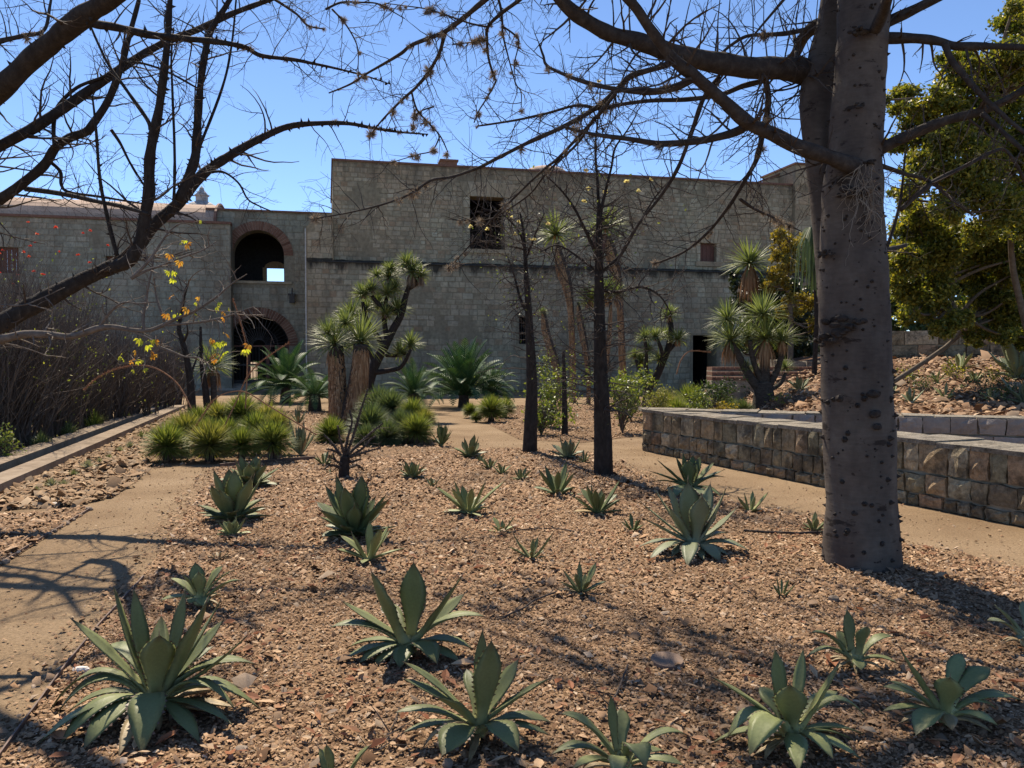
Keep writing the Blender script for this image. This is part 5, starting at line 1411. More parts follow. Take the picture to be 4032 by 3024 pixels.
hero('wide agave in the foreground just right of the bottom centre', 'H2', 1100, 705, [
    (1166, 322, -.10, 132), (1122, 272, .06, 76), (1044, 462, .22, 62), (1300, 412, .10, 118), (1449, 508, -.04, 76, .05), (738, 428, .05, 54, .1), (736, 510, .0, 76, .08), (903, 602, -.2, 92, .1), (690, 676, -.05, 66, .03), (734, 772, -.08, 62, .0), (830, 842, -.12, 54, .16, 'agave_dry'), (922, 890, -.30, 150, .06), (1300, 868, -.24, 130, .12), (1459, 722, -.02, 70, .03), (1449, 784, -.1, 54, .0), (1000, 690, .2, 60)], 'agave_green')
hero('agave cut by the bottom edge right of centre, one leaf folded forward', 'H3', 545, 880, [
    (490, 592, .04, 62), (542, 656, .14, 78), (246, 680, .0, 78, .05), (864, 784, .05, 64, .14), (202, 880, -.08, 78, .1), (662, 950, -.26, 118, .24), (850, 936, -.08, 62, .02), (300, 955, -.24, 66, .0), (440, 822, .18, 52), (750, 862, .1, 52), (520, 1010, -.3, 90, .1)], 'agave_green')
hero('broad toothed agave at the lower right with a wide upright front leaf', 'H4', 118, 738, [
    (110, 542, -.15, 140, .05), (36, 366, .05, 122), (174, 362, .15, 56), (350, 432, -.06, 104), (345, 572, .2, 92), (-268, 504, .0, 62, .06), (-40, 548, .2, 96), (-205, 800, -.08, 96, .30), (-270, 822, .06, 64, .02), (-92, 890, -.26, 128, .24), (152, 965, -.34, 100, .06), (322, 905, -.2, 108, .14), (482, 692, .0, 44, .3), (422, 812, .05, 54, .02), (455, 900, -.1, 66, .0), (470, 780, .1, 60, .0)], 'agave_pale')
hero('open agave at the right foreground with pale leaves beside the broad one', 'H4', 880, 640, [
    (662, 368, .0, 102), (958, 382, .2, 74), (1100, 452, .1, 102), (902, 502, -.14, 118, .04), (568, 548, .1, 62, .04), (600, 520, .04, 44), (568, 668, .0, 46, .0), (732, 790, -.24, 116, .06), (1140, 740, -.14, 62, .06), (1252, 612, .05, 72, .05), (1130, 650, .0, 52, .14), (912, 765, -.2, 66, .0, 'agave_dry')], 'agave_pale')
hero('small agave above the open agave with flat side leaves', 'H4', 432, 375, [
    (392, 168, .05, 84), (490, 250, -.08, 74), (214, 280, -.02, 60, .1), (342, 272, .12, 62), (620, 300, .05, 56, .1), (190, 402, -.06, 46, .12), (640, 430, -.1, 48, .04), (462, 465, -.16, 62, .0), (330, 372, .0, 52, .02)], 'agave_green')
hero('agave half cut by the right picture edge in the trunk shadow', 'H4', 1290, 285, [
    (1120, 140, .0, 54, .08), (1085, 220, -.05, 50, .05), (1262, 122, .1, 44), (1240, 312, -.1, 42, .02), (1400, 150, .1, 50), (1450, 262, .0, 50, .05), (1330, 385, -.16, 60, .05)], 'agave_blue')
hero('agave tip just showing at the bottom edge left of centre', 'H2', 400, 1020, [
    (315, 856, .03, 82), (350, 836, -.05, 52), (560, 842, .0, 54), (240, 1000, .0, 62, .05), (480, 1110, -.2, 82, .05), (640, 1020, .05, 60, .05)], 'agave_green')
hero('large blue green agave left of the thorny trunk with cupped upright leaves', 'H5', 545, 540, [
    (515, 246, .08, 108), (585, 322, -.15, 98, .08), (625, 258, .12, 92), (700, 287, -.02, 72, -.03), (415, 266, .15, 72), (350, 282, .05, 46), (420, 368, -.12, 78), (280, 346, .05, 36), (290, 426, .0, 62), (756, 376, .05, 62, -.05), (642, 372, .25, 74), (720, 500, .12, 52, .02), (270, 570, .0, 48, .02), (330, 558, -.05, 42, .02), (322, 640, -.2, 62, .04), (432, 622, -.22, 52, .03), (512, 668, -.3, 74, .06), (592, 640, -.27, 42, .0), (672, 642, -.24, 78, .05), (715, 612, -.18, 52, .0), (820, 590, -.04, 58, .04), (455, 420, .2, 80)], 'agave_blue')
hero('dark agave directly behind the large blue green agave by the path', 'H5', 525, 262, [
    (490, 106, .05, 62), (516, 142, -.1, 66, .04), (575, 122, .05, 62), (645, 150, .03, 52), (686, 191, .0, 44, .03), (690, 222, -.05, 42, .03), (370, 146, .02, 52), (330, 196, -.02, 46, .03), (335, 248, -.05, 36, .0), (456, 122, .1, 46), (540, 118, .15, 50), (680, 322, -.2, 46, .04), (440, 332, -.2, 52, .02), (600, 330, -.25, 50, .0), (400, 290, -.1, 40, .0)], 'agave_deep')

def agave(label, t, bx, by, wpx, hpx, style='star', mat='agave_green', g=None, n=None, group=AG, cat='agave', name='agave', Y=None):
    g = G(t, bx, by) if g is None else g
    Rr = msize(t, wpx, g.y) / 2; H = msize(t, hpx, g.y)
    rng = random.Random(int(bx * 13 + by * 3)); th = thing(name, label, cat, g, group)
    dflt = {'star': 16, 'dense': 30, 'small': 11, 'upright': 13, 'blue': 18}
    n = n or dflt[style]; a0 = rng.uniform(0, 6.28)
    hi = wpx * TILE[t][2] > 30
    for i in range(n):
        f = (i + .5) / n; a = a0 + i * 2.39996
        if style == 'dense': el = math.radians(80 - 82 * f ** .85); ln = H * 1.02 if f < .35 else H * (1.08 - .2 * f); ln = min(ln * 1.05, Rr * 1.1 / max(.2, math.cos(el))); w = ln * .34
        elif style == 'upright': el = math.radians(86 - 45 * f); ln = H * (1.05 - .35 * f); w = ln * .15
        else:
            el = math.radians(78 - 76 * f ** .8); ln = H / max(.5, math.sin(el)) * .95 if el > math.radians(45) else Rr / math.cos(el) * rng.uniform(.85, 1.1)
            w = ln * (.22 if style != 'small' else .27)
        ln *= rng.uniform(.74, 1.12); el += rng.uniform(-.2, .17); a += rng.uniform(-.3, .3); w *= rng.uniform(.85, 1.15)
        d = Vector((math.cos(a) * math.cos(el), math.sin(a) * math.cos(el), math.sin(el))); hn = Vector((math.cos(a), math.sin(a), 0))
        b = g + hn * Rr * .05 + UPV * H * .04; e = b + d * ln
        dr_ = rng.uniform(-.02, .14) if el < .8 else rng.uniform(-.1, .02)
        e.z = max(g.z + .01, e.z - max(0, dr_) * ln); c = b.lerp(e, .5) + UPV * ln * (dr_ * .8 if el < .8 else .0) + hn * ln * (.08 if el > .8 else 0)
        leaf(th, b, c, e, w, rng, [M['agave_dry' if (f > .86 and rng.random() < .35) else mat], M['spine']], 8 if hi else 5, .25, hi or wpx > 90)
    return th
agave('dense artichoke shaped agave left of the bed, front of a pair', 'BL', 1005, 590, 250, 195, 'dense', 'agave_green')
agave('dense agave with a reddish centre, rear of the pair on the left', 'BL', 1078, 445, 240, 125, 'dense', 'agave_green')
agave('small pale agave in front of the artichoke shaped pair', 'BL', 1003, 655, 140, 80, 'dense', 'agave_pale', None, 18)
agave('tiny withered dark agave in the gravel left of centre', 'BL', 945, 760, 86, 42, 'small', 'agave_dry')
agave('bulky dense agave with broad toothed leaves in mid bed', 'BL', 1530, 655, 290, 225, 'dense', 'agave_deep', None, 32)
agave('lower grey green agave leaning against the bulky dense one', 'BL', 1592, 762, 270, 155, 'star', 'agave_pale', None, 12)
agave('compact bright green agave alone at the far centre of the bed', 'BL', 1782, 408, 112, 74, 'dense', 'agave_green', None, 20)
agave('tiny agave right of the compact bright green one', 'BL', 1868, 444, 64, 44, 'small', 'agave_green')
agave('star agave with spreading pale leaves right of the bulky one', 'BL', 2025, 560, 240, 150, 'star', 'agave_pale')
agave('broad agave by the dark edging at the far end of the bed', 'BL', 2030, 318, 118, 88, 'dense', 'agave_green', None, 20)
agave('leftmost of three small agaves near the left thin trunk', 'BL', 2076, 336, 56, 36, 'small', 'agave_green')
agave('middle of three small agaves near the left thin trunk', 'BL', 2115, 368, 92, 58, 'star', 'agave_green', None, 14)
agave('rightmost of three small agaves near the left thin trunk', 'BL', 2168, 392, 80, 62, 'star', 'agave_green', None, 14)
agave('dim small agave beside the thorny grey shrub', 'BL', 1400, 352, 100, 62, 'star', 'agave_green', None, 14)
agave('tiny agave in front of the dim one by the thorny shrub', 'BL', 1425, 388, 36, 26, 'small', 'agave_green')
agave('tall blue green agave between the two spiky clumps', 'BL', 1298, 308, 110, 150, 'upright', 'agave_blue', None, 18)
agave('upright agave behind the tall one between the spiky clumps', 'BL', 1290, 172, 90, 70, 'upright', 'agave_blue', None, 14)
agave('dark aloe with narrow upright leaves at the right clump', 'D1', 1050, 1575, 130, 150, 'upright', 'agave_deep', None, 20, name='aloe', cat='aloe')
agave('blue grey agave between the two thin trunks', 'BR', 240, 322, 150, 86, 'dense', 'agave_blue', None, 20)
agave('small agave left of the right thin trunk base', 'BR', 310, 342, 76, 48, 'star', 'agave_green', None, 12)
agave('small bright agave at the left of the thin trunks', 'BR', 40, 418, 76, 54, 'small', 'agave_green', None, 13)
agave('agave with tall ragged leaves left of the right thin trunk', 'BR', 195, 480, 200, 128, 'star', 'agave_deep', None, 15)
agave('flat star agave in front of the right thin trunk', 'BR', 370, 560, 220, 130, 'star', 'agave_deep', None, 18)
agave('small agave at the path edge right of the blue green pair', 'BR', 1030, 555, 116, 84, 'star', 'agave_pale', None, 13)
agave('small agave touching the left side of the thorny trunk', 'BR', 1305, 640, 120, 90, 'small', 'agave_green', None, 10)
agave('small agave just left of the large blue green agave', 'BR', 522, 638, 110, 64, 'small', 'agave_deep', None, 11)
agave('low agave with broad leaves in the middle of the bed', 'BR', 85, 758, 180, 105, 'star', 'agave_green', None, 11)
agave('small open agave beside the fallen twig', 'BR', 300, 905, 205, 125, 'star', 'agave_green', None, 12)
agave('tiny upright agave in front of the thorny trunk', 'BR', 1165, 922, 80, 96, 'upright', 'agave_deep', None, 6)
agave('stunted yellowish agave in the centre of the bed', 'BL', 2165, 640, 150, 52, 'small', 'agave_pale', None, 9)
for i, (x, y, w, h, lab) in enumerate(((1350, 1235, 230, 120, 'pale agave at the foot of the embankment right of the trunk'), (1720, 985, 260, 150, 'large yellow green agave high on the embankment'), (1610, 1205, 180, 130, 'yellowish agave in the middle of the embankment'), (1550, 1070, 180, 80, 'agave left of centre on the embankment'), (1340, 1045, 110, 70, 'small agave at the upper left of the embankment'), (1835, 1065, 170, 90, 'small agave right of the embankment centre'), (1955, 1215, 240, 120, 'grey green agave at the lower right of the embankment'), (1740, 1130, 90, 50, 'tiny agave between two others on the embankment'), (1215, 1165, 90, 80, 'small agave beside the right edge of the trunk on the slope'))):
    agave(lab, 'D3', x, y, w, h, 'star', 'agave_blue' if i in (0, 6) else 'agave_pale', Gh('D3', x, y), 12, 'agaves on the embankment')
agave('huge blue grey agave at the upper right of the embankment', 'D3', 2170, 1040, 480, 290, 'star', 'agave_blue', Gh('D3', 2170, 1050), 20, 'agaves on the embankment')
agave('big pale blue agave at the right edge of the embankment', 'D3', 2215, 1225, 330, 190, 'star', 'agave_blue', Gh('D3', 2215, 1235), 16, 'agaves on the embankment')
agave('pale blue agave on stones left of the thorny trunk', 'D2', 2030, 1225, 230, 120, 'star', 'agave_blue', Gh('D2', 2030, 1235), 18, 'agaves on the embankment')
# row of little agaves beside the channel
ordn = ['nearest', 'second', 'third', 'fourth', 'fifth', 'sixth', 'seventh', 'eighth', 'ninth', 'tenth', 'eleventh', 'twelfth']
for i, (x, y, w) in enumerate(((158, 474, 56), (222, 450, 84), (276, 446, 60), (318, 405, 66), (380, 370, 86), (430, 345, 50), (472, 330, 48), (518, 300, 62), (562, 282, 66), (612, 240, 74), (660, 222, 60), (705, 200, 70), (745, 178, 66))):
    lab = 'small bluish agave beside the channel, %s in the row' % (ordn[i] + (' to the viewer' if i == 0 else ' from the viewer') if i < 12 else 'farthest')
    g = G('BL', x, y); t = thing('small_agave', lab, 'agave', g, 'small agaves along the channel')
    rng = random.Random(i); mb = MB(); Rr = msize('BL', w, g.y) / 2
    for k_ in range(46):
        f = k_ / 46; a = k_ * 2.39996; el = math.radians(85 - 75 * f) + rng.uniform(-.12, .12); d = Vector((math.cos(a) * math.cos(el), math.sin(a) * math.cos(el), math.sin(el))); ln = Rr * rng.uniform(.9, 1.2); s = Vector((-math.sin(a), math.cos(a), 0)) * Rr * .065
        b = g + UPV * .02; m = b + d * ln * .5; e = b + d * ln; k0 = len(mb.v); up_ = d.cross(s).normalized() * Rr * .03
        mb.v += [tuple(b - s * .7), tuple(b + s * .7), tuple(m + s), tuple(m - s), tuple(e), tuple(m + up_)]
        mb.f += [(k0, k0 + 1, k0 + 2, k0 + 3), (k0 + 3, k0 + 2, k0 + 4), (k0 + 3, k0 + 5, k0 + 4)]; mb.m += [0, 0, 0]
    mb.build('leaf_rosette', M['agave_blue'] if i % 3 else M['agave_deep'], t)

# ------------------------------------------------------------------ spiky round rosettes
def ball(Rr, n, rng, w, lo=-.45):
    mb = MB()
    for i in range(n):
        z = 1 - (1 - lo) * (i + .5) / n; a = i * 2.39996 + rng.uniform(-.1, .1); h = math.sqrt(max(0, 1 - z * z)); d = Vector((h * math.cos(a), h * math.sin(a), z)); d = (d + rdir(rng) * .16).normalized()
        s = d.cross(UPV if abs(d.z) < .95 else Vector((1, 0, 0))).normalized() * w; nm = d.cross(s).normalized() * w * .5; L = Rr * rng.uniform(.78, 1.1)
        k0 = len(mb.v); m = d * L * .68; mb.v += [tuple(-s * .6), tuple(s * .6), tuple(m + s), tuple(m - nm), tuple(m - s), tuple(d * L)]
        mb.f += [(k0, k0 + 1, k0 + 2, k0 + 3), (k0, k0 + 3, k0 + 4), (k0 + 2, k0 + 5, k0 + 3), (k0 + 3, k0 + 5, k0 + 4)]; mb.m += [0] * 4
    return mb
rbx = random.Random(6)
BALLS = {m: [ball(1.08, 1000, rbx, .0155, -.55).mesh('leaf_rosette', M[m]) for _ in range(2)] for m in ('needle_green', 'needle_yellow', 'needle_blue')}
SKIRT = []
for _ in range(2):
    mb = MB()
    for i in range(240):
        a = rbx.uniform(0, 6.283); el = rbx.uniform(-1.5, .0); d = Vector((math.cos(a) * math.cos(el), math.sin(a) * math.cos(el), math.sin(el))); s = Vector((-math.sin(a), math.cos(a), 0)) * .02; L = rbx.uniform(.6, .92); k0 = len(mb.v); mb.v += [tuple(d * .1 - s), tuple(d * .1 + s), tuple(d * L)]; mb.f.append((k0, k0 + 1, k0 + 2)); mb.m.append(0)
    SKIRT.append(mb.mesh('dry_leaves', M['thatch_grey']))
def rosette(label, t, x, y, rpx, Y, mat, group, core=True, trunk=True):
    c = P(t, x, y, Y); r = msize(t, rpx, Y) * rbx.uniform(1.15, 1.38); c.z = max(c.z, r * .35) if 'clump' in group else min(max(c.z, r * .35), r * .7)
    o = thing('spiky_rosette', label, 'agave', (c.x, c.y, 0), group)
    b = new_obj('leaf_rosette', rbx.choice(BALLS[mat]), o); b.location = (0, 0, c.z); s = r; b.scale = (s, s, s); b.rotation_euler = (rbx.uniform(-.15, .15), rbx.uniform(-.15, .15), rbx.uniform(0, 6.28))
    k = new_obj('dry_leaves', rbx.choice(SKIRT), o); k.location = (0, 0, c.z); k.scale = (s, s, s)
    if c.z > r * .3:
        mb = MB(); mb.tube([Vector((c.x, c.y, -.02)), Vector((c.x, c.y, c.z))], [r * .2, r * .14], 8); mb.build('stem', M['palm_trunk'], o)
GL = 'spiky rosettes of the left clump'; GR = 'spiky rosettes of the right clump'
for row, Yr, lst in (('front', 12.5, ((722, 268, 82, 'needle_green'), (905, 262, 86, 'needle_yellow'), (1045, 262, 78, 'needle_green'), (1175, 252, 82, 'needle_green'))),
                     ('middle', 13.5, ((800, 205, 76, 'needle_yellow'), (900, 215, 60, 'needle_green'), (985, 215, 66, 'needle_green'), (1110, 200, 66, 'needle_green'), (1200, 185, 62, 'needle_yellow'))),
                     ('back', 14.7, ((860, 160, 60, 'needle_green'), (950, 150, 66, 'needle_yellow'), (1045, 132, 76, 'needle_green'), (1150, 158, 64, 'needle_yellow')))):
    for i, (x, y, r, m) in enumerate(lst):
        pos_ = ['leftmost', 'second from the left', 'third from the left', 'fourth from the left', 'fifth from the left'][i]
        if i == len(lst) - 1: pos_ = 'rightmost'
        rosette('spiky round agave of the left clump, %s in its %s row' % (pos_, row), 'BL', x, y, r, Yr, m, GL)
for i, (x, y, r, Y, m, lab) in enumerate(((640, 1330, 128, 17.0, 'needle_blue', 'largest bluish spiky ball at the back of the right clump'), (590, 1440, 118, 15.8, 'needle_blue', 'dark bluish spiky ball at the left front of the right clump'), (725, 1330, 108, 16.6, 'needle_blue', 'spiky ball tucked in the middle of the right clump'), (860, 1360, 96, 16.2, 'needle_green', 'bright green spiky ball at the upper right of the right clump'), (885, 1480, 112, 15.2, 'needle_green', 'bright green spiky ball at the right front of the right clump'), (790, 1430, 84, 15.6, 'needle_blue', 'half hidden spiky ball in the right clump centre'), (940, 1410, 70, 15.9, 'needle_yellow', 'yellowish spiky ball at the right end of the right clump'), (330, 1510, 104, 15.5, 'needle_green', 'spiky ball left of the two headed yucca trunk'), (560, 1560, 90, 14.9, 'needle_blue', 'low dark spiky ball at the front of the right clump'), (700, 1520, 96, 15.1, 'needle_blue', 'dry skirted spiky ball at the front centre of the right clump'))):
    rosette(lab, 'D1', x, y, r, Y, m, GR)
for i, (x, y, r, Y, lab) in enumerate(((1240, 1305, 48, 22, 'small spiky ball at the left of the far group'), (1275, 1362, 34, 20.5, 'smallest spiky ball low in the far group'), (1372, 1320, 84, 20.5, 'largest spiky ball of the far group by the path'), (1340, 1280, 44, 22.5, 'spiky ball at the back of the far group'), (1460, 1255, 62, 22, 'spiky ball at the right of the far group'))):
    rosette(lab, 'D1', x, y, r, Y, 'needle_green', 'spiky rosettes of the far group by the path')
for i, (x, y, r, Y, m, lab) in enumerate(((1200, 1090, 130, 21, 'needle_green', 'round spiky rosette standing above the right hand shrubs'), (1412, 1130, 84, 22, 'needle_green', 'smaller spiky rosette right of the standing one'), (1010, 1200, 112, 20.5, 'needle_yellow', 'grassy yellow green tuft left of the standing rosette'), (1490, 1225, 90, 21, 'needle_green', 'low spiky rosette near the bottle palm'), (1600, 1240, 80, 20.5, 'needle_blue', 'small spiky rosette at the foot of the bottle palm'), (1100, 1250, 100, 20, 'needle_green', 'low spiky rosette in front of the standing one'), (870, 1350, 30, 18.5, 'needle_green', 'tiny spiky tuft on the gravel left of the wall'))):
    rosette(lab, 'D2', x, y, r, Y, m, 'spiky rosettes by the garden wall corner')
# dry flower stalks
def stalk(label, t, Y, pts, w0, w1, fuzz):
    q = limb_pts(t, Y, Y, w0, w1, pts, 7); base_ = q[0][0]
    o = thing('flower_stalk', label, 'flower stalk', (base_.x, base_.y, base_.z), 'dried flower stalks')
    mb = MB(); mb.tube([v for v, r in q], [r for v, r in q], 6); mb.build('stem', M['stalk_brown'], o)
    fz = MB(); rng = random.Random(len(pts))
    for i, (v, r) in enumerate(q):
        t_ = i / len(q)
        if fuzz[0] <= t_ <= fuzz[1]:
            for _ in range(26):
                d = rdir(rng); R_ = .05; s = d.cross(UPV).normalized() * .005 if abs(d.z) < .95 else Vector((.005, 0, 0)); vv = v + (q[min(i + 1, len(q) - 1)][0] - v) * rng.random()
                k0 = len(fz.v); fz.v += [tuple(vv - s), tuple(vv + s), tuple(vv + d * R_ * rng.uniform(.5, 1))]; fz.f.append((k0, k0 + 1, k0 + 2)); fz.m.append(0)
    fz.build('seed_heads', M['stalk_brown'], o)
stalk('dried arching flower stalk drooping to the left over the channel', 'C4', 12.8, [(1240, 1330), (1150, 1170), (1020, 1075), (900, 1050), (760, 1072), (640, 1125), (545, 1210)], 10, 7, (.55, 1))
stalk('dried flower stalk leaning right from the left clump', 'C4', 13.0, [(1420, 1520), (1500, 1350), (1545, 1255), (1600, 1130), (1700, 1020), (1870, 905)], 10, 7, (.55, 1))
stalk('tall upright dried flower stalk in front of the gate', 'C4', 14.0, [(1590, 1330), (1597, 1200), (1600, 960), (1555, 760), (1510, 625)], 10, 7, (.45, 1))
stalk('dark dried flower stalk curling down over the left clump', 'C4', 12.6, [(2050, 1500), (1900, 1410), (1750, 1318), (1600, 1228), (1500, 1222), (1400, 1262), (1330, 1352), (1250, 1475)], 9, 8, (.74, 1))
stalk('curved dried flower stalk above the standing spiky rosette', 'D2', 21.0, [(1090, 1110), (1120, 1010), (1170, 945), (1230, 930), (1350, 942)], 10, 9, (.6, 1))

# ------------------------------------------------------------------ yuccas
def crown(Rr, n, rng, w, lo=-.35, droop=.15):
    mb = MB()
    for i in range(n):
        z = 1 - (1 - lo) * (i + .5) / n; a = i * 2.39996; h = math.sqrt(max(0, 1 - z * z)); d = (Vector((h * math.cos(a), h * math.sin(a), z)) + rdir(rng) * .22).normalized()
        s = d.cross(UPV if abs(d.z) < .95 else Vector((1, 0, 0))).normalized() * w; L = Rr * rng.uniform(.62, 1.12); dd_ = droop * (1 - z) * .6
        k0 = len(mb.v); m = d * L * .62; e = d * L + DN * L * dd_; nm = d.cross(s).normalized() * w * .35
        mb.v += [tuple(-s * .7), tuple(s * .7), tuple(m + s), tuple(m - nm), tuple(m - s), tuple(e)]
        mb.f += [(k0, k0 + 1, k0 + 2, k0 + 3), (k0, k0 + 3, k0 + 4), (k0 + 2, k0 + 5, k0 + 3), (k0 + 3, k0 + 5, k0 + 4)]; mb.m += [0] * 4
    return mb
ry = random.Random(9)
CRF = {m: [crown(1.2, 175, ry, .032).mesh('leaf_crown', M[m]) for _ in range(2)] for m in ('yucca_leaf', 'yucca_dark')}
CR = {m: [crown(1.2, 210, ry, .021).mesh('leaf_crown', M[m]) for _ in range(2)] for m in ('yucca_leaf', 'yucca_dark')}
def thatch(mb, q, rng, per_m, ln, w=.012):
    for (a, ra), (b, rb2) in zip(q[:-1], q[1:]):
        cnt = int(per_m * (b - a).length) + 1
        for _ in range(cnt):
            f = rng.random(); p = a.lerp(b, f); r = ra + (rb2 - ra) * f; an = rng.uniform(0, 6.283); d = Vector((math.cos(an), math.sin(an), 0)); L = ln * rng.uniform(.6, 1.2); s = Vector((-d.y, d.x, 0)) * w
            p0 = p + d * r * .6; p1 = p + d * r * rng.uniform(.95, 1.15) + DN * L * .5; p2 = p + d * r * rng.uniform(.8, 1.12) + DN * L
            k0 = len(mb.v); mb.v += [tuple(p0 - s), tuple(p0 + s), tuple(p1 + s), tuple(p1 - s), tuple(p2)]; mb.f += [(k0, k0 + 1, k0 + 2, k0 + 3), (k0 + 3, k0 + 2, k0 + 4)]; mb.m += [0, 0]
def skirt(mb, c, r, rng, n, ln, w=.012, spread=.5):
    for _ in range(n):
        an = rng.uniform(0, 6.283); d = Vector((math.cos(an), math.sin(an), 0)); L = ln * rng.uniform(.55, 1.1); sp = spread * rng.uniform(.3, 1); s = Vector((-d.y, d.x, 0)) * w
        p0 = c + d * r * .3; p1 = c + d * (r * .5 + sp * L * .5) + DN * L * .45; p2 = c + d * (r * .5 + sp * L * .7) + DN * L
        k0 = len(mb.v); mb.v += [tuple(p0 - s), tuple(p0 + s), tuple(p1 + s), tuple(p1 - s), tuple(p2)]; mb.f += [(k0, k0 + 1, k0 + 2, k0 + 3), (k0 + 3, k0 + 2, k0 + 4)]; mb.m += [0, 0]
def yucca(label, t, Y, stems, heads, thatch_on=(), dry='thatch', leafm='yucca_leaf', barkm='palm_trunk', name='yucca_tree', skl=.5, tln=.45):
    """stems: (w0,w1,pts); heads: (x,y,r,skirt)"""
    fb = P(t, stems[0][2][0][0], stems[0][2][0][1], Y); o = thing(name, label, 'yucca' if 'yucca' in name else 'palm', (fb.x, fb.y, 0))
    for i, (w0, w1, pts) in enumerate(stems):
        q = limb_pts(t, Y, Y + (.0 if i == 0 else ry.uniform(-.4, .4)), w0, w1, pts, 5)
        if i == 0: q = [(Vector((q[0][0].x, q[0][0].y, -.05)), q[0][1] * 1.05)] + q
        mb = MB(); mb.tube([v for v, r in q], [r for v, r in q], 12); mb.build('trunk' if i == 0 or i in thatch_on else 'branch', M[barkm], o, smooth=True)
        if i in thatch_on:
            tb = MB(); thatch(tb, q, ry, 1900 * max(.3, q[0][1] / .3), tln, .016); tb.build('dry_thatch', M[dry], o)
    for (x, y, r, sk) in heads:
        c = P(t, x, y, Y + ry.uniform(-.3, .3)); rr = msize(t, r, Y)
        b = new_obj('leaf_crown', ry.choice((CRF if Y > 22 else CR)[leafm]), o); b.location = c - o.location; b.scale = (rr * 1.18, rr * 1.18, rr * 1.18); b.rotation_euler = (ry.uniform(-.2, .2), ry.uniform(-.2, .2), ry.uniform(0, 6.28))
        if sk:
            tb = MB(); skirt(tb, c, rr * .25, ry, int(150 * sk), rr * 1.4 * sk * skl * 2, .010 + rr * .008, .42); tb.build('dry_skirt', M[dry], o)
    return o
yucca('two headed yucca with thick shaggy brown trunks in the middle', 'D1', 19.5,
      [(128, 96, [(400, 1450), (385, 1300), (378, 1150), (372, 1020), (365, 930)]), (128, 96, [(425, 1440), (480, 1260), (512, 1100), (525, 990), (528, 915)])],
      [(355, 915, 150, .7), (525, 895, 155, .7), (430, 780, 90, 0), (310, 840, 90, 0)], (0, 1), 'thatch', 'yucca_leaf', 'palm_trunk', 'yucca_tree', .5, .5)
yucca('dark many branched yucca leaning right behind the two headed one', 'D1', 23.0,
      [(95, 26, [(520, 1400), (570, 1180), (620, 1040), (680, 930), (730, 830), (790, 720), (820, 600), (860, 480)]), (40, 22, [(680, 930), (620, 840), (560, 740), (540, 640)]), (38, 20, [(700, 890), (680, 760), (690, 640), (710, 520)]), (38, 20, [(620, 1040), (560, 900), (490, 800), (460, 740)]), (38, 20, [(600, 1100), (700, 1085), (790, 1060), (850, 950)]), (36, 24, [(690, 980), (760, 985), (820, 970)]), (36, 24, [(780, 720), (720, 680), (650, 660), (600, 600)]), (30, 20, [(830, 560), (890, 520), (910, 480)])],
      [(860, 440, 92, .9), (820, 390, 70, .3), (712, 480, 80, .3), (545, 595, 78, .3), (600, 560, 66, .3), (700, 590, 84, .2), (765, 690, 80, .4), (640, 660, 74, .2), (470, 720, 90, .2), (430, 770, 90, 0), (850, 920, 84, .3), (780, 970, 76, .3), (915, 470, 60, .9), (560, 690, 76, 0), (690, 720, 70, .3), (750, 560, 66, 0), (630, 470, 56, 0), (720, 430, 56, 0)], (), 'thatch_grey', 'yucca_leaf', 'dark_bark', 'yucca_tree', .5)
yucca('tall shaggy yucca left of the right thin trunk', 'D1', 30.0, [(40, 30, [(1900, 1330), (1900, 1150), (1900, 950), (1895, 750), (1885, 560), (1860, 430), (1820, 320), (1800, 260)])], [(1792, 205, 128, .2)], (0,), 'thatch', 'yucca_leaf', 'palm_trunk', 'yucca_tree', .5, .9)
yucca('tall shaggy yucca whose crown stands behind the right thin trunk', 'D1', 31.0, [(42, 32, [(2230, 1300), (2225, 1000), (2215, 750), (2205, 520), (2190, 400), (2160, 280), (2130, 220)])], [(2112, 165, 130, .2)], (0,), 'thatch', 'yucca_leaf', 'palm_trunk', 'yucca_tree', .5, .9)
yucca('slender thatched yucca leaning left behind the thin trunks', 'D2', 29.0, [(30, 22, [(420, 1250), (420, 1050), (400, 850), (370, 700), (340, 560)]), (30, 22, [(520, 1250), (560, 900), (580, 700), (590, 560)])], [(430, 540, 100, .6), (570, 470, 100, .9), (640, 500, 80, .9)], (0, 1), 'thatch', 'yucca_leaf', 'palm_trunk', 'yucca_tree', .5, .8)
yucca('thin leaning stem wrapped in orange dead leaves', 'D2', 27.0, [(26, 34, [(215, 1150), (180, 1000), (130, 850), (95, 720), (75, 620)])], [(70, 640, 40, .5)], (0,), 'thatch', 'yucca_leaf', 'palm_trunk', 'yucca_tree', .5, .6)
yucca('single headed yucca with a long tan skirt near the right corner', 'D2', 31.0, [(60, 50, [(1720, 1080), (1710, 900), (1700, 700), (1690, 520), (1670, 380), (1655, 320)])], [(1650, 265, 158, 1.35)], (), 'thatch', 'yucca_leaf', 'palm_trunk', 'yucca_tree', .5)
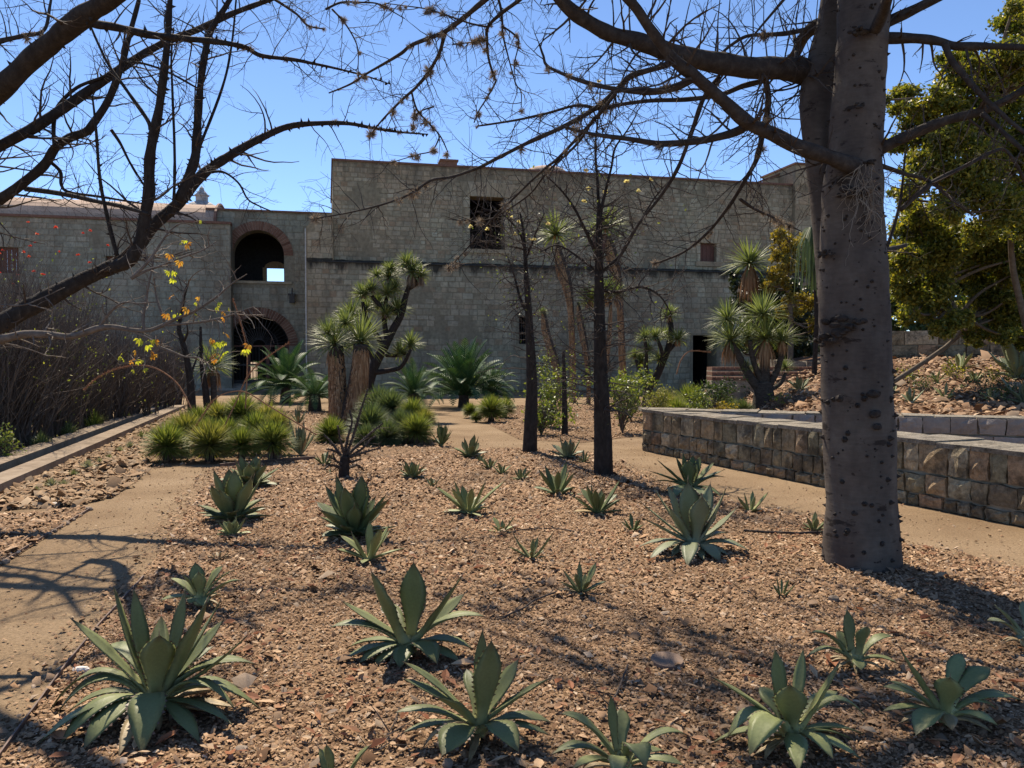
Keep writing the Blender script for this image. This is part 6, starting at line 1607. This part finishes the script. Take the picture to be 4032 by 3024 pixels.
yucca('swollen bottle palm with many grassy heads behind the wall corner', 'D2', 20.5,
      [(240, 120, [(1760, 1480), (1760, 1370), (1756, 1290), (1750, 1220), (1748, 1170)]), (80, 44, [(1720, 1220), (1650, 1130), (1590, 1020), (1545, 930), (1510, 880)]), (96, 60, [(1755, 1200), (1760, 1080), (1765, 960), (1768, 890)]), (60, 36, [(1790, 1200), (1850, 1090), (1885, 980), (1895, 900)]), (50, 34, [(1745, 1180), (1690, 1050), (1660, 940), (1650, 850)]), (40, 26, [(1800, 1230), (1880, 1180), (1920, 1100)])],
      [(1500, 850, 165, .9), (1480, 690, 140, 0), (1770, 840, 170, 1.0), (1745, 660, 158, 0), (1895, 850, 120, .7), (1640, 830, 110, .5), (1920, 1060, 70, .2), (1690, 1080, 70, .6), (1620, 1060, 60, 0)], (), 'thatch', 'yucca_leaf', 'palm_trunk', 'bottle_palm', .5)
yucca('slim branched yucca with small crowns left of the bottle palm', 'D2', 24.5,
      [(70, 40, [(860, 1330), (880, 1220), (940, 1120), (990, 1000), (1030, 900), (1050, 780), (1040, 700)]), (36, 24, [(960, 1080), (980, 960), (960, 880), (940, 840)]), (36, 24, [(880, 1220), (860, 1080), (860, 940), (850, 860)]), (34, 22, [(1010, 950), (1060, 900), (1090, 860)]), (30, 22, [(870, 1240), (830, 1140), (780, 1000)])],
      [(1035, 665, 78, .5), (850, 830, 76, .3), (930, 825, 80, .3), (1010, 815, 72, 0), (1100, 845, 80, .5), (820, 1010, 80, .5), (960, 1000, 86, .2), (770, 970, 60, .3), (880, 930, 60, 0)], (), 'thatch', 'yucca_leaf', 'dark_bark', 'yucca_tree', .5)
yucca('small yucca with a drooping tan skirt at the mossy twin trunks', 'C4', 17.5, [(40, 36, [(1385, 1310), (1385, 1220), (1380, 1120)])], [(1382, 1060, 135, .9)], (), 'thatch', 'yucca_leaf', 'palm_trunk', 'yucca_tree', .5)

# ------------------------------------------------------------------ cycads
def frond(L, rng, droop):
    mb = MB(); n = 26; pts = []
    p = Vector((0, 0, 0)); a = 0.0
    for i in range(n + 1):
        t = i / n; pts.append(p.copy()); ang = -droop * t * t * 1.4; p = p + Vector((math.cos(ang), 0, math.sin(ang))) * L / n
    mb.tube(pts[::3], [.012 * (1 - .8 * i / (len(pts[::3]))) for i in range(len(pts[::3]))], 4, cap=False)
    for i in range(3, n):
        t = i / n; w = L * .17 * math.sin(math.pi * min(1, t * .92 + .1)) ** .6; tg = (pts[i + 1] - pts[i]).normalized()
        for s in (-1, 1):
            d = (tg * .75 + Vector((0, s, 0)) * .8 + Vector((0, 0, .35))).normalized(); wv_ = tg * L * .013; p0 = pts[i]
            k0 = len(mb.v); m = p0 + d * w * .5; mb.v += [tuple(p0 - wv_), tuple(p0 + wv_), tuple(m + wv_), tuple(m - wv_), tuple(p0 + d * w + DN * w * .05)]; mb.f += [(k0, k0 + 1, k0 + 2, k0 + 3), (k0 + 3, k0 + 2, k0 + 4)]; mb.m += [0, 0]
    return mb.mesh('frond', M['cycad'])
rcy = random.Random(2)
FR = [frond(1.0, rcy, d) for d in (.35, .6, .9, 1.2)]
def cycad(label, t, x, y, Y, rpx, n, elo, ehi):
    g = P(t, x, y, Y); g.z = max(0, min(.35, g.z)); L = msize(t, rpx, Y); o = thing('cycad', label, 'cycad', (g.x, g.y, 0), 'cycads near the building')
    mb = MB(); mb.tube([Vector((g.x, g.y, -.05)), Vector((g.x, g.y, g.z + .25))], [.22, .16], 10); mb.build('trunk', M['palm_trunk'], o)
    for i in range(n):
        f = (i + .5) / n; el = math.radians(ehi + (elo - ehi) * f); a = i * 2.39996
        b = new_obj('frond', FR[min(3, int(f * 4))], o); b.location = (0, 0, g.z + .2); s = L * rcy.uniform(.85, 1.1); b.scale = (s, s, s); b.rotation_euler = Matrix.Rotation(a, 3, 'Z').to_4x4().to_euler()
        b.rotation_mode = 'XYZ'; b.rotation_euler = (Matrix.Rotation(a, 3, 'Z') @ Matrix.Rotation(-el, 3, 'Y') @ Matrix.Rotation(rcy.uniform(-.3, .3), 3, 'X')).to_euler()
cycad('big upright dark green cycad in front of the main block', 'D1', 1195, 1290, 27, 380, 56, 12, 86)
cycad('spreading cycad with drooping fronds behind the right spiky clump', 'D1', 870, 1270, 24, 250, 34, -5, 80)
cycad('large cycad with dark fronds right of the gate', 'D1', 40, 1230, 30, 330, 42, -5, 80)
cycad('low cycad with drooping fronds left of the two headed yucca', 'D1', 230, 1290, 25, 260, 30, -10, 60)
cycad('small cycad in the shade right of the big upright one', 'D1', 1380, 1250, 27.5, 210, 26, 0, 75)

# ------------------------------------------------------------------ thin trunks with dense drooping twigs, shrubs, thicket
def sapling(label, t, Y, pts, w0, w1, seed, dens, L, lvl, extra, leafn=0, leafm='shrub_leaf', low=.0, flowers=0):
    rng = random.Random(seed); q = limb_pts(t, Y, Y, w0, w1, pts, 6); q = [(Vector((q[0][0].x, q[0][0].y, -.05)), q[0][1] * 1.1)] + q
    o = thing('thin_tree', label, 'tree', (q[0][0].x, q[0][0].y, 0)); mb = MB(); mb.tube([v for v, r in q], [r * (1 + .06 * noise.noise(v * 9.0)) for v, r in q], 16); mb.build('trunk', M['dark_bark'], o, smooth=True)
    tw = MB(); tips = []
    for (tt, y0, y1, a, b, p2) in extra:
        qq = limb_pts(tt, y0, y1, a, b, p2, 5, .2); m2_ = MB(); m2_.tube([v for v, r in qq], [r for v, r in qq], 7); m2_.build('branch', M['dark_bark'], o, smooth=True); twigs_on(tw, qq, rng, dens * .5, L * .7, 2, .4, DN * .1, .1, .3, .014, tips, .009)
    k0 = int(len(q) * low)
    twigs_on(tw, q[k0:], rng, dens, L, lvl, .12, DN * .35, .1, .3, .016, tips, .0095)
    tag(tw.build('twigs', M['twig_bark'], o), kind='stuff')
    tb = MB(); thorns(tb, q, rng, 60, .02); tag(tb.build('thorns', M['thorn'], o), kind='stuff')
    if flowers:
        up_ = sorted(tips, key=lambda v: -v.z)[:len(tips) // 3]
        for _ in range(flowers):
            fm = MB(); needles(fm, Vector((0, 0, 0)), .05, 16, rng, .016, -.3); f = fm.build('flower', M['cream_flower'], o, origin=Vector((0, 0, 0))); f.location = rng.choice(up_) - o.location
    if leafn:
        lm = MB()
        for _ in range(leafn):
            p = rng.choice(tips) + rdir(rng) * .08; leafquad(lm, p, .022 * rng.uniform(.6, 1.3), rng)
        lm.build('leaves', M[leafm], o)
    return o
def leafquad(mb, p, s, rng, bias=None):
    d = rdir(rng); 
    if bias is not None: d = (d + bias).normalized()
    q = d.cross(rdir(rng)).normalized(); nm = d.cross(q); k0 = len(mb.v)
    mb.v += [tuple(p - d * s), tuple(p + q * s * .55 + nm * s * .15), tuple(p + d * s), tuple(p - q * s * .55 + nm * s * .15)]; mb.f += [(k0, k0 + 1, k0 + 2), (k0, k0 + 2, k0 + 3)]; mb.m += [0, 0]
sapling('left thin dark trunk with wiry spreading twigs and few leaves', 'D1', 13.8, [(1622, 1620), (1630, 1400), (1636, 1200), (1630, 1000), (1622, 850), (1612, 650), (1600, 480), (1592, 330), (1580, 180), (1560, 60)], 98, 10, 5, 26, 1.0, 2,
        [('D1', 13.8, 13.4, 22, 5, [(1600, 350), (1640, 250), (1680, 150), (1720, 60)]), ('D1', 13.8, 14.2, 24, 5, [(1600, 700), (1560, 620), (1530, 500), (1500, 400), (1470, 330)]), ('D1', 13.8, 13.5, 18, 5, [(1590, 300), (1560, 200), (1500, 120), (1430, 60)])], 220, 'shrub_leaf', .30, 9)
sapling('right thin dark trunk with a tangle of drooping wiry twigs', 'TR', 11.1, [(395, 2050), (393, 1900), (388, 1750), (382, 1600), (378, 1400), (376, 1250), (375, 1120), (376, 1000), (378, 880)], 86, 22, 6, 34, .95, 2,
        [('TR', 11.1, 11.3, 16, 5, [(376, 960), (370, 800), (360, 640), (375, 480), (382, 380)]), ('TR', 11.1, 10.9, 16, 5, [(378, 940), (405, 820), (430, 720), (445, 640), (500, 560), (535, 500)]), ('TR', 11.1, 10.7, 18, 5, [(376, 1120), (320, 1000), (270, 900), (220, 830), (150, 760)]), ('TR', 11.1, 11.0, 18, 5, [(380, 1180), (470, 1100), (540, 980), (620, 850), (700, 760)]), ('TR', 11.1, 11.5, 16, 5, [(378, 1250), (450, 1260), (560, 1240), (640, 1280), (690, 1360)]), ('TR', 11.1, 11.4, 14, 5, [(376, 1180), (300, 1120), (200, 1060), (120, 1090)])], 160, 'shrub_leaf', .22, 8)
sapling('short thin trunk between the two dark trunks farther back', 'BR', 17.0, [(228, 225), (228, 140), (226, 40), (225, -60), (222, -140)], 30, 12, 7, 12, .6, 1, [], 200, 'shrub_leaf', .4)
sapling('mossy dark trunk beside the channel, front of the twins', 'C4', 16.0, [(1245, 1395), (1240, 1260), (1230, 1130), (1205, 980), (1175, 870), (1160, 800), (1190, 620), (1215, 530)], 58, 14, 8, 5, .5, 1, [('C4', 16, 16.3, 20, 8, [(1235, 1120), (1265, 1030), (1290, 960)]), ('C4', 16, 15.7, 18, 7, [(1190, 900), (1215, 840), (1210, 780)])], 0, 'shrub_leaf', .3)
sapling('dark trunk beside the channel, rear of the twins', 'C4', 17.4, [(1345, 1335), (1330, 1200), (1310, 1060), (1302, 920), (1300, 800)], 48, 14, 9, 4, .5, 1, [], 0, 'shrub_leaf', .4)
# thorny grey shrub (ocotillo like)
rs = random.Random(12); g = G('BL', 1485, 405); o = thing('thorny_shrub', 'grey thorny shrub with whip like stems in front of the yucca', 'shrub', g)
q = limb_pts('BL', g.y, g.y, 50, 42, [(1485, 410), (1487, 360), (1492, 310)], 5); mb = MB(); mb.tube([v for v, r in q], [r for v, r in q], 12); mb.build('trunk', M['dark_bark'], o, smooth=True)
tw = MB(); tb = MB()
for pts in ([(1492, 320), (1530, 210), (1560, 110), (1590, 20)], [(1492, 315), (1560, 250), (1610, 205), (1655, 170)], [(1495, 320), (1560, 300), (1610, 285), (1645, 275)], [(1490, 320), (1450, 290), (1410, 280)], [(1490, 330), (1430, 250), (1400, 220)], [(1495, 325), (1570, 275), (1600, 240), (1625, 225)], [(1490, 315), (1500, 240), (1520, 170), (1510, 110)], [(1490, 315), (1470, 240), (1460, 180)], [(1490, 370), (1430, 350), (1400, 370)], [(1490, 370), (1540, 350), (1570, 370)], [(1492, 340), (1520, 335), (1560, 325)], [(1490, 350), (1450, 330), (1440, 300)]):
    qq = limb_pts('BL', g.y, g.y + rs.uniform(-.5, .5), 15, 6, pts, 6, .2); m2_ = MB(); m2_.tube([v for v, r in qq], [r for v, r in qq], 6); m2_.build('stem', M['twig_bark'], o); thorns(tb, qq, rs, 90, .02, 4); twigs_on(tw, qq, rs, 7, .22, 1, .5, UPV * .1, .1, .2, .008)
tag(tw.build('twigs', M['twig_bark'], o), kind='stuff'); tag(tb.build('thorns', M['thorn'], o), kind='stuff')

# leafy bushes
def bush(label, t, x, y, Y, rx, rz, n, leafm, seed, size=.035, name='leafy_shrub', cat='shrub', group=None, dens=1.0):
    rng = random.Random(seed); c = P(t, x, y, Y); a, h = msize(t, rx, Y), msize(t, rz, Y)
    o = thing(name, label, cat, (c.x, c.y, 0), group); st_ = MB(); tips = []
    for i in range(22):
        an = rng.uniform(0, 6.283); d = Vector((math.cos(an) * .6 * a, math.sin(an) * .6 * a, max(.2, c.z + h * .5))).normalized(); twig(st_, Vector((c.x, c.y, 0)), d, max(.3, (c.z + h) * rng.uniform(.6, 1.0)), .012, 2, rng, UPV * .2, 4, .18, .7, tips)
    st_.build('stems', M['thicket_stem'], o); lm = MB()
    cl = [c + Vector((rng.gauss(0, .45) * a, rng.gauss(0, .45) * a, rng.gauss(0, .45) * h)) for _ in range(26)] + tips[:40]
    for i in range(n):
        p = rng.choice(cl) + Vector((rng.gauss(0, .16) * a, rng.gauss(0, .16) * a, rng.gauss(0, .16) * h))
        if p.z > .02: leafquad(lm, p, size * rng.uniform(.5, 1.3), rng)
    lm.build('leaves', M[leafm], o)
bush('bright green leafy shrub left of the right thin trunk', 'D2', 130, 1230, 19, 170, 170, 1500, 'shrub_leaf', 1, .045)
bush('light green shrub low behind the left thin trunk', 'D2', 60, 1400, 17, 130, 130, 900, 'shrub_leaf', 2, .04)
bush('green shrub right behind the right thin trunk', 'D2', 680, 1250, 17.5, 130, 150, 1100, 'shrub_leaf', 3, .04)
bush('leafy shrub between the thin trunk and the branched yucca', 'D2', 740, 1160, 21, 130, 90, 800, 'shrub_leaf', 4, .045)
bush('yellow green shrub in front of the standing spiky rosette', 'D2', 1250, 1310, 18.5, 110, 90, 900, 'shrub_leaf', 5, .035)
bush('dark green shrub behind the wall near the bottle palm', 'D2', 1400, 1220, 20.5, 140, 90, 900, 'tree_leaf_dark', 6, .04)
bush('low yellow shrub right at the wall corner', 'D2', 1450, 1358, 17.5, 90, 30, 450, 'yellow_leaf', 7, .03)
bush('olive shrub behind the grassy tuft', 'D2', 950, 1290, 19, 110, 90, 800, 'needle_yellow', 8, .035)
bush('pale sprouts beside the bottle palm trunk', 'D2', 1880, 1290, 19, 40, 80, 160, 'shrub_leaf', 9, .03)
bush('small pale green shrub at the left picture edge', 'C4', 25, 1545, 12.0, 80, 90, 700, 'shrub_leaf', 10, .022)
# thicket of bare stems on the left
rt = random.Random(15)
TH = 'bare shrubs of the thicket on the left'
def thicket(label, t, x, yb, ytop, w, n, seed, green=0, red=0):
    rng = random.Random(seed); g = G(t, x, yb); top = P(t, x, ytop, g.y); H = top.z; a = msize(t, w, g.y) / 2
    o = thing('bare_shrub', label, 'shrub', g, TH); st_ = MB(); tips = []
    for i in range(n):
        b = g + Vector((rng.gauss(0, .3) * a, rng.uniform(-.6, .6), 0)); d = Vector((rng.gauss(0, .2), rng.gauss(0, .2), 1)).normalized()
        twig(st_, b, d, H * rng.uniform(.7, 1.25), .0135 * rng.uniform(.8, 1.5), 2, rng, UPV * .6, 3, .10, .45, tips)
    st_.build('stems', M['thicket_stem'], o)
    if green:
        lm = MB()
        for i in range(green): leafquad(lm, rng.choice(tips) + Vector((rng.gauss(0, .05), rng.gauss(0, .05), -rng.uniform(0, .9))), .026 * rng.uniform(.6, 1.3), rng, UPV)
        lm.build('leaves', M['lime_leaf' if seed % 2 else 'shrub_leaf'], o)
    if red:
        for i in range(red):
            p = max(rng.sample(tips, 14), key=lambda q: q.z); fm = MB(); needles(fm, Vector((0, 0, 0)), .045, 14, rng, .012, -.2); f = fm.build('flower', M['red_flower'], o, origin=Vector((0, 0, 0))); f.location = p - o.location
for i, (x, yb, yt, w, gr, rd, lab) in enumerate(((-120, 1640, 640, 500, 60, 6, 'bare stemmed shrub with red flowers cut by the left edge'), (150, 1590, 600, 420, 120, 14, 'tall bare stemmed shrub with red flower tips on the left'), (360, 1530, 690, 380, 700, 5, 'bare shrub with yellow green lower stems in the thicket'), (560, 1470, 880, 360, 60, 0, 'brown bare shrub in the middle of the thicket'), (720, 1430, 900, 340, 60, 0, 'brown bare shrub right of the thicket middle'), (880, 1400, 950, 320, 80, 0, 'bare shrub near the channel end of the thicket'), (1010, 1350, 950, 260, 60, 0, 'bare shrub second from the right end of the thicket'), (1120, 1310, 930, 220, 160, 0, 'bare shrub at the right end of the thicket'), (250, 1380, 760, 420, 200, 4, 'bare shrub standing at the back of the thicket on the left'), (620, 1330, 850, 420, 60, 0, 'bare shrub standing at the back of the thicket centre'), (30, 1450, 650, 380, 80, 6, 'bare shrub behind the left edge shrub'), (430, 1400, 820, 360, 120, 0, 'bare brown shrub behind the yellow green one'))):
    thicket(lab, 'C4', x, yb, yt, w, 112, 40 + i, gr, rd)
def tuft(label, t, x, y, wpx, hpx, seed, m='needle_blue'):
    rng = random.Random(seed); g = G(t, x, y); a = msize(t, wpx, g.y) / 2; H = msize(t, hpx, g.y); o = thing('grass_tuft', label, 'grass', g, 'grass tufts under the thicket'); mb = MB()
    for i in range(240):
        an = rng.uniform(0, 6.283); sp = rng.random() ** .7; d = Vector((math.cos(an) * sp, math.sin(an) * sp, 0)) * a; p0 = g + d * .15; p2 = g + d * 1.1 + UPV * H * (1 - .5 * sp) * rng.uniform(.6, 1.1); p1 = p0.lerp(p2, .5) + UPV * H * .18; s = Vector((-math.sin(an), math.cos(an), 0)) * .007
        k0 = len(mb.v); mb.v += [tuple(p0 - s), tuple(p0 + s), tuple(p1 + s), tuple(p1 - s), tuple(p2)]; mb.f += [(k0, k0 + 1, k0 + 2, k0 + 3), (k0 + 3, k0 + 2, k0 + 4)]; mb.m += [0, 0]
    mb.build('blades', M[m], o)
tuft('broad grass tuft behind the channel kerb', 'C4', 610, 1480, 220, 170, 1, 'needle_green'); tuft('grass tuft at the left foot of the thicket', 'C4', 270, 1610, 240, 150, 2); tuft('dark grass tuft left of the channel', 'C4', 450, 1540, 180, 150, 3); tuft('pale grass tuft near the far end of the channel', 'C4', 820, 1420, 110, 90, 4, 'needle_yellow'); tuft('dim grass tuft at the left picture edge', 'C4', 60, 1660, 200, 110, 5)

# ------------------------------------------------------------------ leafy trees on the right
def leafy_tree(label, base_, trunkpts, blobs, n, leafm, seed, size, barkm='tan_branch', group='leafy trees on the right'):
    rng = random.Random(seed); o = thing('leafy_tree', label, 'tree', base_, group)
    q = ups(trunkpts, 5); mb = MB(); mb.tube([v for v, r in q], [r for v, r in q], 12); mb.build('trunk', M[barkm], o, smooth=True)
    tw = MB(); tips = []; lm = MB(); tot = sum(b[1] ** 2 for b in blobs)
    for c, r in blobs:
        s0 = min((v for v, _ in q), key=lambda v: (v - c).length); br = ups([(s0, .05), (s0.lerp(c, .5) + rdir(rng) * .2 - UPV * .1, .035), (c, .018)], 4); m2_ = MB(); m2_.tube([v for v, _ in br], [w for _, w in br], 6); m2_.build('branch', M[barkm], o, smooth=True)
        sub = []
        for _ in range(int(16 + r * 22)):
            d = rdir(rng); p = c + Vector((d.x, d.y, d.z * .85)) * r * rng.uniform(.35, 1.0); sub.append(p)
            tw.tube([c.lerp(p, .15), c.lerp(p, .6) + rdir(rng) * .06, p], [.010, .006, .003], 3, cap=False)
        cnt = int(n * r * r / tot)
        for i in range(cnt):
            p = rng.choice(sub) + Vector((rng.gauss(0, 1), rng.gauss(0, 1), rng.gauss(0, .8))) * r * .22; leafquad(lm, p, size * rng.uniform(.55, 1.25), rng, DN * .4)
    tag(tw.build('twigs', M[barkm], o), kind='stuff'); tag(lm.build('leaves', M[leafm], o), kind='stuff')
def blobs_from(t, Y, lst, rng):
    out = []
    for x, y, r in lst:
        out.append((P(t, x, y, Y + rng.uniform(-1, 1)), msize(t, r, Y) * .8))
        for _ in range(2): out.append((P(t, x + rng.uniform(-.9, .9) * r, y + rng.uniform(-.9, .9) * r, Y + rng.uniform(-1, 1)), msize(t, r, Y) * rng.uniform(.35, .6)))
    return out
rv = random.Random(33)
def trunk_to(bx, by, t, pts, w0, w1):
    out = [(Vector((bx, by, hill(bx, by) - .1 if hill(bx, by) > 0 else -.1)), w0)]
    for i, (x, y, Y) in enumerate(pts): out.append((P(t, x, y, Y), w0 + (w1 - w0) * (i + 1) / len(pts)))
    return out
b0 = Vector((11.6, 17.5, hill(11.6, 17.5)))
leafy_tree('tall leafy green tree with sunlit leaves filling the right edge', b0, trunk_to(11.6, 17.5, 'TR', ((2190, 1280, 17), (2160, 1120, 16.8), (2150, 900, 16.5), (2130, 650, 16), (2120, 400, 16)), .075, .03),
           blobs_from('TR', 16, [(1700, 420, 75), (1760, 520, 85), (1690, 620, 70), (1850, 430, 90), (1900, 330, 80), (1960, 260, 70), (2050, 330, 120), (2150, 240, 120), (2150, 100, 80), (2200, 30, 70), (2000, 500, 130), (2130, 480, 140), (1870, 620, 110), (1800, 730, 110), (1990, 700, 150), (2140, 700, 150), (2260, 400, 150), (2270, 700, 150), (1660, 470, 50), (1930, 830, 130), (2100, 880, 150), (1700, 860, 60), (2250, 950, 150)], rv), 80000, 'tree_leaf', 51, .048)
b1 = Vector((8.4, 18.8, hill(8.4, 18.8)))
leafy_tree('lower leafy tree with yellow green foliage behind the embankment', b1, trunk_to(8.4, 18.8, 'TR', ((1930, 1450, 18.5), (1900, 1300, 18), (1850, 1150, 18)), .06, .03),
           blobs_from('TR', 18, [(1760, 960, 120), (1850, 1060, 140), (1720, 1120, 100), (1960, 1120, 150), (1690, 1250, 80), (1820, 1260, 110), (2080, 1060, 150), (2180, 1150, 150), (2050, 1280, 110), (2180, 1330, 100), (1700, 1000, 70), (1860, 1420, 60), (1930, 1380, 60), (2130, 1420, 80), (1660, 1150, 50), (1760, 1340, 70), (2000, 1440, 60), (2212, 1440, 80), (1700, 1370, 50)], rv), 66000, 'tree_leaf', 52, .05)
for pts in ([(1650, 1060), (1720, 960), (1800, 1100), (1900, 1230), (2060, 1310), (2212, 1330)], [(1990, 1110), (2100, 1080), (2212, 1065)], [(1880, 1240), (1990, 1340), (2120, 1330)]):
    pass
b4 = Vector((15.0, 30.0, 0))
leafy_tree('dense dark green tree farthest back behind the retaining wall', b4, [(Vector((15.0, 30.0, -.1)), .15), (Vector((15.2, 30, 2.5)), .12), (Vector((15.4, 30, 5.0)), .06)],
           blobs_from('TR', 29, [(1660, 1330, 80), (1750, 1360, 90), (1850, 1330, 100), (1950, 1360, 100), (2050, 1340, 110), (2150, 1370, 110), (2260, 1340, 120), (1700, 1230, 90), (1830, 1230, 110), (2000, 1230, 120), (2180, 1220, 130), (1650, 1130, 80), (1780, 1120, 100), (1930, 1120, 110), (2100, 1110, 120), (2240, 1090, 120), (1640, 1420, 60), (1760, 1430, 60), (1900, 1430, 60), (2050, 1430, 70), (2200, 1440, 70)], rv), 26000, 'tree_leaf_dark', 55, .12)
b5 = Vector((15.5, 17.0, hill(15.5, 17.0)))
leafy_tree('leafy green tree beyond the right picture edge', b5, [(b5, .12), (b5 + Vector((.2, .1, 1.6)), .10), (b5 + Vector((.1, .3, 3.4)), .05)],
           [(b5 + Vector((rv.uniform(-2, 2), rv.uniform(-1.5, 1.5), rv.uniform(1.2, 5.5))), rv.uniform(.6, 1.1)) for _ in range(16)], 9000, 'tree_leaf', 56, .08)
b2_ = P('D2', 1950, 900, 30); b2_.z = 0
leafy_tree('yellow leaved tree between the building corner and the trunk', b2_, [(Vector((b2_.x, b2_.y, -.1)), .12), (P('D2', 1960, 700, 30), .10), (P('D2', 1930, 400, 30), .07), (P('D2', 1950, 150, 30), .04)],
           blobs_from('D2', 30, [(1900, 60, 90), (1960, 130, 110), (1850, 200, 80), (1930, 280, 100), (1820, 350, 80), (1780, 440, 60), (1880, 400, 80), (2060, 100, 100), (2100, 280, 100), (1960, 520, 60), (1900, 620, 60), (2000, 640, 70), (2100, 560, 90), (2120, 720, 70)], rv), 8000, 'yellow_leaf', 53, .07)
b3 = P('D2', 1700, 950, 33); b3.z = 0
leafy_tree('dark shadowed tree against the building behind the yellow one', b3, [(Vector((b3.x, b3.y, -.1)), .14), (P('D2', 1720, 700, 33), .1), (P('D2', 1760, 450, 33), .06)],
           blobs_from('D2', 33, [(1560, 420, 80), (1620, 520, 110), (1720, 560, 130), (1850, 600, 140), (1650, 680, 110), (1800, 760, 140), (1950, 760, 150), (2080, 700, 150), (1720, 880, 120), (1900, 920, 140), (2080, 900, 140), (1580, 900, 70), (1530, 350, 60), (1750, 420, 90), (2150, 480, 110), (2000, 450, 110)], rv), 7500, 'shaded_leaf', 54, .11, 'dark_bark')
for i, (x, y, lab) in enumerate(((1290, 1090, 'small dry bush at the left of the embankment'), (1450, 1150, 'olive bush low on the embankment'), (1660, 1050, 'small green bush high on the embankment'), (1850, 1160, 'low bush on the right of the embankment'), (2050, 1080, 'leafy bush under the huge blue grey agave'), (2060, 1230, 'dry bush near the right end of the embankment'))):
    p = Gh('D3', x, y); rng = random.Random(90 + i); o = thing('low_bush', lab, 'shrub', p, 'low bushes on the embankment'); st_ = MB(); lm = MB(); tips = []
    for _ in range(14): twig(st_, p, Vector((rng.uniform(-1, 1), rng.uniform(-1, 1), .8)).normalized(), rng.uniform(.25, .45), .006, 1, rng, UPV * .2, 3, .2, .7, tips)
    for _ in range(240): leafquad(lm, rng.choice(tips) + rdir(rng) * .09, .03 * rng.uniform(.5, 1.2), rng)
    st_.build('stems', M['thicket_stem'], o); lm.build('leaves', M['tree_leaf_dark' if i % 2 else 'tree_leaf'], o)
# drooping strands by the trunk
o = thing('drooping_palm', 'drooping green strands hanging beside the trunk', 'palm', P('D2', 2090, 40, 24).to_tuple()); mb = MB(); rd = random.Random(3)
for i in range(150):
    c = P('D2', 2140, 30, 24); an = rd.uniform(0, 6.283); sp = rd.uniform(.1, 1.0) * .75; d = Vector((math.cos(an), math.sin(an), 0)); L = rd.uniform(.7, 1.9); s = Vector((-d.y, d.x, 0)) * .013
    pts = [c, c + d * sp * .5 + UPV * .12, c + d * sp * .9 + DN * L * .3, c + d * sp + DN * L]
    for a, b in zip(pts[:-1], pts[1:]): mb.face([a - s, a + s, b + s * .7, b - s * .7])
mb.build('strands', M['yucca_dark'], o)
mb = MB(); c = P('D2', 2140, 30, 24); mb.tube([Vector((c.x, c.y, -.05)), Vector((c.x + .1, c.y, c.z * .5)), c], [.09, .07, .05], 8); mb.build('trunk', M['dark_bark'], o)
# fallen twigs on the gravel
def fallen(label, t, pts, w, seed):
    rng = random.Random(seed); q = [(G(t, x, y, .03), 0) for x, y in pts]; q = [(v, msize(t, w, v.y) / 2) for v, _ in q]; q = ups(q, 6); o = thing('fallen_twig', label, 'twig', q[0][0]); mb = MB(); q = [(v + Vector((0, 0, .012 * noise.noise(v * 5.0))), r) for v, r in q]; mb.tube([v for v, r in q], [r for v, r in q], 6, cap=True); mb.build('stem', M['twig_bark'], o)
    tw = MB(); 
    for _ in range(4): v, r = rng.choice(q); twig(tw, v, Vector((rng.uniform(-1, 1), rng.uniform(-1, 1), .15)).normalized(), .2, .004, 1, rng, UPV * 0, 3, .2, .6)
    tw.build('side_twigs', M['twig_bark'], o)
fallen('long dry forked twig lying left of the small open agave', 'BR', [(-40, 1010), (40, 975), (120, 925), (215, 893)], 8, 1)
fallen('thin dry twig upright in the gravel by the wide agave', 'BL', [(1640, 1575), (1690, 1490), (1725, 1400)], 6, 2)
fallen('brown stick lying on the gravel left of the thorny trunk', 'BR', [(1000, 632), (1120, 640), (1240, 645), (1330, 640)], 11, 3)
fallen('short dry stick in the litter above the bottom agave', 'BR', [(420, 1390), (465, 1310), (500, 1215)], 10, 4)
fallen('thin twig across the gravel in mid bed', 'BR', [(-60, 655), (60, 630), (170, 622), (290, 640)], 5, 5)
# single large dry leaves in the foreground
rgl = random.Random(44); lfs = []
for i in range(6):
    mb = MB(); dry_leaf(mb, Vector((0, 0, 0)), 1.0, rgl); lfs.append(mb.mesh('dry_leaf', M['litter']))
spots = [(t, x + rgl.uniform(-60, 60), y + rgl.uniform(-25, 25)) for t, x, y in (('H2', 500, 530), ('H2', 600, 770), ('H2', 450, 750), ('H2', 780, 790), ('H2', 1180, 900), ('H2', 1050, 860), ('H2', 660, 480), ('H2', 350, 600), ('H1', 860, 810), ('H1', 1190, 560), ('H1', 700, 820), ('H1', 1210, 620), ('H3', 270, 540), ('H3', 350, 530), ('H3', 870, 540), ('H3', 1000, 760), ('H3', 130, 760), ('H3', 950, 790), ('H3', 1120, 410), ('H4', 480, 630), ('H4', 420, 590), ('H4', 560, 340), ('H4', 780, 830), ('H4', 870, 810), ('H4', 840, 370), ('H4', 1100, 550), ('H4', 740, 200), ('H4', 1190, 510), ('H4', 280, 640), ('H4', 660, 700), ('H3', 620, 480), ('H3', 720, 720), ('H1', 300, 900), ('H1', 1050, 860), ('H2', 150, 560), ('H2', 60, 300), ('H4', 1160, 800), ('H3', 560, 620))]
for t, x, y in spots:
    o = new_obj('dry_leaf', rgl.choice(lfs)); o.location = G(t, x, y, .03); s = rgl.uniform(.03, .055); o.scale = (s, s, s); o.rotation_euler = (0, 0, rgl.uniform(0, 6.28))
    tag(o, 'large curled dry brown leaf fallen on the foreground gravel', 'dry leaf', 'large dry leaves on the gravel')
